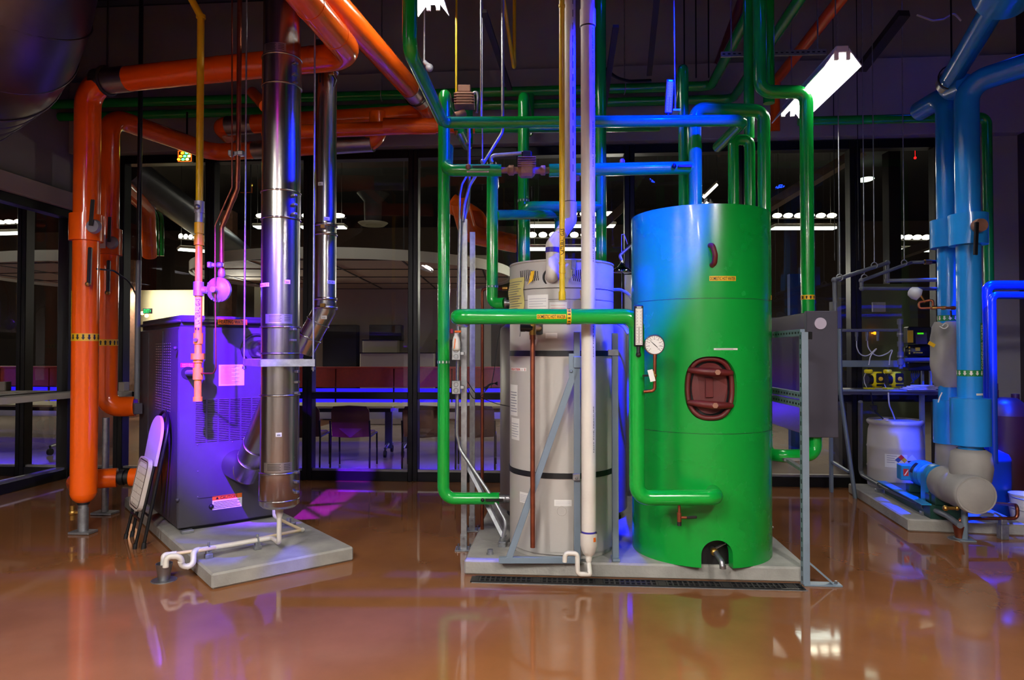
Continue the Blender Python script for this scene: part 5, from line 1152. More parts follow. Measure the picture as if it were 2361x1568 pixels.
cj = [jb + UP * .05, C(1168, 1215, 4.95), C(1164, 1195, 4.97), C(1137, 1150, 5.05), C(1066, 1045, 5.15), C(1058, 1010, 5.17), at(C(1056, 900, 5.17), zs(700, 5.17)), C(1061, 500, 5.17), C(1066, 470, 5.2), C(1092, 415, 5.2)]
ck = [jb + UP * .05, C(1168, 1205, 4.95), C(1140, 1155, 5.03), C(1060, 1035, 5.15), C(1053, 1000, 5.15), C(1057, 700, 5.15), C(1061, 505, 5.15)]
MB().tube(ck, .0135, 12, bend=.1).build('conduit', M['galv'], jz)
for py, nm, lb in ((815, 'switch_box', 'upper grey electrical box on the conduit beside the tall green riser'), (893, 'switch_box', 'lower grey electrical box on the conduit beside the tall green riser')):
    c_ = C(1052, py, 5.1); t_ = thing(nm, lb, 'electrical box', c_, None)
    MB().box(c_, (.065, .05, .1), (RT, FW, UP), .004).build('body', M['galv'], t_)
    g = MB()
    for q in (-1, 1): g.tube([c_ + NV * .027 + UP * (q * .022) + (RT * cos(a) + UP * sin(a)) * .016 for a in [k * pi / 8 for k in range(16)]], .002, 5, closed=True)
    g.build('knockout', M['steel'], t_)
    MB().box(c_ + RT * .045, (.03, .03, .025), (RT, FW, UP), .003).build('strap', M['galv'], t_)
bt = C(1052, 790, 5.08); bz = thing('hanging_bottle', 'white bottle with orange and red caps in a clear bag on the conduit', 'bottle', bt)
MB().lathe([(0, -.06), (.026, -.058), (.031, -.04), (.03, .01), (.022, .04), (.014, .055), (.014, .07)], bt, UP, 16).build('body', M['white'], bz)
MB().box(bt + UP * .082 + RT * .012, (.05, .02, .016), (RT, FW, UP), .004).build('cap', M['orangelab'], bz)
MB().box(bt + UP * .085 - RT * .035, (.022, .02, .035), (RT, FW, UP), .004).build('cap', M['redink'], bz)
MB().bar(bt - RT * .005 + NV * .031 + UP * .03, bt - RT * .012 + NV * .033 - UP * .045, .007, .003, RT).build('stripe', M['orangelab'], bz)
# conduits overhead
def rod(px, py0, py1, Y, r_, m, label, top=True, bend=None, group=None):
    a_ = C(px, py1, Y); return MB().cyl(a_, at(a_, ZC) if top else C(px, py0, Y), r_, seg=10).build('hanger_rod' if r_ < .009 else 'conduit', M[m], label=label, cat='rod' if r_ < .009 else 'conduit', group=group)
ca = [at(C(1159, 305, 5.3), ZC), C(1159, 305, 5.3), C(1084, 425, 5.24), C(1071, 470, 5.2), C(1067, 512, 5.19)]
MB().tube(ca, .0125, 10, bend=.12).build('conduit', M['galv'], label='grey conduit with a diagonal offset bending down to the strut posts', cat='conduit')
cb_ = [at(C(1114, 300, 5.3), ZC), C(1114, 370, 5.3), C(1080, 395, 5.25), C(1062, 430, 5.2), C(1061, 520, 5.16)]
MB().tube([at(C(1112, 300, 5.4), ZC), C(1112, 372, 5.4)], .006, 8).ball(C(1112, 372, 5.2), .018, seg=8).build('hanger_rod', M['galv'], label='bright hanger rod reaching the short green pipe beside the lever valve', cat='rod', group='hanger rods')
MB().tube([C(1075, 408, 5.24), C(1065, 425, 5.2), C(1060, 450, 5.16), C(1060, 520, 5.16)], .009, 10, bend=.08).build('conduit', M['galv'], label='short hooked conduit rising between the strut posts', cat='conduit')
cc_ = C(1081, 400, 5.26); c9 = thing('conduit_riser', 'grey conduit with a coupling hanging below the control valve to the strut posts', 'conduit', cc_)
MB().tube([C(1081, 285, 5.26), C(1082, 420, 5.26), C(1080, 470, 5.24), C(1069, 510, 5.22)], .0125, 10, bend=.1).build('tube', M['galv'], c9)
MB().cyl(C(1081, 308, 5.26), C(1081, 318, 5.26), .018).build('coupling', M['steel'], c9); MB().cyl(C(1080, 331, 5.26) , C(1074, 331, 5.2), .007).build('clip', M['brass'], c9)
rod(1052, 0, 215, 5.62, .009, 'yellow', 'yellow conduit dropping to the control valve head')  # conduit in the same yellow as the gas pipes
rod(1109, 0, 272, 5.1, .007, 'galv', 'thin hanger rod left of the bright conduit at the header', group='hanger rods')
rod(937, 0, 110, 5.4, .005, 'galv', 'thin hanger rod beside the dark vertical pipe near the ceiling light', group='hanger rods')
# copper line behind the posts
k_ = [C(1170, 665, 5.3), C(1112, 666, 5.42), at(C(1112, 900, 5.42), .03)]
kk = thing('copper_line', 'copper line dropping beside the rear strut post from the heater top', 'pipe', k_[2])
MB().tube(k_, .0135, 12, bend=.03).build('tube', M['copper'], kk)
MB().cyl(k_[0], k_[0] - RT * .04, .019, seg=8).build('union', M['brass'], kk)
MB().cyl(C(1130, 666, 5.4), C(1137, 666, 5.38), .017).build('coupling', M['brass'], kk)
wr = thing('sensor_wires', 'tangle of thin black wires beside the storage vessel', 'wire', C(1130, 890, 5.35))
MB().tube([C(1155, 750, 5.35), C(1147, 790, 5.35), C(1140, 850, 5.35), C(1132, 895, 5.35)], .003, 6, bend=.3).tube([C(1078, 880, 5.2), C(1098, 912, 5.3), C(1140, 930, 5.4), C(1178, 938, 4.98)], .003, 6, bend=.3).tube([C(1078, 895, 5.2), C(1090, 920, 5.3), C(1105, 918, 5.35), C(1125, 895, 5.35)], .003, 6, bend=.2).build('wire', M['black'], wr)
g = MB()
for k in range(9): g.tube([C(1116 + 2 * (k % 3), 893 + 2 * k % 9, 5.35), C(1132, 888 - k, 5.35 + .01 * k), C(1147, 880 + k, 5.36)], .003, 5, bend=.15)
g.build('wire_bundle', M['black'], wr)
# ================================================================ emergency shower behind the heater
es = C(1434, 622, 6.6); ez = thing('emergency_shower', 'chrome emergency shower bell on a bent arm behind the heater', 'shower', es)
MB().lathe([(.012, .1), (.02, .06), (.04, .03), (.08, .005), (.094, -.02), (.09, -.03), (.0, -.035)], es, UP, 32).build('shower_head', M['chrome'], ez)
MB().tube([es + UP * .09, C(1428, 590, 6.6), C(1462, 560, 6.75), at(C(1466, 557, 6.78), 2.58)], .015, 10, bend=.03).build('arm', M['galv'], ez)
MB().bar(C(1447, 563, 6.65), C(1439, 541, 6.65), .014, .006).build('valve_lever', M['brass'], ez)
MB().tube([C(1439, 540, 6.65), C(1433, 541, 6.63), C(1434, 720, 6.63)], .004, 6).build('pull_rod', M['galv'], ez)
MB().cyl(at(C(1470, 557, 6.8), 0), at(C(1470, 557, 6.8), 2.6), .018).build('supply_pipe', M['galv'], ez)
q_ = C(1458, 634, 6.9); MB().box(at(q_, q_.z / 2), (.16, .03, q_.z), (RT, FW, UP), .004).build('notice_board', M['white'], label='pale board standing behind the gap between heater and green tank', cat='board')
MB().tube([C(1412, 668, 5.2), C(1432, 668, 5.25), C(1452, 680, 5.3), C(1462, 700, 5.3)], .012, 8, bend=.15).build('drain_hose', M['pvc'], label='short white hose curving from the heater cap towards the tank', cat='hose')
MB().tube([C(1425, 745, 5.3), C(1440, 755, 5.2), C(1450, 770, 5.15)], .014, 8, bend=.1).build('drain_hose', M['pvc'], label='white hose end under the labelled green pipe between heater and tank', cat='hose')
# ================================================================ RIGHT: plate exchanger, bench, pumps
AX = (RT, FW, UP)
hx0 = C(1861, 1008, 4.95); hx1 = C(1931, 1008, 4.95); hzb, hzt = zs(1008, 4.95), zs(717, 4.95); hw_ = (hx1 - hx0).dot(V((1, 0, 0)))
ex = V((1, 0, 0)); ey = V((0, 1, 0)); hp = at(hx0, 0)
ht2 = thing('plate_heat_exchanger', 'dark grey plate heat exchanger with a round pale disc on its end plate', 'heat exchanger', hp + UP * hzb)
MB().box(hp + ex * hw_ / 2 + ey * .02 + UP * (hzb + hzt) / 2, (hw_, .05, hzt - hzb), (ex, ey, UP), .004).build('end_plate', M['panel'], ht2)
MB().box(hp + ex * hw_ / 2 + ey * .5 + UP * (hzb + hzt) / 2, (hw_ - .012, .9, hzt - hzb - .02), (ex, ey, UP), .004).build('plate_pack', M['stain'], ht2)
MB().box(hp + ex * hw_ / 2 + ey * .97 + UP * (hzb + hzt) / 2, (hw_, .05, hzt - hzb), (ex, ey, UP), .004).build('end_plate', M['panel'], ht2)
q_ = C(1890, 746, 4.94); MB().lathe([(.042, 0), (.042, .012), (.042, .012), (0, .012)], q_ + NV * .004, -ey, 32).build('end_disc', M['disc'], ht2)
# support rack
rk = thing('support_rack', 'slotted steel rack with a tall front post at the pad corner', 'rack', at(C(1857, 1330, 4.44), 0))
pb = at(C(1857, 1330, 4.43), 0); pz = zs(766, 4.45)
def slotted(a_, b_, w_, d_, side, name, m='strut', n=14, par=None):
    dv = (b_ - a_).normalized(); g = MB(); g.bar(a_, b_, w_, d_, side, .001); g.m = 1; L_ = (b_ - a_).length; s_ = side.normalized(); nn = dv.cross(s_)
    for k in range(n):
        c_ = a_ + dv * (L_ * (k + .5) / n)
        for s2 in (-1, 1): g.box(c_ + nn * s2 * (d_ / 2 + .0004), (w_ * .3, .001, L_ / n * .45), (s_, nn, dv))
    return g.build(name, [M[m], M['ink']], par)
slotted(pb + UP * .01, at(pb, pz), .05, .042, ey, 'post', n=26, par=rk)
for py in (767, 912, 932):
    z_ = zs(py, 4.47); a_ = at(pb, z_) - ex * .0 + ey * .02; slotted(a_, a_ + ey * .95, .045, .03, UP, 'side_rail', n=16, par=rk)
z_ = zs(767, 4.47) - .02; MB().box(at(pb, z_) - ex * 0 + ex * .035 + ey * .02, (.04, .04, .05), AX, .002).build('end_block', M['blackmetal'], rk)
MB().bar(at(pb, .15) + ex * .015, at(pb, .015) + ex * .17 - ey * .0, .045, .012, ey, .001).box(at(pb, .006) + ex * .1, (.24, .07, .012), (ex, ey, UP), .002).build('foot_gusset', M['strut'], rk)
MB().cyl(at(pb, .012) + ex * .19, at(pb, .03) + ex * .19, .009, seg=6).build('anchor_bolt', M['steel'], rk)
b2_ = at(pb, 0) + ey * 1.0 + ex * .02; MB().bar(b2_, at(b2_, pz), .045, .042, ey).box(at(b2_, .006) - ex * .02, (.2, .1, .012), (ex, ey, UP), .002).build('rear_post', M['strut'], rk)
q_ = C(1828, 1060, 4.7); MB().box(q_, (.13, .04, .02), (RT, FW, UP), .003).bar(q_ - RT * .04, at(pb, q_.z - .03), .03, .02).build('pipe_cradle', M['galv'], rk)
q_ = FL(1765, 1213, 0.05); MB().box(q_, (.1, .1, .01), AX).prism([q_ + RT * .04 + UP * .005, q_ - RT * .04 + UP * .005, q_ - RT * .04 + UP * .09], FW * .008).build('foot_bracket', M['galv'], label='small triangular steel foot just right of the green tank', cat='bracket')

# work bench
bz_ = zs(898, 7.0); f1 = FL(1972, 1149); f0 = FL(1925, 1120)
bx0 = FL(1938, 1149).x; yb0, yb1 = f1.y, 7.68
bx1 = C(2168, 900, 7.0).x
bn = thing('work_bench', 'dark topped bench on pale steel legs by the back glass', 'bench', ((bx0 + bx1) / 2, (yb0 + yb1) / 2, 0))
MB().box(((bx0 + bx1) / 2, (yb0 + yb1) / 2, bz_ - .03), (bx1 - bx0, yb1 - yb0, .05), bev=.004).build('bench_top', M['panel'], bn)
MB().bar((bx0, yb0 - .01, bz_ - .01), (bx1, yb0 - .01, bz_ - .01), .012, .02).build('front_edge', M['strut'], bn)
kz = zs(905, 7.0); tz = zs(758, 7.0); kx = C(1938, 905, 7.0); tx = C(1936, 758, 7.0)
MB().tube([at(f1, .0), at(kx, kz), at(tx, tz)], .022, 4, bend=.05).build('leg', M['strut'], bn)
MB().bar((bx0 + .03, yb1 - .1, 0), (bx0 + .03, yb1 - .1, tz - .2), .04, .03).build('leg', M['strut'], bn)
MB().bar(at(f1, .27) - ex * .06 , (bx0 + .03, yb1 - .1, .33), .03, .02).build('leg_tie', M['strut'], bn)
for x_ in (C(2136, 1000, 7.0).x,): MB().bar((x_, yb0 + .1, 0), (x_, yb0 + .1, bz_ - .05), .045, .035).build('leg', M['strut'], bn)
rz = zs(838, 7.5); MB().bar((bx0, yb1 - .08, rz), (bx1 - .1, yb1 - .08, rz), .02, .07).build('rear_rail', M['strut'], bn)
for px in (2127, 2146): p_ = C(px, 890, 7.4); MB().bar(at(p_, bz_), at(p_, zs(850, 7.4)), .03, .02).build('rear_upright', M['strut'], bn)
# metering pumps
def mpump(px, label):
    c = C(px, 898, 7.12); c = at(c, bz_ - .004); t_ = thing('metering_pump', label, 'pump', c, 'yellow metering pumps on the bench')
    MB().box(c + UP * .008 - RT * .055, (.075, .1, .016), AX, .004).build('foot', M['yellowplastic'], t_)
    MB().box(c + UP * .1 + RT * .03, (.12, .1, .165), AX, .025, 3).build('housing', M['yellowplastic'], t_)
    MB().box(c + UP * .118 + RT * .036 - FW * .05, (.085, .012, .1), AX, .008).build('control_face', M['blackplastic'], t_)
    MB().lathe([(.022, 0), (.022, .008), (.022, .008), (.012, .009), (.012, .016), (.012, .016), (0, .016)], c + UP * .11 + RT * .036 - FW * .056, -FW, 16).build('stroke_dial', M['labely'], t_)
    MB().box(c + UP * .045 + RT * .036 - FW * .05, (.08, .01, .02), AX, .003).build('label_strip', M['blackplastic'], t_)
    MB().cyl(c + UP * .1 - RT * .03, c + UP * .1 - RT * .075, .05, seg=20).cyl(c + UP * .05 - RT * .055, c + UP * .17 - RT * .055, .016, seg=12).build('pump_head', M['blackplastic'], t_)
    MB().lathe([(.03, 0), (.042, .008), (.042, .034), (.03, .042)], c + UP * .165 - RT * .06, UP, 14).build('valve_knob', M['yellowplastic'], t_)
    MB().cyl(c + UP * .2 - RT * .055, c + UP * .225 - RT * .055, .014).build('tube_nut', M['blackplastic'], t_)
    MB().tube([c + UP * .17 - RT * .09, c + UP * .12 - RT * .11, c + UP * .06 - RT * .1, c + UP * .02 - RT * .08], .004, 6, bend=.04).build('bleed_tube', M['tub'], t_)
    return c
m1 = mpump(2016, 'yellow metering pump on the bench, the one next to the grey exchanger')
m2 = mpump(2060, 'yellow metering pump on the bench, the one next to the papers')
MB().tube([C(2003, 842, 7.1), C(2007, 820, 7.1), C(2022, 803, 7.1), C(2018, 806, 7.1), C(2000, 822, 7.12), C(1982, 818, 7.12), C(1975, 800, 7.12), C(1975, 785, 7.12)], .006, 8, bend=.12).build('dosing_tube', M['tub'], label='clear dosing tube looping from the first metering pump up to the grey pipe', cat='tube')
MB().tube([C(2050, 842, 7.1), C(2052, 822, 7.1), C(2060, 802, 7.1), C(2048, 814, 7.12), C(2030, 822, 7.14), C(2014, 818, 7.12), C(2001, 802, 7.12), C(2000, 785, 7.12)], .006, 8, bend=.12).build('dosing_tube', M['tub'], label='clear dosing tube looping from the second metering pump up to the grey pipe', cat='tube')
# injection manifold
mf = thing('dosing_manifold', 'grey plastic manifold pipe running above the bench with dosing inlets', 'pipe', C(2000, 761, 7.12))
MB().tube([C(1934, 762, 7.05), C(2074, 761, 7.12)], .016, 10).build('pipe', M['pvcgrey'], mf)
for px in (1975, 1999, 2024): MB().cyl(C(px, 762, 7.1), C(px, 776, 7.1), .016).cyl(C(px, 774, 7.1), C(px, 786, 7.1), .012).build('injector', M['pvcgrey'], mf)
MB().ball(C(1937, 761, 7.04), .022, seg=10).build('end_cap', M['chrome'], mf)
g = MB(); vx = C(2076, 800, 7.12)
g.cyl(at(vx, zs(735, 7.12)), at(vx, zs(850, 7.12)), .02)
for py in (742, 770, 793, 817, 835): g.cyl(at(vx, zs(py - 6, 7.12)), at(vx, zs(py + 6, 7.12)), .03)
g.build('valve_column', M['pvcgrey'], mf)
for py in (770, 822): MB().cyl(at(vx, zs(py - 2, 7.12)), at(vx, zs(py + 2, 7.12)), .032).build('hose_clamp', M['alu'], mf)
# controllers
ct = thing('water_controller', 'black controller box with a lit green display above the bench', 'controller', C(2117, 790, 7.2))
MB().box(C(2115, 773, 7.25), (.25, .1, .18), AX, .012).build('case', M['blackplastic'], ct)
MB().box(C(2099, 776, 7.19), (.058, .006, .13), AX).build('notice', M['labely'], ct)
g = MB(); g.box(C(2122, 769, 7.19), (.065, .006, .016), AX); g.build('display', M['lcd'], ct)
MB().box(C(2124, 780, 7.192), (.12, .006, .12), AX).build('keypad', M['panel'], ct)
c2t = thing('dosing_controller', 'lower black controller box with yellow print under the lit one', 'controller', C(2117, 820, 7.2))
MB().box(C(2117, 811, 7.24), (.28, .1, .15), AX, .03, 3).build('case', M['blackplastic'], c2t)
g = MB(); f_ = s_flat(C(2117, 808, 7.18), RT, UP); g.patch(f_, -.03, .02, -.005, .03, 1, 1)
for k in range(5): g.patch(f_, -.05 + .02 * k, -.036 + .02 * k, -.03, -.018, 1, 1)
for k in range(3): g.patch(f_, -.1, -.085, -.04 + .03 * k, -.02 + .03 * k, 1, 1)
g.build('printed_marks', M['labely'], c2t)
MB().box(C(2120, 845, 7.3), (.3, .12, .09), AX, .01).build('wire_trough', M['blackplastic'], label='black cable trough under the two controllers', cat='trough')
MB().cyl(C(2084, 830, 7.15), C(2150, 829, 7.2), .022, seg=12).build('grey_pipe', M['pvcgrey'], label='short level grey pipe under the controllers', cat='pipe')
g = MB()
for k in range(5): g.tube([C(2104 + 4 * k, 850, 7.3), C(2100 + 5 * k, 868, 7.28), C(2108 - 2 * k, 884, 7.25)], .006, 6, bend=.1)
g.build('cable_bundle', M['black'], label='bundle of black cables hanging below the controller trough', cat='cable')
pz_ = C(2128, 894, 7.05); pz_ = at(pz_, bz_ - .003)
for k in range(4):
    a = .1 * k - .12; e1_ = RT * cos(a) + FW * sin(a); e2_ = UP.cross(e1_)
    MB().box(pz_ + UP * (.004 + .012 * k) + RT * (.03 * k - .06), (.27 - .03 * k, .22, .008), (e1_, e2_, UP), .002).build('paper_stack', M['white'], label=['bottom sheet of the papers on the bench, lying widest', 'second sheet of the papers on the bench beside the insulation blanket', 'third sheet of the papers on the bench, slightly turned', 'top sheet of the papers on the bench'][k], cat='paper', group='papers on the bench')
# grey plastic pipes hanging over the bench
def gpipe(pts, label, r_=.017, fits=(), m='pvcgrey'):
    t_ = thing('plastic_pipe', label, 'pipe', pts[0]); MB().tube(pts, r_, 12, bend=.02).build('tube', M[m], t_)
    for p_ in fits: MB().ball(p_, r_ * 1.45, seg=10).build('elbow', M[m], t_)
    return t_
a0 = C(1926, 735, 5.9); a1_ = C(1924, 646, 5.9); a2_ = C(2046, 606, 6.6); a3_ = C(2046, 647, 6.6); a4_ = C(2170, 645, 6.4)
g1_ = gpipe([a0, a1_, a2_, a3_, a4_], 'upper grey plastic pipe sloping over the bench to the blue pipe', .018, (a1_, a2_, a3_))
MB().cyl(a4_, a4_ + RT * .05, .026).cyl(a4_ + RT * .05, a4_ + RT * .08, .02).build('union', M['brass'], g1_)
MB().cyl(a4_ + RT * .08, a4_ + RT * .2, .018).build('valve_tail', M['blackmetal'], g1_)
b0_ = C(2170, 666, 6.7); b1_ = C(1987, 665, 6.3); b2q = C(1986, 647, 6.3); b3_ = C(2102, 605, 6.7); b4_ = C(2132, 604, 6.6)
g2_ = gpipe([b0_, b1_, b2q, b3_, b4_], 'second grey plastic pipe looping over the bench behind the upper one', .016, (b1_, b2q))
MB().cyl(b4_, b4_ + RT * .06, .024).build('union', M['brass'], g2_); MB().cyl(b4_ + RT * .06, b4_ + RT * .18, .017).build('valve_tail', M['blackmetal'], g2_)
for px, py, Y, lb in ((1936, 640, 5.95, 'hanger rod with a loop on the upper grey plastic pipe, near end'), (2016, 612, 6.4, 'hanger rod with a loop on the upper grey plastic pipe, far end'), (2085, 606, 6.62, 'hanger rod with a loop on the second grey plastic pipe'), (1993, 640, 6.35, 'dim hanger rod between the two grey plastic pipes')):
    p_ = C(px, py, Y); t_ = thing('hanger_rod', lb, 'rod', p_, 'hanger rods over the bench')
    MB().cyl(p_ + UP * .03, at(p_, ZC), .005, seg=8).build('rod', M['galv'], t_)
    MB().tube([p_ + (RT * cos(a) + UP * sin(a)) * .028 for a in [k * pi / 8 for k in range(16)]], .005, 6, closed=True).build('ring', M['galv'], t_)
# copper loop with round head
cu = thing('eyewash_head', 'round white eyewash head on a small square copper loop before the blue pipes', 'eyewash', C(2120, 680, 5.9))
l_ = [C(2182, 709, 5.75), C(2119, 711, 5.85), C(2119, 697, 5.85), C(2151, 691, 5.8), C(2151, 709, 5.8)]
MB().tube(l_, .0105, 10, bend=.02).build('copper_loop', M['copper'], cu)
for px in (2148, 2170, 2192): MB().cyl(C(px, 710, 5.77), C(px + 10, 710, 5.76), .017, seg=8).build('brass_fitting', M['brass'], cu)
MB().tube([C(2182, 710, 5.75), C(2214, 710, 5.6)], .012, 10).build('copper_tail', M['copper'], cu)
MB().bar(C(2192, 716, 5.72), C(2193, 731, 5.72), .014, .008).build('valve_lever', M['blackmetal'], cu)
hc_ = C(2112, 677, 5.85); ha_ = (RT * .7 - UP * .45 + NV * .5).normalized(); MB().lathe([(.02, .06), (.04, .05), (.055, .01), (.05, -.03), (.0, -.045)], hc_, -ha_, 22).build('head', M['reflector'], cu)
MB().cyl(hc_ + ha_ * .04, C(2133, 697, 5.83), .009).build('neck', M['brass'], cu)

# ================================================================ blue condenser-water pipes
RB2 = .0885; b2p = C(2234, 700, 5.5); YB2 = 5.5; zB = zs(190, YB2)
nb = C(2300, -40, 4.55); hb2 = at(b2p, zB)
B2 = thing('condenser_water_pipe', 'front blue condenser-water riser with the upright lettering', 'pipe', at(b2p, .9))
up_r = hb2 + (RT * .6 - FW * .75) * .9
MB().tube([at(b2p, zs(1060, YB2)), hb2, up_r + UP * .05], RB2, 28, bend=.16, n=8).build('pipe', M['blue'], B2)
MB().lathe([(RB2, zs(566, YB2)), (.138, zs(565, YB2)), (.138, zs(565, YB2)), (.138, zs(494, YB2)), (.138, zs(494, YB2)), (RB2, zs(492, YB2))], at(b2p, 0), UP, 32).build('valve_sleeve', M['blue'], B2)
MB().lathe([(RB2, zs(1026, YB2)), (.142, zs(1025, YB2)), (.142, zs(1025, YB2)), (.142, zs(918, YB2)), (.142, zs(918, YB2)), (RB2, zs(916, YB2))], at(b2p, 0), UP, 32).build('strainer_sleeve', M['blue'], B2)
hv = C(2258, 520, 5.33); v_ = MB().lathe([(.05, -.03), (.055, .0), (.05, .03), (.05, .03), (0, .03)], hv, NV, 14).build('valve_gear', M['bronze'], B2); MB().bar(C(2252, 512, 5.3), C(2249, 588, 5.3), .03, .02, RT, .004).build('valve_lever', M['blackmetal'], v_)
GW = [M['greenlab'], M['white']]
band(at(b2p, zs(860, YB2)), UP, NV, RB2, B2, .05, GW, 13, False)
f_ = s_ring(at(b2p, 0), UP, (NV * .93 + RT * .36).normalized(), RB2); zc = zs(800, YB2); g = MB(); g.patch(f_, -.0, .045, zc - .19, zc + .19, 5, 1); g.m = 1
g.text('CONDENSER WATER', lambda u, v, l=0: f_(-v + .022, u + zc, l), 0, 0, .36, .034); g.build('pipe_label', GW, B2)
f_ = s_ring(at(b2p, zs(908, YB2)), UP, NV, RB2); g = MB(); g.patch(f_, -.01, .06, -.008, .008, 5, 1); g.build('paper_label', M['white'], B2)
up0 = hb2 + (RT * .6 - FW * .75) * .62 + UP * .034; ud = (RT * .6 - FW * .75).normalized(); MB().cyl(up0, up0 + ud * .08, RB2 + .004, seg=28).build('metal_jacket', M['alu'], B2, 'bare metal band on the blue pipe')
b1p = C(2188, 700, 5.95); YB1 = 5.95; RB1 = .088; hb1 = at(b1p, zs(215, YB1))
B1 = thing('condenser_water_pipe', 'rear blue condenser-water riser wrapped by the grey blanket', 'pipe', at(b1p, .9))
q_ = C(2292, 2, 4.5)
lf = hb2 + (V(C(2168, 178, 5.75)) - hb2); 
MB().tube([at(b1p, zs(1050, YB1)), hb1, hb1 + FW * .4], RB1, 28, bend=.14, n=8).build('pipe', M['blue'], B1)
B3 = MB().tube([hb2 + FW * .0, at(C(2170, 172, 5.9), zB + .06), C(2292, 5, 4.7) + (C(2292, 5, 4.7) - C(2170, 172, 5.9)) * .2], RB2 * .92, 24, bend=.14, n=8).build('condenser_water_pipe', M['blue'], label='dark blue overhead pipe slanting up to the top right corner', cat='pipe')
q0_ = at(C(2170, 172, 5.9), zB + .06); q1_ = C(2292, 5, 4.7); qd = (q1_ - q0_).normalized(); MB().cyl(q0_ + qd * .18, q0_ + qd * .25, RB2 + .002, seg=24).build('metal_jacket', M['alu'], B3)
MB().tube([q0_ + qd * .3 + (UP * cos(a) + qd.cross(UP) * sin(a)) * .1 for a in [k * pi / 9 for k in range(18)]], .006, 6, closed=True).cyl(q0_ + qd * .3 + UP * .1, at(q0_ + qd * .3, ZC), .007, seg=6).build('clevis_hanger', M['blackmetal'], B3)
MB().lathe([(.0, 0), (.18, 0), (.18, 0), (.18, .5), (.18, .5), (0, .5)], C(2310, -10, 4.6), (q1_ - q0_).normalized(), 28).build('insulated_elbow', M['blue'], label='wide blue insulated fitting at the very top right', cat='pipe')
MB().lathe([(RB1, zs(572, YB1)), (.138, zs(571, YB1)), (.138, zs(571, YB1)), (.138, zs(507, YB1)), (.138, zs(507, YB1)), (RB1, zs(506, YB1))], at(b1p, 0), UP, 32).build('valve_sleeve', M['blue'], B1)
MB().lathe([(RB1, zs(1022, YB1)), (.13, zs(1021, YB1)), (.13, zs(1021, YB1)), (.13, zs(922, YB1)), (.13, zs(922, YB1)), (RB1, zs(921, YB1))], at(b1p, 0), UP, 32).build('strainer_sleeve', M['blue'], B1)
band(at(b1p, zs(734, YB1)), UP, NV, RB1, B1, .05, GW, 13, False)
# grey blanket
bk = MB(); prof = []
zt_, zb_ = zs(742, YB1), zs(892, YB1)
vs, n_ = [], 28; rows = 12
for j in range(rows + 1):
    f = j / rows; z_ = zt_ + (zb_ - zt_) * f; r_ = .115 + .035 * sin(pi * min(1, f * 1.05)) - (.02 if f < .06 or f > .95 else 0)
    for i in range(n_): a = 2 * pi * i / n_; vs.append(at(b1p, z_) + (RT * cos(a) + FW * sin(a)) * (r_ + .012 * sin(a * 3 + f * 7) + .006 * sin(a * 5 - f * 11)))
bk.add(vs, [(j * n_ + i, j * n_ + (i + 1) % n_, (j + 1) * n_ + (i + 1) % n_, (j + 1) * n_ + i) for j in range(rows) for i in range(n_)], True)
bl_ = bk.build('insulation_blanket', M['jacket'], label='grey fabric insulation blanket tied round the rear blue riser', cat='blanket')
MB().tube([C(2166, 752, 5.78), C(2178, 760, 5.76), C(2188, 750, 5.76), C(2180, 744, 5.77), C(2172, 752, 5.77)], .005, 6, bend=.03).tube([C(2172, 905, 5.8), C(2166, 918, 5.8), C(2163, 928, 5.8)], .005, 6).build('drawstring', M['white'], bl_)
MB().box(C(2148, 794, 5.78), (.055, .012, .03), (RT * .85 - UP * .5, FW, UP * .85 + RT * .5)).build('yellow_tag', M['labely'], bl_)

# pump pad and pump
fa, fb_ = FL(1976, 1148), FL(2094, 1225)
px0 = (fa.x + fb_.x) / 2; px1 = px0 + .85
pq = V((.1, 1, 0)).normalized(); pr = V((1, -.1, 0)).normalized(); MB().box(fb_ + pr * .44 + pq * .8 + UP * .05, (.88, 1.6, .1), (pr, pq, UP), bev=.01).build('housekeeping_pad', M['concrete'], label='small concrete pad under the blue circulating pump', cat='concrete pad')
pu = thing('circulating_pump', 'blue motor pump on a dark green base with grey fabric jackets', 'pump', C(2150, 1180, 6.0))
pc = C(2252, 1143, 5.28); pdir = V((.1, 1, 0)).normalized(); pxv = V((1, -.1, 0)).normalized(); PX = (pxv, pdir, UP)
pz0 = pc.z; def_ = None
MB().cyl(pc, pc + pdir * .55, .142, seg=28).build('volute_jacket', M['jacket'], pu)
jk = MB(); prof = [(0, -.01), (.12, -.008), (.146, .012), (.15, .05), (.146, .1), (.15, .2), (.148, .3), (.14, .34), (.15, .37), (.15, .48), (.135, .56)]
jk.lathe(prof, pc, pdir, 28); jk.build('end_jacket', M['jacket'], pu)
rj = at(b2p, 0); MB().lathe([(.1, pz0), (.14, pz0 + .08), (.155, pz0 + .18), (.14, pz0 + .3), (.1, pz0 + .33)], rj, UP, 26).build('riser_jacket', M['jacket'], pu)
rj2 = at(b1p, 0); MB().lathe([(.1, pz0), (.12, pz0 + .1), (.115, pz0 + .3), (.1, pz0 + .38)], rj2, UP, 22).build('riser_jacket', M['jacket'], pu)
jt = at(rj, pz0 + .1); MB().tube([at(rj, pz0 + .15) + (pxv * cos(a) + pdir * sin(a)) * .137 - UP * (.06 * abs(cos(a))) for a in [k * pi / 12 for k in range(24)]], .006, 6, closed=True).build('jacket_seam', M['jacket'], pu)
mc = pc + pdir * .72
MB().bar(mc - pdir * .02 - UP * .2, mc - pdir * .02 + UP * .02, .22, .1, pxv).cyl(mc - pdir * .07 + UP * .02, mc + pdir * .03 + UP * .02, .11, seg=24).build('bearing_guard', M['pumpblue'], pu)
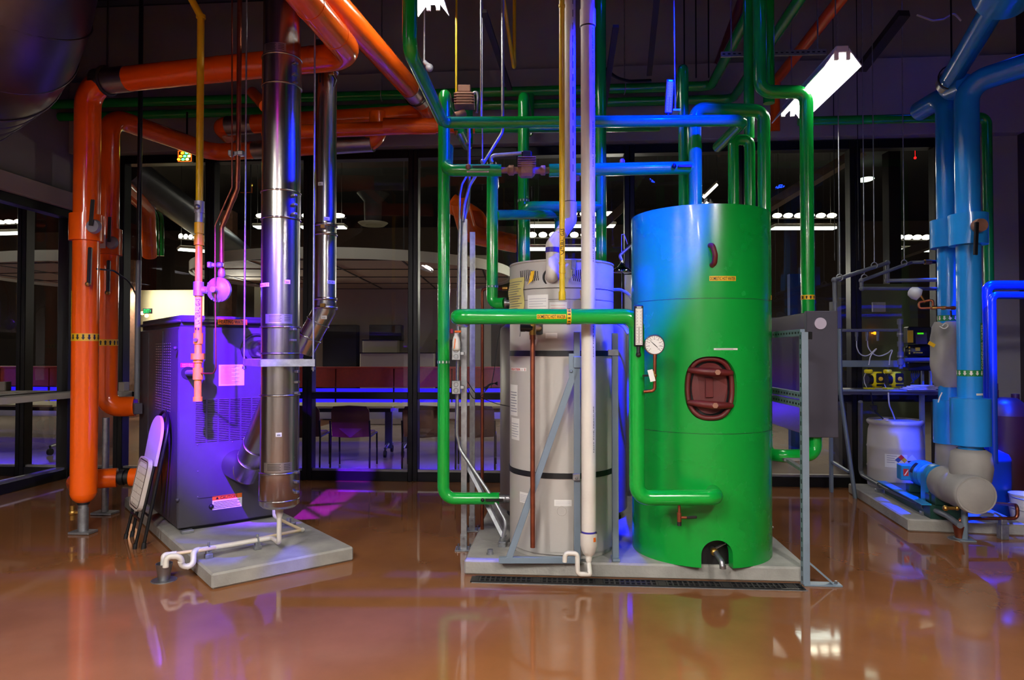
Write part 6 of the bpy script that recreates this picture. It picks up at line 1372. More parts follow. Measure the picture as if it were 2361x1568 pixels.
MB().lathe([(.05, .03), (.08, .06), (.112, .1), (.112, .1), (.112, .34), (.112, .34), (.1, .36), (.1, .4), (0, .41)], mc, pdir, 26).build('motor', M['pumpblue'], pu)
g = MB()
for k in range(4): g.lathe([(.113, .13 + .05 * k), (.117, .135 + .05 * k), (.113, .14 + .05 * k)], mc, pdir, 26)
g.build('motor_rib', M['pumpblue'], pu)
MB().box(mc + pdir * .33 - pxv * .13, (.1, .11, .14), PX, .006).build('terminal_box', M['pumpblue'], pu)
f_ = s_flat(mc + pdir * .33 - pxv * .181, -pdir, UP); f_ = s_flat(mc + pdir * .274 - pxv * .14, pxv, UP); g = MB(); g.patch(f_, -.022, .022, -.03, .035, 1, 1); g.m = 1; g.poly2([(-.018, -.024), (.018, .03), (.018, .018), (-.006, -.024)], f_); g.build('warning_label', [M['redink'], M['white']], pu)
f_ = s_ring(mc + pdir * .22, pdir, (-pxv * .8 + UP * .5).normalized(), .1125); g = MB(); g.patch(f_, -.05, .05, -.03, .03, 5, 1, .006); g.build('name_plate', M['ink'], pu)
bb = pc + pdir * .98; MB().box(at(bb, PAD + .055) - pxv * .02, (.26, 1.05, .11), PX, .004).build('base_frame', M['pumpgreen'], pu)
MB().box(at(bb, PAD + .115) - pxv * .17 + pdir * .02, (.08, 1.05, .012), PX, .002).box(at(bb, PAD + .115) + pxv * .14, (.06, 1.04, .012), PX, .002).build('base_flange', M['pumpblue'], pu)
for k in (.12, -.3): MB().box(at(mc + pdir * (.2 + k), PAD + .15), (.22, .09, .07), PX, .004).build('motor_foot', M['pumpgreen'], pu)
MB().box(at(pc + pdir * .55, PAD + .16), (.2, .14, .1), PX, .006).build('volute_foot', M['pumpgreen'], pu)
q_ = C(2180, 1172, 5.35); MB().ball(q_, .022, seg=10).cyl(q_, q_ + RT * .07, .013).ball(q_ + RT * .09, .018, seg=8).build('drain_cock', M['brass'], pu)
q_ = pc - UP * .14; MB().cyl(q_ + pdir * .2, at(q_ + pdir * .2, .002), .024).box(at(q_ + pdir * .2, .006), (.12, .12, .01), PX).build('support_leg', M['strut'], pu)
# drain lines on the pump pad
d0, d1, d2 = FL(1985, 1098, .16), FL(2185, 1190, .17), FL(2214, 1212, .17)
dl_ = thing('pump_drain_line', 'dark plastic drain pipe clamped along the pump pad', 'pipe', d1)
d0b = C(1984, 1000, 6.9); 
MB().tube([at(C(1984, 950, 6.9), 1.0), at(FL(1984, 1096, .16), .17), FL(2050, 1130, .17), d1, d2], .022, 12, bend=.05).build('tube', M['pvcgrey'], dl_)
for px, py in ((2027, 1118), (2132, 1168)):
    q_ = FL(px, py, .17); MB().box(at(q_, .115), (.07, .05, .03), PX, .003).tube([q_ + (UP * cos(a) + pxv * sin(a)) * .026 for a in [k * pi / 8 for k in range(16)]], .005, 6, closed=True).build('clamp', M['galv'], dl_)
fq = FL(2213, 1243); fz = thing('floor_funnel', 'copper coloured funnel drain at the corner of the pump pad', 'drain', fq)
MB().lathe([(.03, .0), (.05, .11), (.05, .11), (.046, .11), (.028, .02), (0, .02)], fq, UP, 24).build('funnel', M['copper'], fz); MB().lathe([(.085, 0), (.085, .004), (.085, .004), (.03, .005)], fq, UP, 24).build('floor_ring', M['galv'], fz)
k_ = [FL(2214, 1214, .14), FL(2218, 1212, .16), C(2347, 1212, 5.6), C(2347, 1186, 5.6), C(2290, 1160, 6.1)]
k_[1] = at(k_[0], .17); k_ = [at(fq, .1), at(fq, .165), at(C(2346, 1212, fq.dot(FW)), .165), at(C(2346, 1212, fq.dot(FW)), .27), C(2292, 1160, 6.0)]
MB().tube(k_, .014, 12, bend=.035).build('copper_drain_line', M['copper'], label='copper drain line running from the funnel to the blue tank', cat='pipe')
q_ = at(C(2312, 1212, fq.dot(FW)), .0); MB().box(q_ + UP * .06, (.06, .06, .12), AX, .003).box(q_ + UP * .14, (.045, .045, .04), AX, .003).build('strut_stand', M['galv'], label='short strut stand under the copper drain line', cat='stand')
# blue expansion tank
et = FL(2316, 1202, 0) + FW * .3; ez_ = thing('expansion_tank', 'glossy blue expansion tank standing in the blue light', 'tank', et)
er = .235; MB().lathe([(er - .01, .0), (er, .02), (er, .02), (er, .5), (er, .52), (er - .02, .56), (er - .1, .6), (er - .13, .61)], et, UP, 36).build('shell', M['bluetank'], ez_)
MB().lathe([(.115, .6), (.115, .68), (.115, .68), (.12, .69), (.1, .715), (.05, .725), (0, .728)], et, UP, 28).build('cap', M['bluetank'], ez_)
f_ = s_ring(et, UP, (NV * .8 - RT * .6).normalized(), er); g = MB(); g.patch(f_, -.03, .05, .2, .34, 5, 1); g.build('label', M['greenlab'], ez_)
# dark red vessel behind
rt = G(5.0 * .997 - .55, 6.75, 0); rt = at(C(2318, 1000, 6.55), 0); rz_ = thing('red_vessel', 'dim dark red pressure vessel in the right-hand shadows', 'tank', rt)
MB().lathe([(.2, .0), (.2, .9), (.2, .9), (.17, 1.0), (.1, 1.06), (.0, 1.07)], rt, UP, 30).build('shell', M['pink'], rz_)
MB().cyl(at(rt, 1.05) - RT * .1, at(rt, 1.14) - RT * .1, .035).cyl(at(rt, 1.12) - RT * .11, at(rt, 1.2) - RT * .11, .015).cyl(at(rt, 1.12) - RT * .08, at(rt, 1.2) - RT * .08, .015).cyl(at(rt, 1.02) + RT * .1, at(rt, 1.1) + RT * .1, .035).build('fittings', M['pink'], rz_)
# bright blue glowing pair
def bpipe(pxv_, pyt, Y, r_, label, zlow):
    p_ = C(pxv_, 800, Y); z_ = zs(pyt, Y); return MB().tube([at(p_, zlow), at(p_, z_), at(p_, z_) + RT * 1.2], r_, 18, bend=r_ * 1.5).build('chilled_water_pipe', M['bluetank'], label=label, cat='pipe', group=None)
bpipe(2276, 658, 6.0, .042, 'outer of two brilliant blue pipes turning right beside the condenser risers', .55)
bpipe(2288, 681, 5.85, .032, 'inner of two brilliant blue pipes turning right beside the condenser risers', .55)
# green pipe far right
gh = C(1885, 281, 6.9); ghz = gh.z; g2p = C(2278, 500, 6.75)
gh2 = at(g2p, ghz); MB().tube([V((C(1840, 281, 6.9).x, gh2.y, ghz)), gh2, at(g2p, 1.2)], .045, 18, bend=.08).build('overhead_header', M['green'], label='dim green pipe running level behind the strip light then down at the far right', cat='pipe')
# buckets at the right edge
def bucket(c, label):
    t_ = thing('bucket', label, 'bucket', c, 'white buckets at the right edge'); MB().lathe([(.1, 0), (.12, .14), (.12, .14), (.124, .142), (.124, .155), (.124, .155), (.115, .155), (.115, .155), (.095, .01), (0, .01)], c, UP, 24).build('pail', M['pvc'], t_)
    MB().tube([c + UP * .13 + (RT * cos(a) - UP * .09 * sin(a)) * 1.0 * .127 + NV * .127 * sin(a) for a in [k * pi / 12 for k in range(13)]], .003, 6).build('handle', M['steel'], t_)
bc = FL(2364, 1205)
bucket(bc, 'lower white bucket of the stacked pair at the right edge'); bucket(bc + UP * .1, 'upper white bucket of the stacked pair at the right edge')
# drum and small container
dc = FL(2062, 1152) ; dc = V((dc.x, 7.3, 0)) if False else at(C(2064, 1040, 7.2), 0); dr = .265; dzt = zs(966, 7.2)
dm = thing('plastic_drum', 'white plastic chemical drum under the bench', 'drum', dc)
MB().lathe([(0, .0), (dr - .03, .0), (dr - .01, .03), (dr, .12), (dr, dzt * .36), (dr + .006, dzt * .38), (dr, dzt * .4), (dr, dzt * .62), (dr + .006, dzt * .64), (dr, dzt * .66), (dr - .01, dzt * .86), (dr - .025, dzt * .92), (dr - .005, dzt * .94), (dr + .004, dzt * .96), (dr + .004, dzt * .98), (dr - .01, dzt), (dr - .02, dzt), (dr - .03, dzt * .985), (0, dzt * .985)], dc, UP, 44).build('body', M['drum'], dm)
fD = s_ring(at(dc, 0), UP, NV, dr + .004); DU = cylUV(dc, dr + .004)
ua, va = DU(2040, 1046); ub_, vb_ = DU(2092, 1080); g = MB(); g.patch(fD, ua, ub_, vb_, va, 8, 1); g.m = 1
for k in range(4): g.patch(fD, ua + .02, ua + .11 - .02 * (k % 2), va - .02 - k * .022, va - .014 - k * .022, 4, 1, .003)
cx_, cy_ = DU(2078, 1061); s_ = .028
for q, (dx_, dy_) in enumerate(((-s_, 0), (0, s_), (s_, 0), (0, -s_))):
    g.m = 2 + q; g.poly2([(cx_ + dx_ - s_, cy_ + dy_), (cx_ + dx_, cy_ + dy_ - s_), (cx_ + dx_ + s_, cy_ + dy_), (cx_ + dx_, cy_ + dy_ + s_)], fD, .004)
g.build('hazard_label', [M['white'], M['purplegrey'], M['shelfblue'], M['redink'], M['labely'], M['white']], dm)
ua, va = DU(2103, 1062); g = MB(); s_ = .06; g.poly2([(ua - s_, va), (ua, va - s_), (ua + s_, va), (ua, va + s_)], fD, .003); g.m = 1; g.poly2([(ua - s_ * .9, va - .004), (ua, va - s_ * .9), (ua + s_ * .9, va - .004)], fD, .005); g.build('corrosive_label', [M['white'], M['ink']], dm)
MB().lathe([(.03, 0), (.03, .02), (.03, .02), (0, .02)], at(dc, dzt * .985) - RT * .1, UP, 14).build('bung', M['cream'], dm)
MB().tube([C(2048, 905, 7.0), C(2050, 935, 7.0), C(2057, 950, 7.1), at(dc, dzt)], .007, 8, bend=.08).build('suction_tube', M['tub'], dm)
MB().tube([C(2008, 905, 7.0), C(2012, 930, 7.02), C(2018, 950, 7.1), at(dc, dzt) - RT * .12], .007, 8, bend=.08).box(C(2014, 940, 7.0), (.06, .04, .05), AX, .005).build('suction_tube', M['black'], dm)
c_ = at(C(2170, 1065, 6.9), 0); q_ = thing('paint_pail', 'small white plastic pail behind the pump jackets', 'pail', c_); MB().lathe([(.08, 0), (.09, .3), (.09, .3), (.095, .31), (.095, .34), (.095, .34), (0, .345)], c_ , UP, 20).build('pail', M['pvc'], q_)
# overhead items on the right
q0_, q1_ = FL(1945, -10, 4.5), FL(1786, 190, 4.5)
MB().tube([q0_ + (q0_ - q1_) * .3, q1_, at(q1_, 3.95)], .055, 18, bend=.09).build('heating_water_pipe', M['orange'], label='orange pipe slanting down from the ceiling above the grey exchanger', cat='pipe')
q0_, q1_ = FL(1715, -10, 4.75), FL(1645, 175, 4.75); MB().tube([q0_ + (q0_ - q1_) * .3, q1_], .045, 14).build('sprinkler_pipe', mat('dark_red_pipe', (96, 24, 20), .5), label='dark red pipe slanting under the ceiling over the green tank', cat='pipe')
q0_, q1_ = C(1662, 126, 5.6), C(1905, 120, 5.6); slotted(q0_, q1_, .03, .02, UP, 'x', 'galv', 22) if False else None
sb_ = MB(); sb_.bar(q0_, q1_, .042, .02, UP); sbo = sb_.build('strut_hanger', M['galv'], label='slotted strut hanging level near the ceiling above the green tank', cat='strut')
g = MB()
for k in range(20): c_ = q0_ + (q1_ - q0_) * ((k + .5) / 20); g.box(c_ + NV * .0104, (.022, .001, .01), (RT, FW, UP))
g.build('slot', M['ink'], sbo, kind='stuff')
for k in (.1, .92): p_ = q0_ + (q1_ - q0_) * k; MB().cyl(p_, at(p_, ZC), .006, seg=8).build('threaded_rod', M['galv'], sbo)
for px, lb in ((1578, 'thin dark ceiling hanger left of the dark red pipe'), (1605, 'thin dark ceiling hanger directly over the tank riser'), (1634, 'thin dark ceiling hanger close to the dark red pipe')):
    p_ = C(px, 180, 6.4); MB().cyl(p_, at(p_, ZC), .007, seg=6).build('hanger_rod', M['blackmetal'], label=lb, cat='rod', group='dark ceiling hangers')
for px, lb in ((1925, 'long thin cable hanging in front of the back wall right of the strip light'), (1980, 'long thin cable hanging in front of the wide window mullion at right')):
    p_ = C(px, 600, 7.0); MB().cyl(p_, at(p_, ZC), .004, seg=6).build('hanging_cable', M['blackmetal'], label=lb, cat='cable')
ca_ = [C(2115, 35, 6.0), C(2150, 48, 6.1), C(2175, 45, 6.2), C(2200, 30, 6.3), C(2216, 48, 6.3)]
MB().tube(ca_, .008, 8, bend=.2).build('white_cable', M['pvc'], label='pale cable sagging beneath the ceiling at upper right', cat='cable')
MB().bar(C(2085, 30, 6.0), C(1985, 160, 6.7), .1, .06).build('ceiling_bracket', M['beam'], label='dark diagonal ceiling bracket at upper right', cat='bracket')
for a_, b_, lb in (((1115, 25, 5.3), (1175, 205, 6.9), 'dark diagonal brace sloping from the ceiling behind the yellow V pipe'), ((1420, 60, 5.6), (1385, 300, 6.9), 'dark diagonal brace just right of the wide white vent pipe under the ceiling'), ((1515, -10, 5.5), (1497, 172, 6.8), 'dark vertical hanger plate left of the blue-lit hanger rod')):
    MB().bar(C(*a_), C(*b_), .05, .03).build('ceiling_brace', M['beam'], label=lb, cat='brace')
MB().tube([C(1385, 150, 6.6), C(1420, 180, 6.7), C(1450, 188, 6.8), C(1500, 186, 6.9)], .018, 8, bend=.3).build('ceiling_cable', M['black'], label='thick black cable drooping under the ceiling right of the white vent', cat='cable')
MB().tube([C(978, 142, 6.0), C(986, 150, 6.0), C(992, 160, 6.0)], .02, 8).ball(C(990, 156, 5.98), .035, seg=10).cyl(C(978, 142, 6.0), at(C(978, 142, 6.0), ZC), .008, seg=6).build('camera_bracket', M['reflector'], label='small white security fitting glimpsed behind the dark sloping green pipe', cat='fitting')
MB().tube([q for q in (C(1955, 118, 5.6), C(1925, 130, 5.5))], .01).build('light_cord', M['black'], label='black cord feeding the strip light over the exchanger', cat='cord')
# ================================================================ BEYOND THE GLASS: hall at night
HX0, HX1, HY0, HY1, HZ_ = -13.0, 13.0, Y1 + .2, 21.0, 5.4
hf = mat('hall_floor', (168, 152, 140), .16, noise=.08, scale=1.2)
xd = -4.9; fs_m = mat('side_hall_floor', (112, 76, 56), .3, noise=.15, scale=2)
MB().box(((xd + HX1) / 2, (HY0 + HY1) / 2 - .1, -.06), (HX1 - xd, HY1 - HY0 + .2, .1)).build('floor_hall', hf, kind=S)
MB().box(((xd + HX0) / 2, (HY0 + HY1) / 2 - .1, -.06), (xd - HX0, HY1 - HY0 + .2, .1)).build('floor_left_hall', fs_m, kind=S)
MB().box(((HX0 + X0 - .2) / 2, (Y0 + HY0) / 2, -.06), (X0 - .2 - HX0, HY0 - Y0, .1)).build('floor_side', fs_m, kind=S)
MB().box(((HX0 + HX1) / 2, (HY0 + HY1) / 2, HZ_ + .05), (HX1 - HX0, HY1 - HY0, .1)).box(((HX0 + X0 - .2) / 2, (Y0 + HY0) / 2, HZ_ + .05), (X0 - .2 - HX0, HY0 - Y0, .1)).build('ceiling_hall', M['ceil'], kind=S)
MB().box((0, HY1 + .1, HZ_ / 2), (HX1 - HX0, .2, HZ_)).build('wall_hall_back', mat('hall_back_wall', (96, 84, 74), .8, noise=.05), kind=S)
MB().box((HX0 - .1, 9, HZ_ / 2), (.2, 25, HZ_)).build('wall_hall_left', M['wood'], kind=S)
MB().box((HX1 + .1, 14, HZ_ / 2), (.2, 15, HZ_)).build('wall_hall_right', mat('hall_side_wall', (84, 74, 58), .8), kind=S)
# side hall seen through the left glass: wood panels and shelving
for i, (x, y, w_) in enumerate([(-8.05, 10.0, .85), (-7.2, 10.3, .7), (-9.0, 9.7, .9)]):
    MB().box((x, y, 1.9), (w_, .06, 3.8), bev=.004).build('wall_panel', M['wood'], label=['dark wooden wall panel seen through the left glass, in the middle', 'dark wooden wall panel seen through the left glass, beside the orange risers', 'dark wooden wall panel seen through the left glass, farthest from the risers'][i], cat='wall panel')
sh = V((-7.3, 8.62, 0)); st_ = thing('shelf_unit', 'dark shelf unit beyond the left glass', 'shelf', sh)
for x in (-.35, .35): MB().box(sh + V((x, 0, 1.0)), (.03, .3, 2.0)).build('side_panel', M['frameblk'], st_)
for z in (.3, .75, 1.2, 1.65, 1.98): MB().box(sh + V((0, 0, z)), (.68, .3, .025)).build('shelf_board', M['frameblk'], st_)
# lit corridor in the distance at left
cw = V((-8.6, 17.5, 0)); px_a, px_b = C(300, 720, 17.0), C(490, 720, 17.0)
MB().box(((px_a + px_b) / 2 + UP * -1.0).to_tuple(), ((px_b - px_a).length, .1, 3.1)).build('wall_corridor', mat('corridor_wall', (225, 215, 180), .8), kind=S)
pc_ = (px_a + px_b) / 2; spot('corridor_lamp', at(pc_, 2.9) - FW * 1.6, at(pc_, 1.5), (1, .92, .72), 300, 120, .5, .1)
for px, py, lb in ((298, 697, 'warm round wall lamp at the left end of the lit corridor'), (315, 708, 'warm round wall lamp just right of the corridor end'), (508, 700, 'warm wall lamp glimpsed under the gas regulator'), (328, 722, 'small warm wall lamp beside the exit sign'), (338, 728, 'smallest warm wall lamp below the exit sign')):
    MB().ball(C(px, py, 16.4), .07 if py < 710 else .045, seg=12).build('wall_lamp', emit('warm_lamp_%d' % px, (255, 225, 140), 6), label=lb, cat='lamp')
es_ = C(339, 717, 15.6); e_ = thing('exit_sign', 'green lit exit sign in the far corridor', 'sign', es_)
MB().box(es_ + FW * .03, (.2, .04, .12), (RT, FW, UP), .004).build('housing', M['blackmetal'], e_)
g = MB(); g.text('EXIT', s_flat(es_ + NV * -.005, RT, UP), -.012, 0, .13, .085, .0); f_ = s_flat(es_ + NV * -.005, RT, UP); g.poly2([(.065, .03), (.085, 0), (.065, -.03)], f_, 0); g.build('letters', emit('exit_green', (20, 230, 110), 3), e_)
MB().box(C(520, 730, 16.2), (.42, .3, 5.0), AX).build('brick_pier', M['brick'], label='brown brick pier glimpsed right of the gas regulator', cat='pier')
MB().box(C(297, 800, 15.8), (.35, .3, 4.0), AX).build('brick_pier', M['brick'], label='brown brick pier beside the rear orange riser', cat='pier')
# round soffit
sc_ = G(-2.95, 13.1, 0); sr = 2.95; so_ = thing('round_canopy', 'big round white canopy hanging in the hall beyond the glass', 'canopy', at(sc_, 2.9))
MB().lathe([(sr, 2.9), (sr, 3.07), (sr, 3.07), (sr - .06, 3.07), (sr - .06, 3.07), (sr - .06, 2.92)], sc_, UP, 72).build('fascia', M['soffit'], so_)
MB().lathe([(sr - .06, 2.95), (0, 2.95)], sc_, UP, 64).build('tile_ceiling', M['tile'], so_)
g = MB()
for k in range(-2, 3): 
    L_ = sqrt(max(.01, (sr - .07) ** 2 - (k * 1.22) ** 2)); g.box(at(sc_, 2.943) + RT * k * 1.22, (.03, 2 * L_, .012), AX).box(at(sc_, 2.943) + FW * k * 1.22, (2 * L_, .03, .012), AX)
g.build('grid', M['beam'], so_)
for k in range(4): a = k * pi / 2 + .6; p_ = sc_ + RT * 2 * cos(a) + FW * 2 * sin(a); MB().cyl(at(p_, 3.0), at(p_, HZ_), .01, seg=6).build('hanger', M['beam'], so_)
# room under the canopy: pale back wall, screen, counter, glowing base
wy = 15.6
MB().box(C(860, 740, wy) * 1.0, (5.4, .1, 3.0), AX).build('partition_wall', M['beigewall'], kind=S)
for (xa_, ya_, xb_, yb_, Y, m_, nm, lb, ct_) in ((744, 749, 822, 848, 15.2, 'ink', 'dark_cabinet', 'tall dark cabinet against the beige wall beyond the glass', 'cabinet'), (851, 749, 926, 786, 15.0, 'ink', 'wall_screen', 'black screen above the low beige cabinets beyond the glass', 'screen'), (836, 784, 916, 815, 14.6, 'beigewall', 'low_cabinet', 'upper low beige cabinet under the black screen beyond the glass', 'cabinet'), (830, 814, 1000, 850, 14.2, 'beigewall', 'low_cabinet', 'lower wide beige cabinet behind the red counter', 'cabinet'), (1005, 783, 1060, 814, 15.0, 'ink', 'dark_cabinet', 'dark low cabinet behind the tall green riser beyond the glass', 'cabinet')):
    a_, b_ = C(xa_, ya_, Y), C(xb_, yb_, Y)
    if nm != 'wall_screen': b_ = at(b_, 0)
    g = MB().box((a_ + b_) / 2 + FW * .15, (abs((b_ - a_).dot(RT)), .3, abs((b_ - a_).z)), AX, .01); o_ = g.build(nm, M[m_], label=lb, cat=ct_)
    if m_ == 'beigewall': MB().box(at((a_ + b_) / 2, a_.z) + FW * .15, (abs((b_ - a_).dot(RT)) + .03, .32, .02), AX).build('top', M['frameblk'], o_)
yc = 11.6; ca_, cb2 = C(640, 850, yc), C(1310, 850, yc); zt_ = zs(850, yc); zbt = zs(893, yc); L_ = (cb2 - ca_).dot(RT); mid = at((ca_ + cb2) / 2, 0)
rc = thing('red_counter', 'long red-brown counter with a glowing blue recess beneath', 'counter', mid)
n_ = 5
for k in range(n_):
    c_ = mid + RT * (L_ * ((k + .5) / n_ - .5)); MB().box(at(c_, (zt_ + zbt) / 2) + FW * .15, (L_ / n_ - .02, .3, zt_ - zbt), AX, .004).build('front_panel', M['redcounter'], rc)
MB().box(at(mid, zt_ + .012) + FW * .15, (L_ + .06, .36, .03), AX, .004).build('counter_top', M['redcounter'], rc)
blue_e = emit('blue_led_strip', (44, 28, 255), 1.35)
MB().box(at(mid, zbt - .16) + FW * .22, (L_, .02, .26), AX).build('lit_recess', blue_e, rc)
MB().box(at(mid, zbt - .42) + FW * .2, (L_, .08, .26), AX).build('kick_base', M['soffit'], rc)
MB().bar(at(ca_, zbt - .09), at(cb2, zbt - .09), .012, .012).build('rail', M['frameblk'], rc)
for k in range(1, n_): c_ = mid + RT * (L_ * (k / n_ - .5)); MB().bar(at(c_, zbt), at(c_, zbt - .3), .03, .02).build('stile', M['frameblk'], rc)
area('blue_glow', at(mid, .6) + NV * .12, at(mid, 0) + NV * 1.4, (.08, .02, 1), 22, L_, .06)
# tables
tz = .735
def table(pxa, pxb, label):
    Y = 9.75; a_, b_ = C(pxa, 935, Y), C(pxb, 935, Y); c_ = at((a_ + b_) / 2, 0); L_ = (b_ - a_).dot(RT)
    t_ = thing('meeting_table', label, 'table', c_, 'meeting tables beyond the glass')
    MB().box(at(c_, tz - .015) + FW * .3, (L_ - .01, .75, .03), AX, .004).build('table_top', M['tabletop'], t_)
    MB().box(at(c_, tz - .07) + FW * .3, (L_ - .1, .5, .05), AX).build('apron', M['frameblk'], t_)
    for s_ in (-1, 1):
        l_ = at(c_, 0) + RT * s_ * (L_ / 2 - .12) + FW * .3; MB().box(at(l_, .4), (.1, .07, .62), AX, .006).build('leg', M['panel'], t_)
        MB().tube([at(l_, .12) - FW * .28, at(l_, .16), at(l_, .12) + FW * .28], .025, 8).build('foot_bar', M['galv'], t_)
        for q in (-1, 1): w_ = at(l_, .045) + FW * q * .28; MB().cyl(w_ - RT * .018, w_ + RT * .018, .05, seg=18).cyl(w_ + UP * .05, w_ + UP * .09, .012).build('caster', M['black'], t_)
table(560, 907, 'cream topped meeting table beyond the glass, partly behind the large flue')
table(909, 1240, 'cream topped meeting table beyond the glass behind the tall green riser')
def chair(px, label, first=[]):
    Y = 8.95; c_ = at(C(px, 1000, Y), 0)
    if first:
        return copy_tree(first[0], c_ - V(first[0]['_o']), label)
    t_ = thing('meeting_chair', label, 'chair', c_, 'brown chairs at the meeting tables'); first.append(t_)
    P_ = lambda x, y, z: c_ + RT * x + FW * y + UP * z
    zt = .82
    g = MB(); n_ = 8; vs = []
    outl_ = [(-.235, .42), (-.245, .6), (-.24, .76), (-.21, .81), (0, .825), (.21, .81), (.24, .76), (.245, .6), (.235, .42), (0, .41)]
    g.prism([P_(x, -.2 + .06 * (1 - (x / .24) ** 2) * -1 - (z - .42) * .12 + .0, z) for x, z in outl_], FW * .02, False); g.build('backrest', M['chairbrown'], t_)
    g = MB(); g.box(P_(0, .03, .44), (.46, .44, .035), AX, .015); g.build('seat', M['chairbrown'], t_)
    for s_ in (-1, 1):
        MB().tube([P_(s_ * .25, -.24, 0), P_(s_ * .25, -.22, .42), P_(s_ * .25, -.26, .63)], .012, 8, bend=.05).build('leg', M['blackmetal'], t_)
        MB().tube([P_(s_ * .25, .24, 0), P_(s_ * .25, .22, .43)], .012, 8).build('leg', M['blackmetal'], t_)
        MB().cyl(P_(s_ * .25, -.22, .42), P_(s_ * .25, .22, .43), .011, seg=8).build('side_rail', M['blackmetal'], t_)
for px, lb in ((705, 'brown chair beyond the glass, partly hidden behind the large flue'), (817, 'brown chair beyond the glass, fully visible left of the centre mullion'), (978, 'brown chair beyond the glass behind the centre mullion'), (1098, 'brown chair beyond the glass behind the strut posts and copper line')): chair(px, lb)
# pendant lights
pe = emit('pendant_tube', (255, 246, 215), 16); pp = emit('pendant_louver', (240, 255, 240), 7)
def pendant(px, py, Y, L_, label, rot=0.0, dots=6):
    c_ = C(px, py, Y); t_ = thing('pendant_light', label, 'light', c_, 'pendant lights in the hall'); ax_ = (RT * cos(rot) + FW * sin(rot), -RT * sin(rot) + FW * cos(rot), UP)
    MB().box(c_ + UP * .03, (L_, .32, .05), ax_, .01).build('housing', M['soffit'], t_)
    MB().box(c_ - UP * .004, (L_ - .04, .28, .014), ax_).build('diffuser', pp, t_)
    for k in range(dots):
        q_ = c_ + ax_[0] * (L_ * ((k + .5) / dots - .5)) + UP * .24; MB().ball(q_, (L_ / dots * .4, .1, .045), ax_, 12).build('uplight', pe, t_)
    MB().bar(c_ - ax_[0] * L_ / 2 + UP * .19, c_ + ax_[0] * L_ / 2 + UP * .19, .02, .02).build('uplight_rail', M['beam'], t_)
    for s_ in (-1, 1): MB().cyl(c_ + ax_[0] * s_ * L_ * .4 + UP * .06, at(c_ + ax_[0] * s_ * L_ * .4, HZ_), .005, seg=6).build('cord', M['beam'], t_)
for px, py, Y, L_, lb, d_ in ((1855, 526, 13.0, 1.25, 'lit pendant beyond the glass behind the exchanger feed pipe', 6), (1320, 521, 13.5, 1.7, 'upper lit pendant beyond the glass behind the white vent pipe', 7), (1300, 574, 11.6, 1.25, 'lower lit pendant beyond the glass behind the grey vent elbow', 7), (2115, 577, 12.6, .85, 'lit pendant beyond the glass left of the blue risers', 5), (745, 524, 14.0, .95, 'lit pendant beyond the glass behind the slimmer flue', 3), (620, 524, 14.2, .6, 'lit pendant beyond the glass behind the large flue', 2)):
    pendant(px, py, Y, L_, lb, .0, d_)
for px, py, Y, L_, r_, lb in ((445, 577, 12.5, .5, .6, 'angled lit pendant beyond the glass beside the gas line'), (92, 607, 12.5, 1.0, 0, 'lower lit pendant beyond the left glass near the front orange riser'), (130, 548, 13.0, .5, 0, 'upper lit pendant beyond the left glass near the front orange riser'), (12, 576, 11.5, .75, -.3, 'lit pendant beyond the left glass at the photo edge')):
    pendant(px, py, Y, L_, lb, r_, 6)
for px, py, w_, lb in ((1996, 414, .17, 'lower oval lit ceiling lamp beyond the right glass'), (2149, 345, .22, 'upper oval lit ceiling lamp beyond the right glass by the blue risers'), (860, 517, .0, '')):
    if w_: MB().ball(C(px, py, 14), (w_ * .9, .2, .035), AX, 14).build('ceiling_lamp', emit('oval_lamp_%d' % px, (235, 255, 225), 3), label=lb, cat='lamp')
q_ = C(860, 514, 12.8); t_ = thing('air_diffuser', 'round white air diffuser on a dark duct neck beyond the glass', 'diffuser', q_)
MB().lathe([(.28, .0), (.22, -.05), (.14, -.04), (.14, -.04), (.12, -.06), (.06, -.045), (.0, -.055)], q_, UP, 36).build('cone', M['soffit'], t_); MB().lathe([(.16, 0), (.17, .4), (.3, .55)], q_, UP, 28).build('neck', M['beam'], t_)
a_, b_ = C(1622, 455, 12.5), C(1653, 425, 12.5); d_ = thing('tube_light', 'bare slanted lit tube beyond the glass over the green tank', 'light', a_); MB().cyl(a_, b_, .03, seg=10).build('tube', emit('slanted_tube', (255, 245, 215), 5), d_); MB().bar(a_ + UP * .05, b_ + UP * .05, .08, .03).build('housing', M['soffit'], d_); MB().cyl(a_ + UP * .05, at(a_, HZ_), .006, seg=6).cyl(b_ + UP * .05, at(b_, HZ_), .006, seg=6).build('cord', M['beam'], d_)
# ducts and pipes in the hall
for pts, r_, m_, lb in (([(285, 385, 9.5), (470, 520, 12), (560, 590, 15)], .24, 'duct', 'large grey round duct sloping away beyond the left window'), ([(280, 425, 9.2), (340, 480, 10.5), (345, 590, 11)], .11, 'orange', 'dim orange pipe beyond the window beside the rear riser'), ([(1060, 465, 10.5), (1080, 540, 10.8), (1190, 562, 11.2)], .15, 'orange', 'dark orange pipe elbow beyond the glass behind the strut posts'), ([(1040, 468, 11), (1110, 510, 11), (1095, 560, 11)], .16, 'orange', 'second dark orange pipe bend beyond the glass left of the drop pipe')):
    MB().tube([C(*p_) for p_ in pts], r_, 20, bend=.3).build('hall_duct' if m_ == 'duct' else 'hall_pipe', M[m_], label=lb, cat='duct' if m_ == 'duct' else 'pipe')
for k, (px, m_) in enumerate(((352, 'yellow'), (362, 'green'), (374, 'green'))):
    MB().tube([C(px - 22, 460, 11), C(px, 500, 11.5), C(px, 590, 11.5)], .03, 10, bend=.2).build('hall_pipe', M[m_], label=['thin yellow pipe beyond the left window', 'thin green pipe beyond the left window next to the yellow one', 'thin green pipe beyond the left window, outer of the two'][k], cat='pipe')
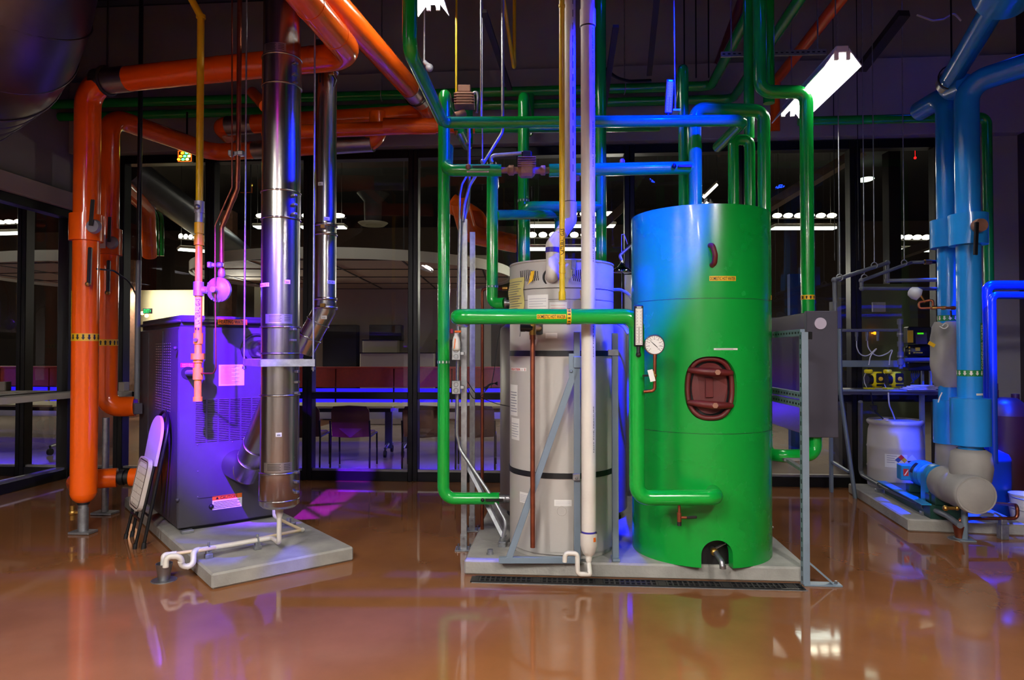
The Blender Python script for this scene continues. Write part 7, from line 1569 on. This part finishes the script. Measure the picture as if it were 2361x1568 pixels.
# beams and stair stringer on the right
for a_, b_, w_, lb in (((1700, 520, 10.5), (1990, 345, 9.5), .22, 'pale sloping beam beyond the glass right of the tank risers'), ((1640, 560, 12), (1790, 470, 12), .2, 'pale sloping beam beyond the glass, lower and farther'), ((1390, 520, 11), (1445, 470, 11), .1, 'pale slanted ceiling trim beyond the glass right of the white vent')):
    MB().bar(C(*a_), C(*b_), w_, .12).build('sloping_beam', mat('pale_beam', (120, 104, 86), .8), label=lb, cat='beam')
MB().bar(C(2040, 600, 9.6), C(2200, 545, 9.0), .18, .1).build('sloping_beam', mat('dark_beam', (70, 58, 46), .8), label='dark sloping beam beyond the glass behind the blue risers', cat='beam')
p_ = C(2058, 700, 9.2); MB().box(at(p_, 2.1), (.16, .16, 4.2), AX).build('steel_column', M['frameblk'], label='dark steel column beyond the right glass', cat='column')
p_ = C(1945, 800, 8.9); MB().box(at(p_, 1.6), (.1, .1, 3.2), AX).build('steel_column', M['beam'], label='slim column beyond the glass behind the exchanger', cat='column')
shp = thing('display_shelf', 'shelf of coloured goods beyond the glass right of the exchanger', 'shelf', at(C(1955, 900, 9.4), 0))
sx = C(1957, 900, 9.4); 
for z in (.45, .75, 1.05, 1.35, 1.65, 2.1): MB().box(at(sx, z), (.34, .3, .02), AX).build('shelf_board', M['panel'], shp)
for s_ in (-1, 1): MB().box(at(sx, 1.1) + RT * s_ * .18, (.02, .3, 2.2), AX).build('upright', M['panel'], shp)
gi = 0
cols = [('shelfred', 'red'), ('shelfblue', 'blue'), ('shelftan', 'tan')]
for zi, z in enumerate((.46, .76, 1.06, 1.36, 1.66)):
    for k in range(3):
        m_, cn = cols[(zi + k * 2) % 3]; q_ = at(sx, z) + RT * (-.1 + .1 * k) - FW * .08
        MB().lathe([(0, 0), (.035, 0), (.04, .02), (.04, .12), (.02, .15), (.018, .18), (.018, .18), (0, .18)], q_ + UP * .004, UP, 12).build('bottle', M[m_], label='%s bottle on the %s board of the display shelf, %s' % (cn, ['lowest', 'second', 'third', 'fourth', 'top'][zi], ['nearest the exchanger', 'in the middle', 'nearest the bench'][k]), cat='bottle', group='bottles on the display shelf')
q_ = at(sx, 2.112) - RT * .09; MB().lathe([(0, 0), (.05, 0), (.05, 0), (.05, .27), (.03, .31), (.015, .33), (.015, .37), (.015, .37), (0, .37)], q_, UP, 14).build('fire_extinguisher', M['shelfred'], label='bright red cylinder beyond the glass above the exchanger edge', cat='cylinder')
q_ = C(1835, 690, 10.5); MB().box(at(q_, 1.35), (.22, .1, 2.7), AX).build('blue_poster', M['shelfblue'], label='dim blue board beyond the glass between the exchanger pipes', cat='board')
MB().box(C(2026, 708, 8.6), (.16, .03, .12), AX).build('door_sign', M['white'], label='small white notice beyond the glass over the bench', cat='sign')
q_ = C(2017, 768, 8.9); MB().ball(q_, .021, seg=10).cyl(q_, q_ + FW * .12, .008).build('indicator_lamp', emit('amber_dot', (255, 130, 20), 4), label='small amber lamp dot behind the dosing manifold', cat='lamp')
q_ = C(2110, 364, 12); MB().ball(q_, .022, seg=8).cyl(q_, at(q_, HZ_), .003, seg=6).build('indicator_lamp', emit('red_dot', (255, 20, 20), 4), label='tiny red lamp dot high beyond the right glass', cat='lamp')
q_ = C(2040, 790, 9.0); MB().box(at(q_, 1.2), (.85, .05, 2.4), AX).build('glass_door_panel', mat('sage_door', (120, 130, 96), .6), label='pale green door leaf beyond the glass behind the metering pumps', cat='door')
# fill spots added to brighten the hall, with no fixtures
spot('hall_fill_centre', G(-5.6, 14.0, 2.7), G(-4.0, 11.6, 0), (1, .93, .78), 200, 150, .6, .1)
spot('hall_fill_front', G(-2.5, 8.9, 4.9), G(-2.6, 11.5, 2.8), (1, .95, .85), 70, 110, .6, .1)  # added to brighten the canopy fascia
spot('hall_fill_mid', G(2.0, 13.8, 2.9), G(1.0, 11.6, 0), (1, .93, .78), 200, 150, .6, .1)
spot('hall_fill_right', G(5.2, 11.5, 4.4), G(5.2, 10.8, 0), (1, .93, .75), 400, 150, .6, .1)
spot('hall_fill_left', G(-7.6, 10.6, 4.4), G(-7.4, 9.8, 0), (1, .9, .78), 160, 150, .6, .1)
spot('side_fill', V((-7.6, 6.6, 4.6)), V((-8.1, 10.0, 1.4)), (1, .85, .7), 260, 70, .6, .1)  # added fill spot to brighten the wood panels
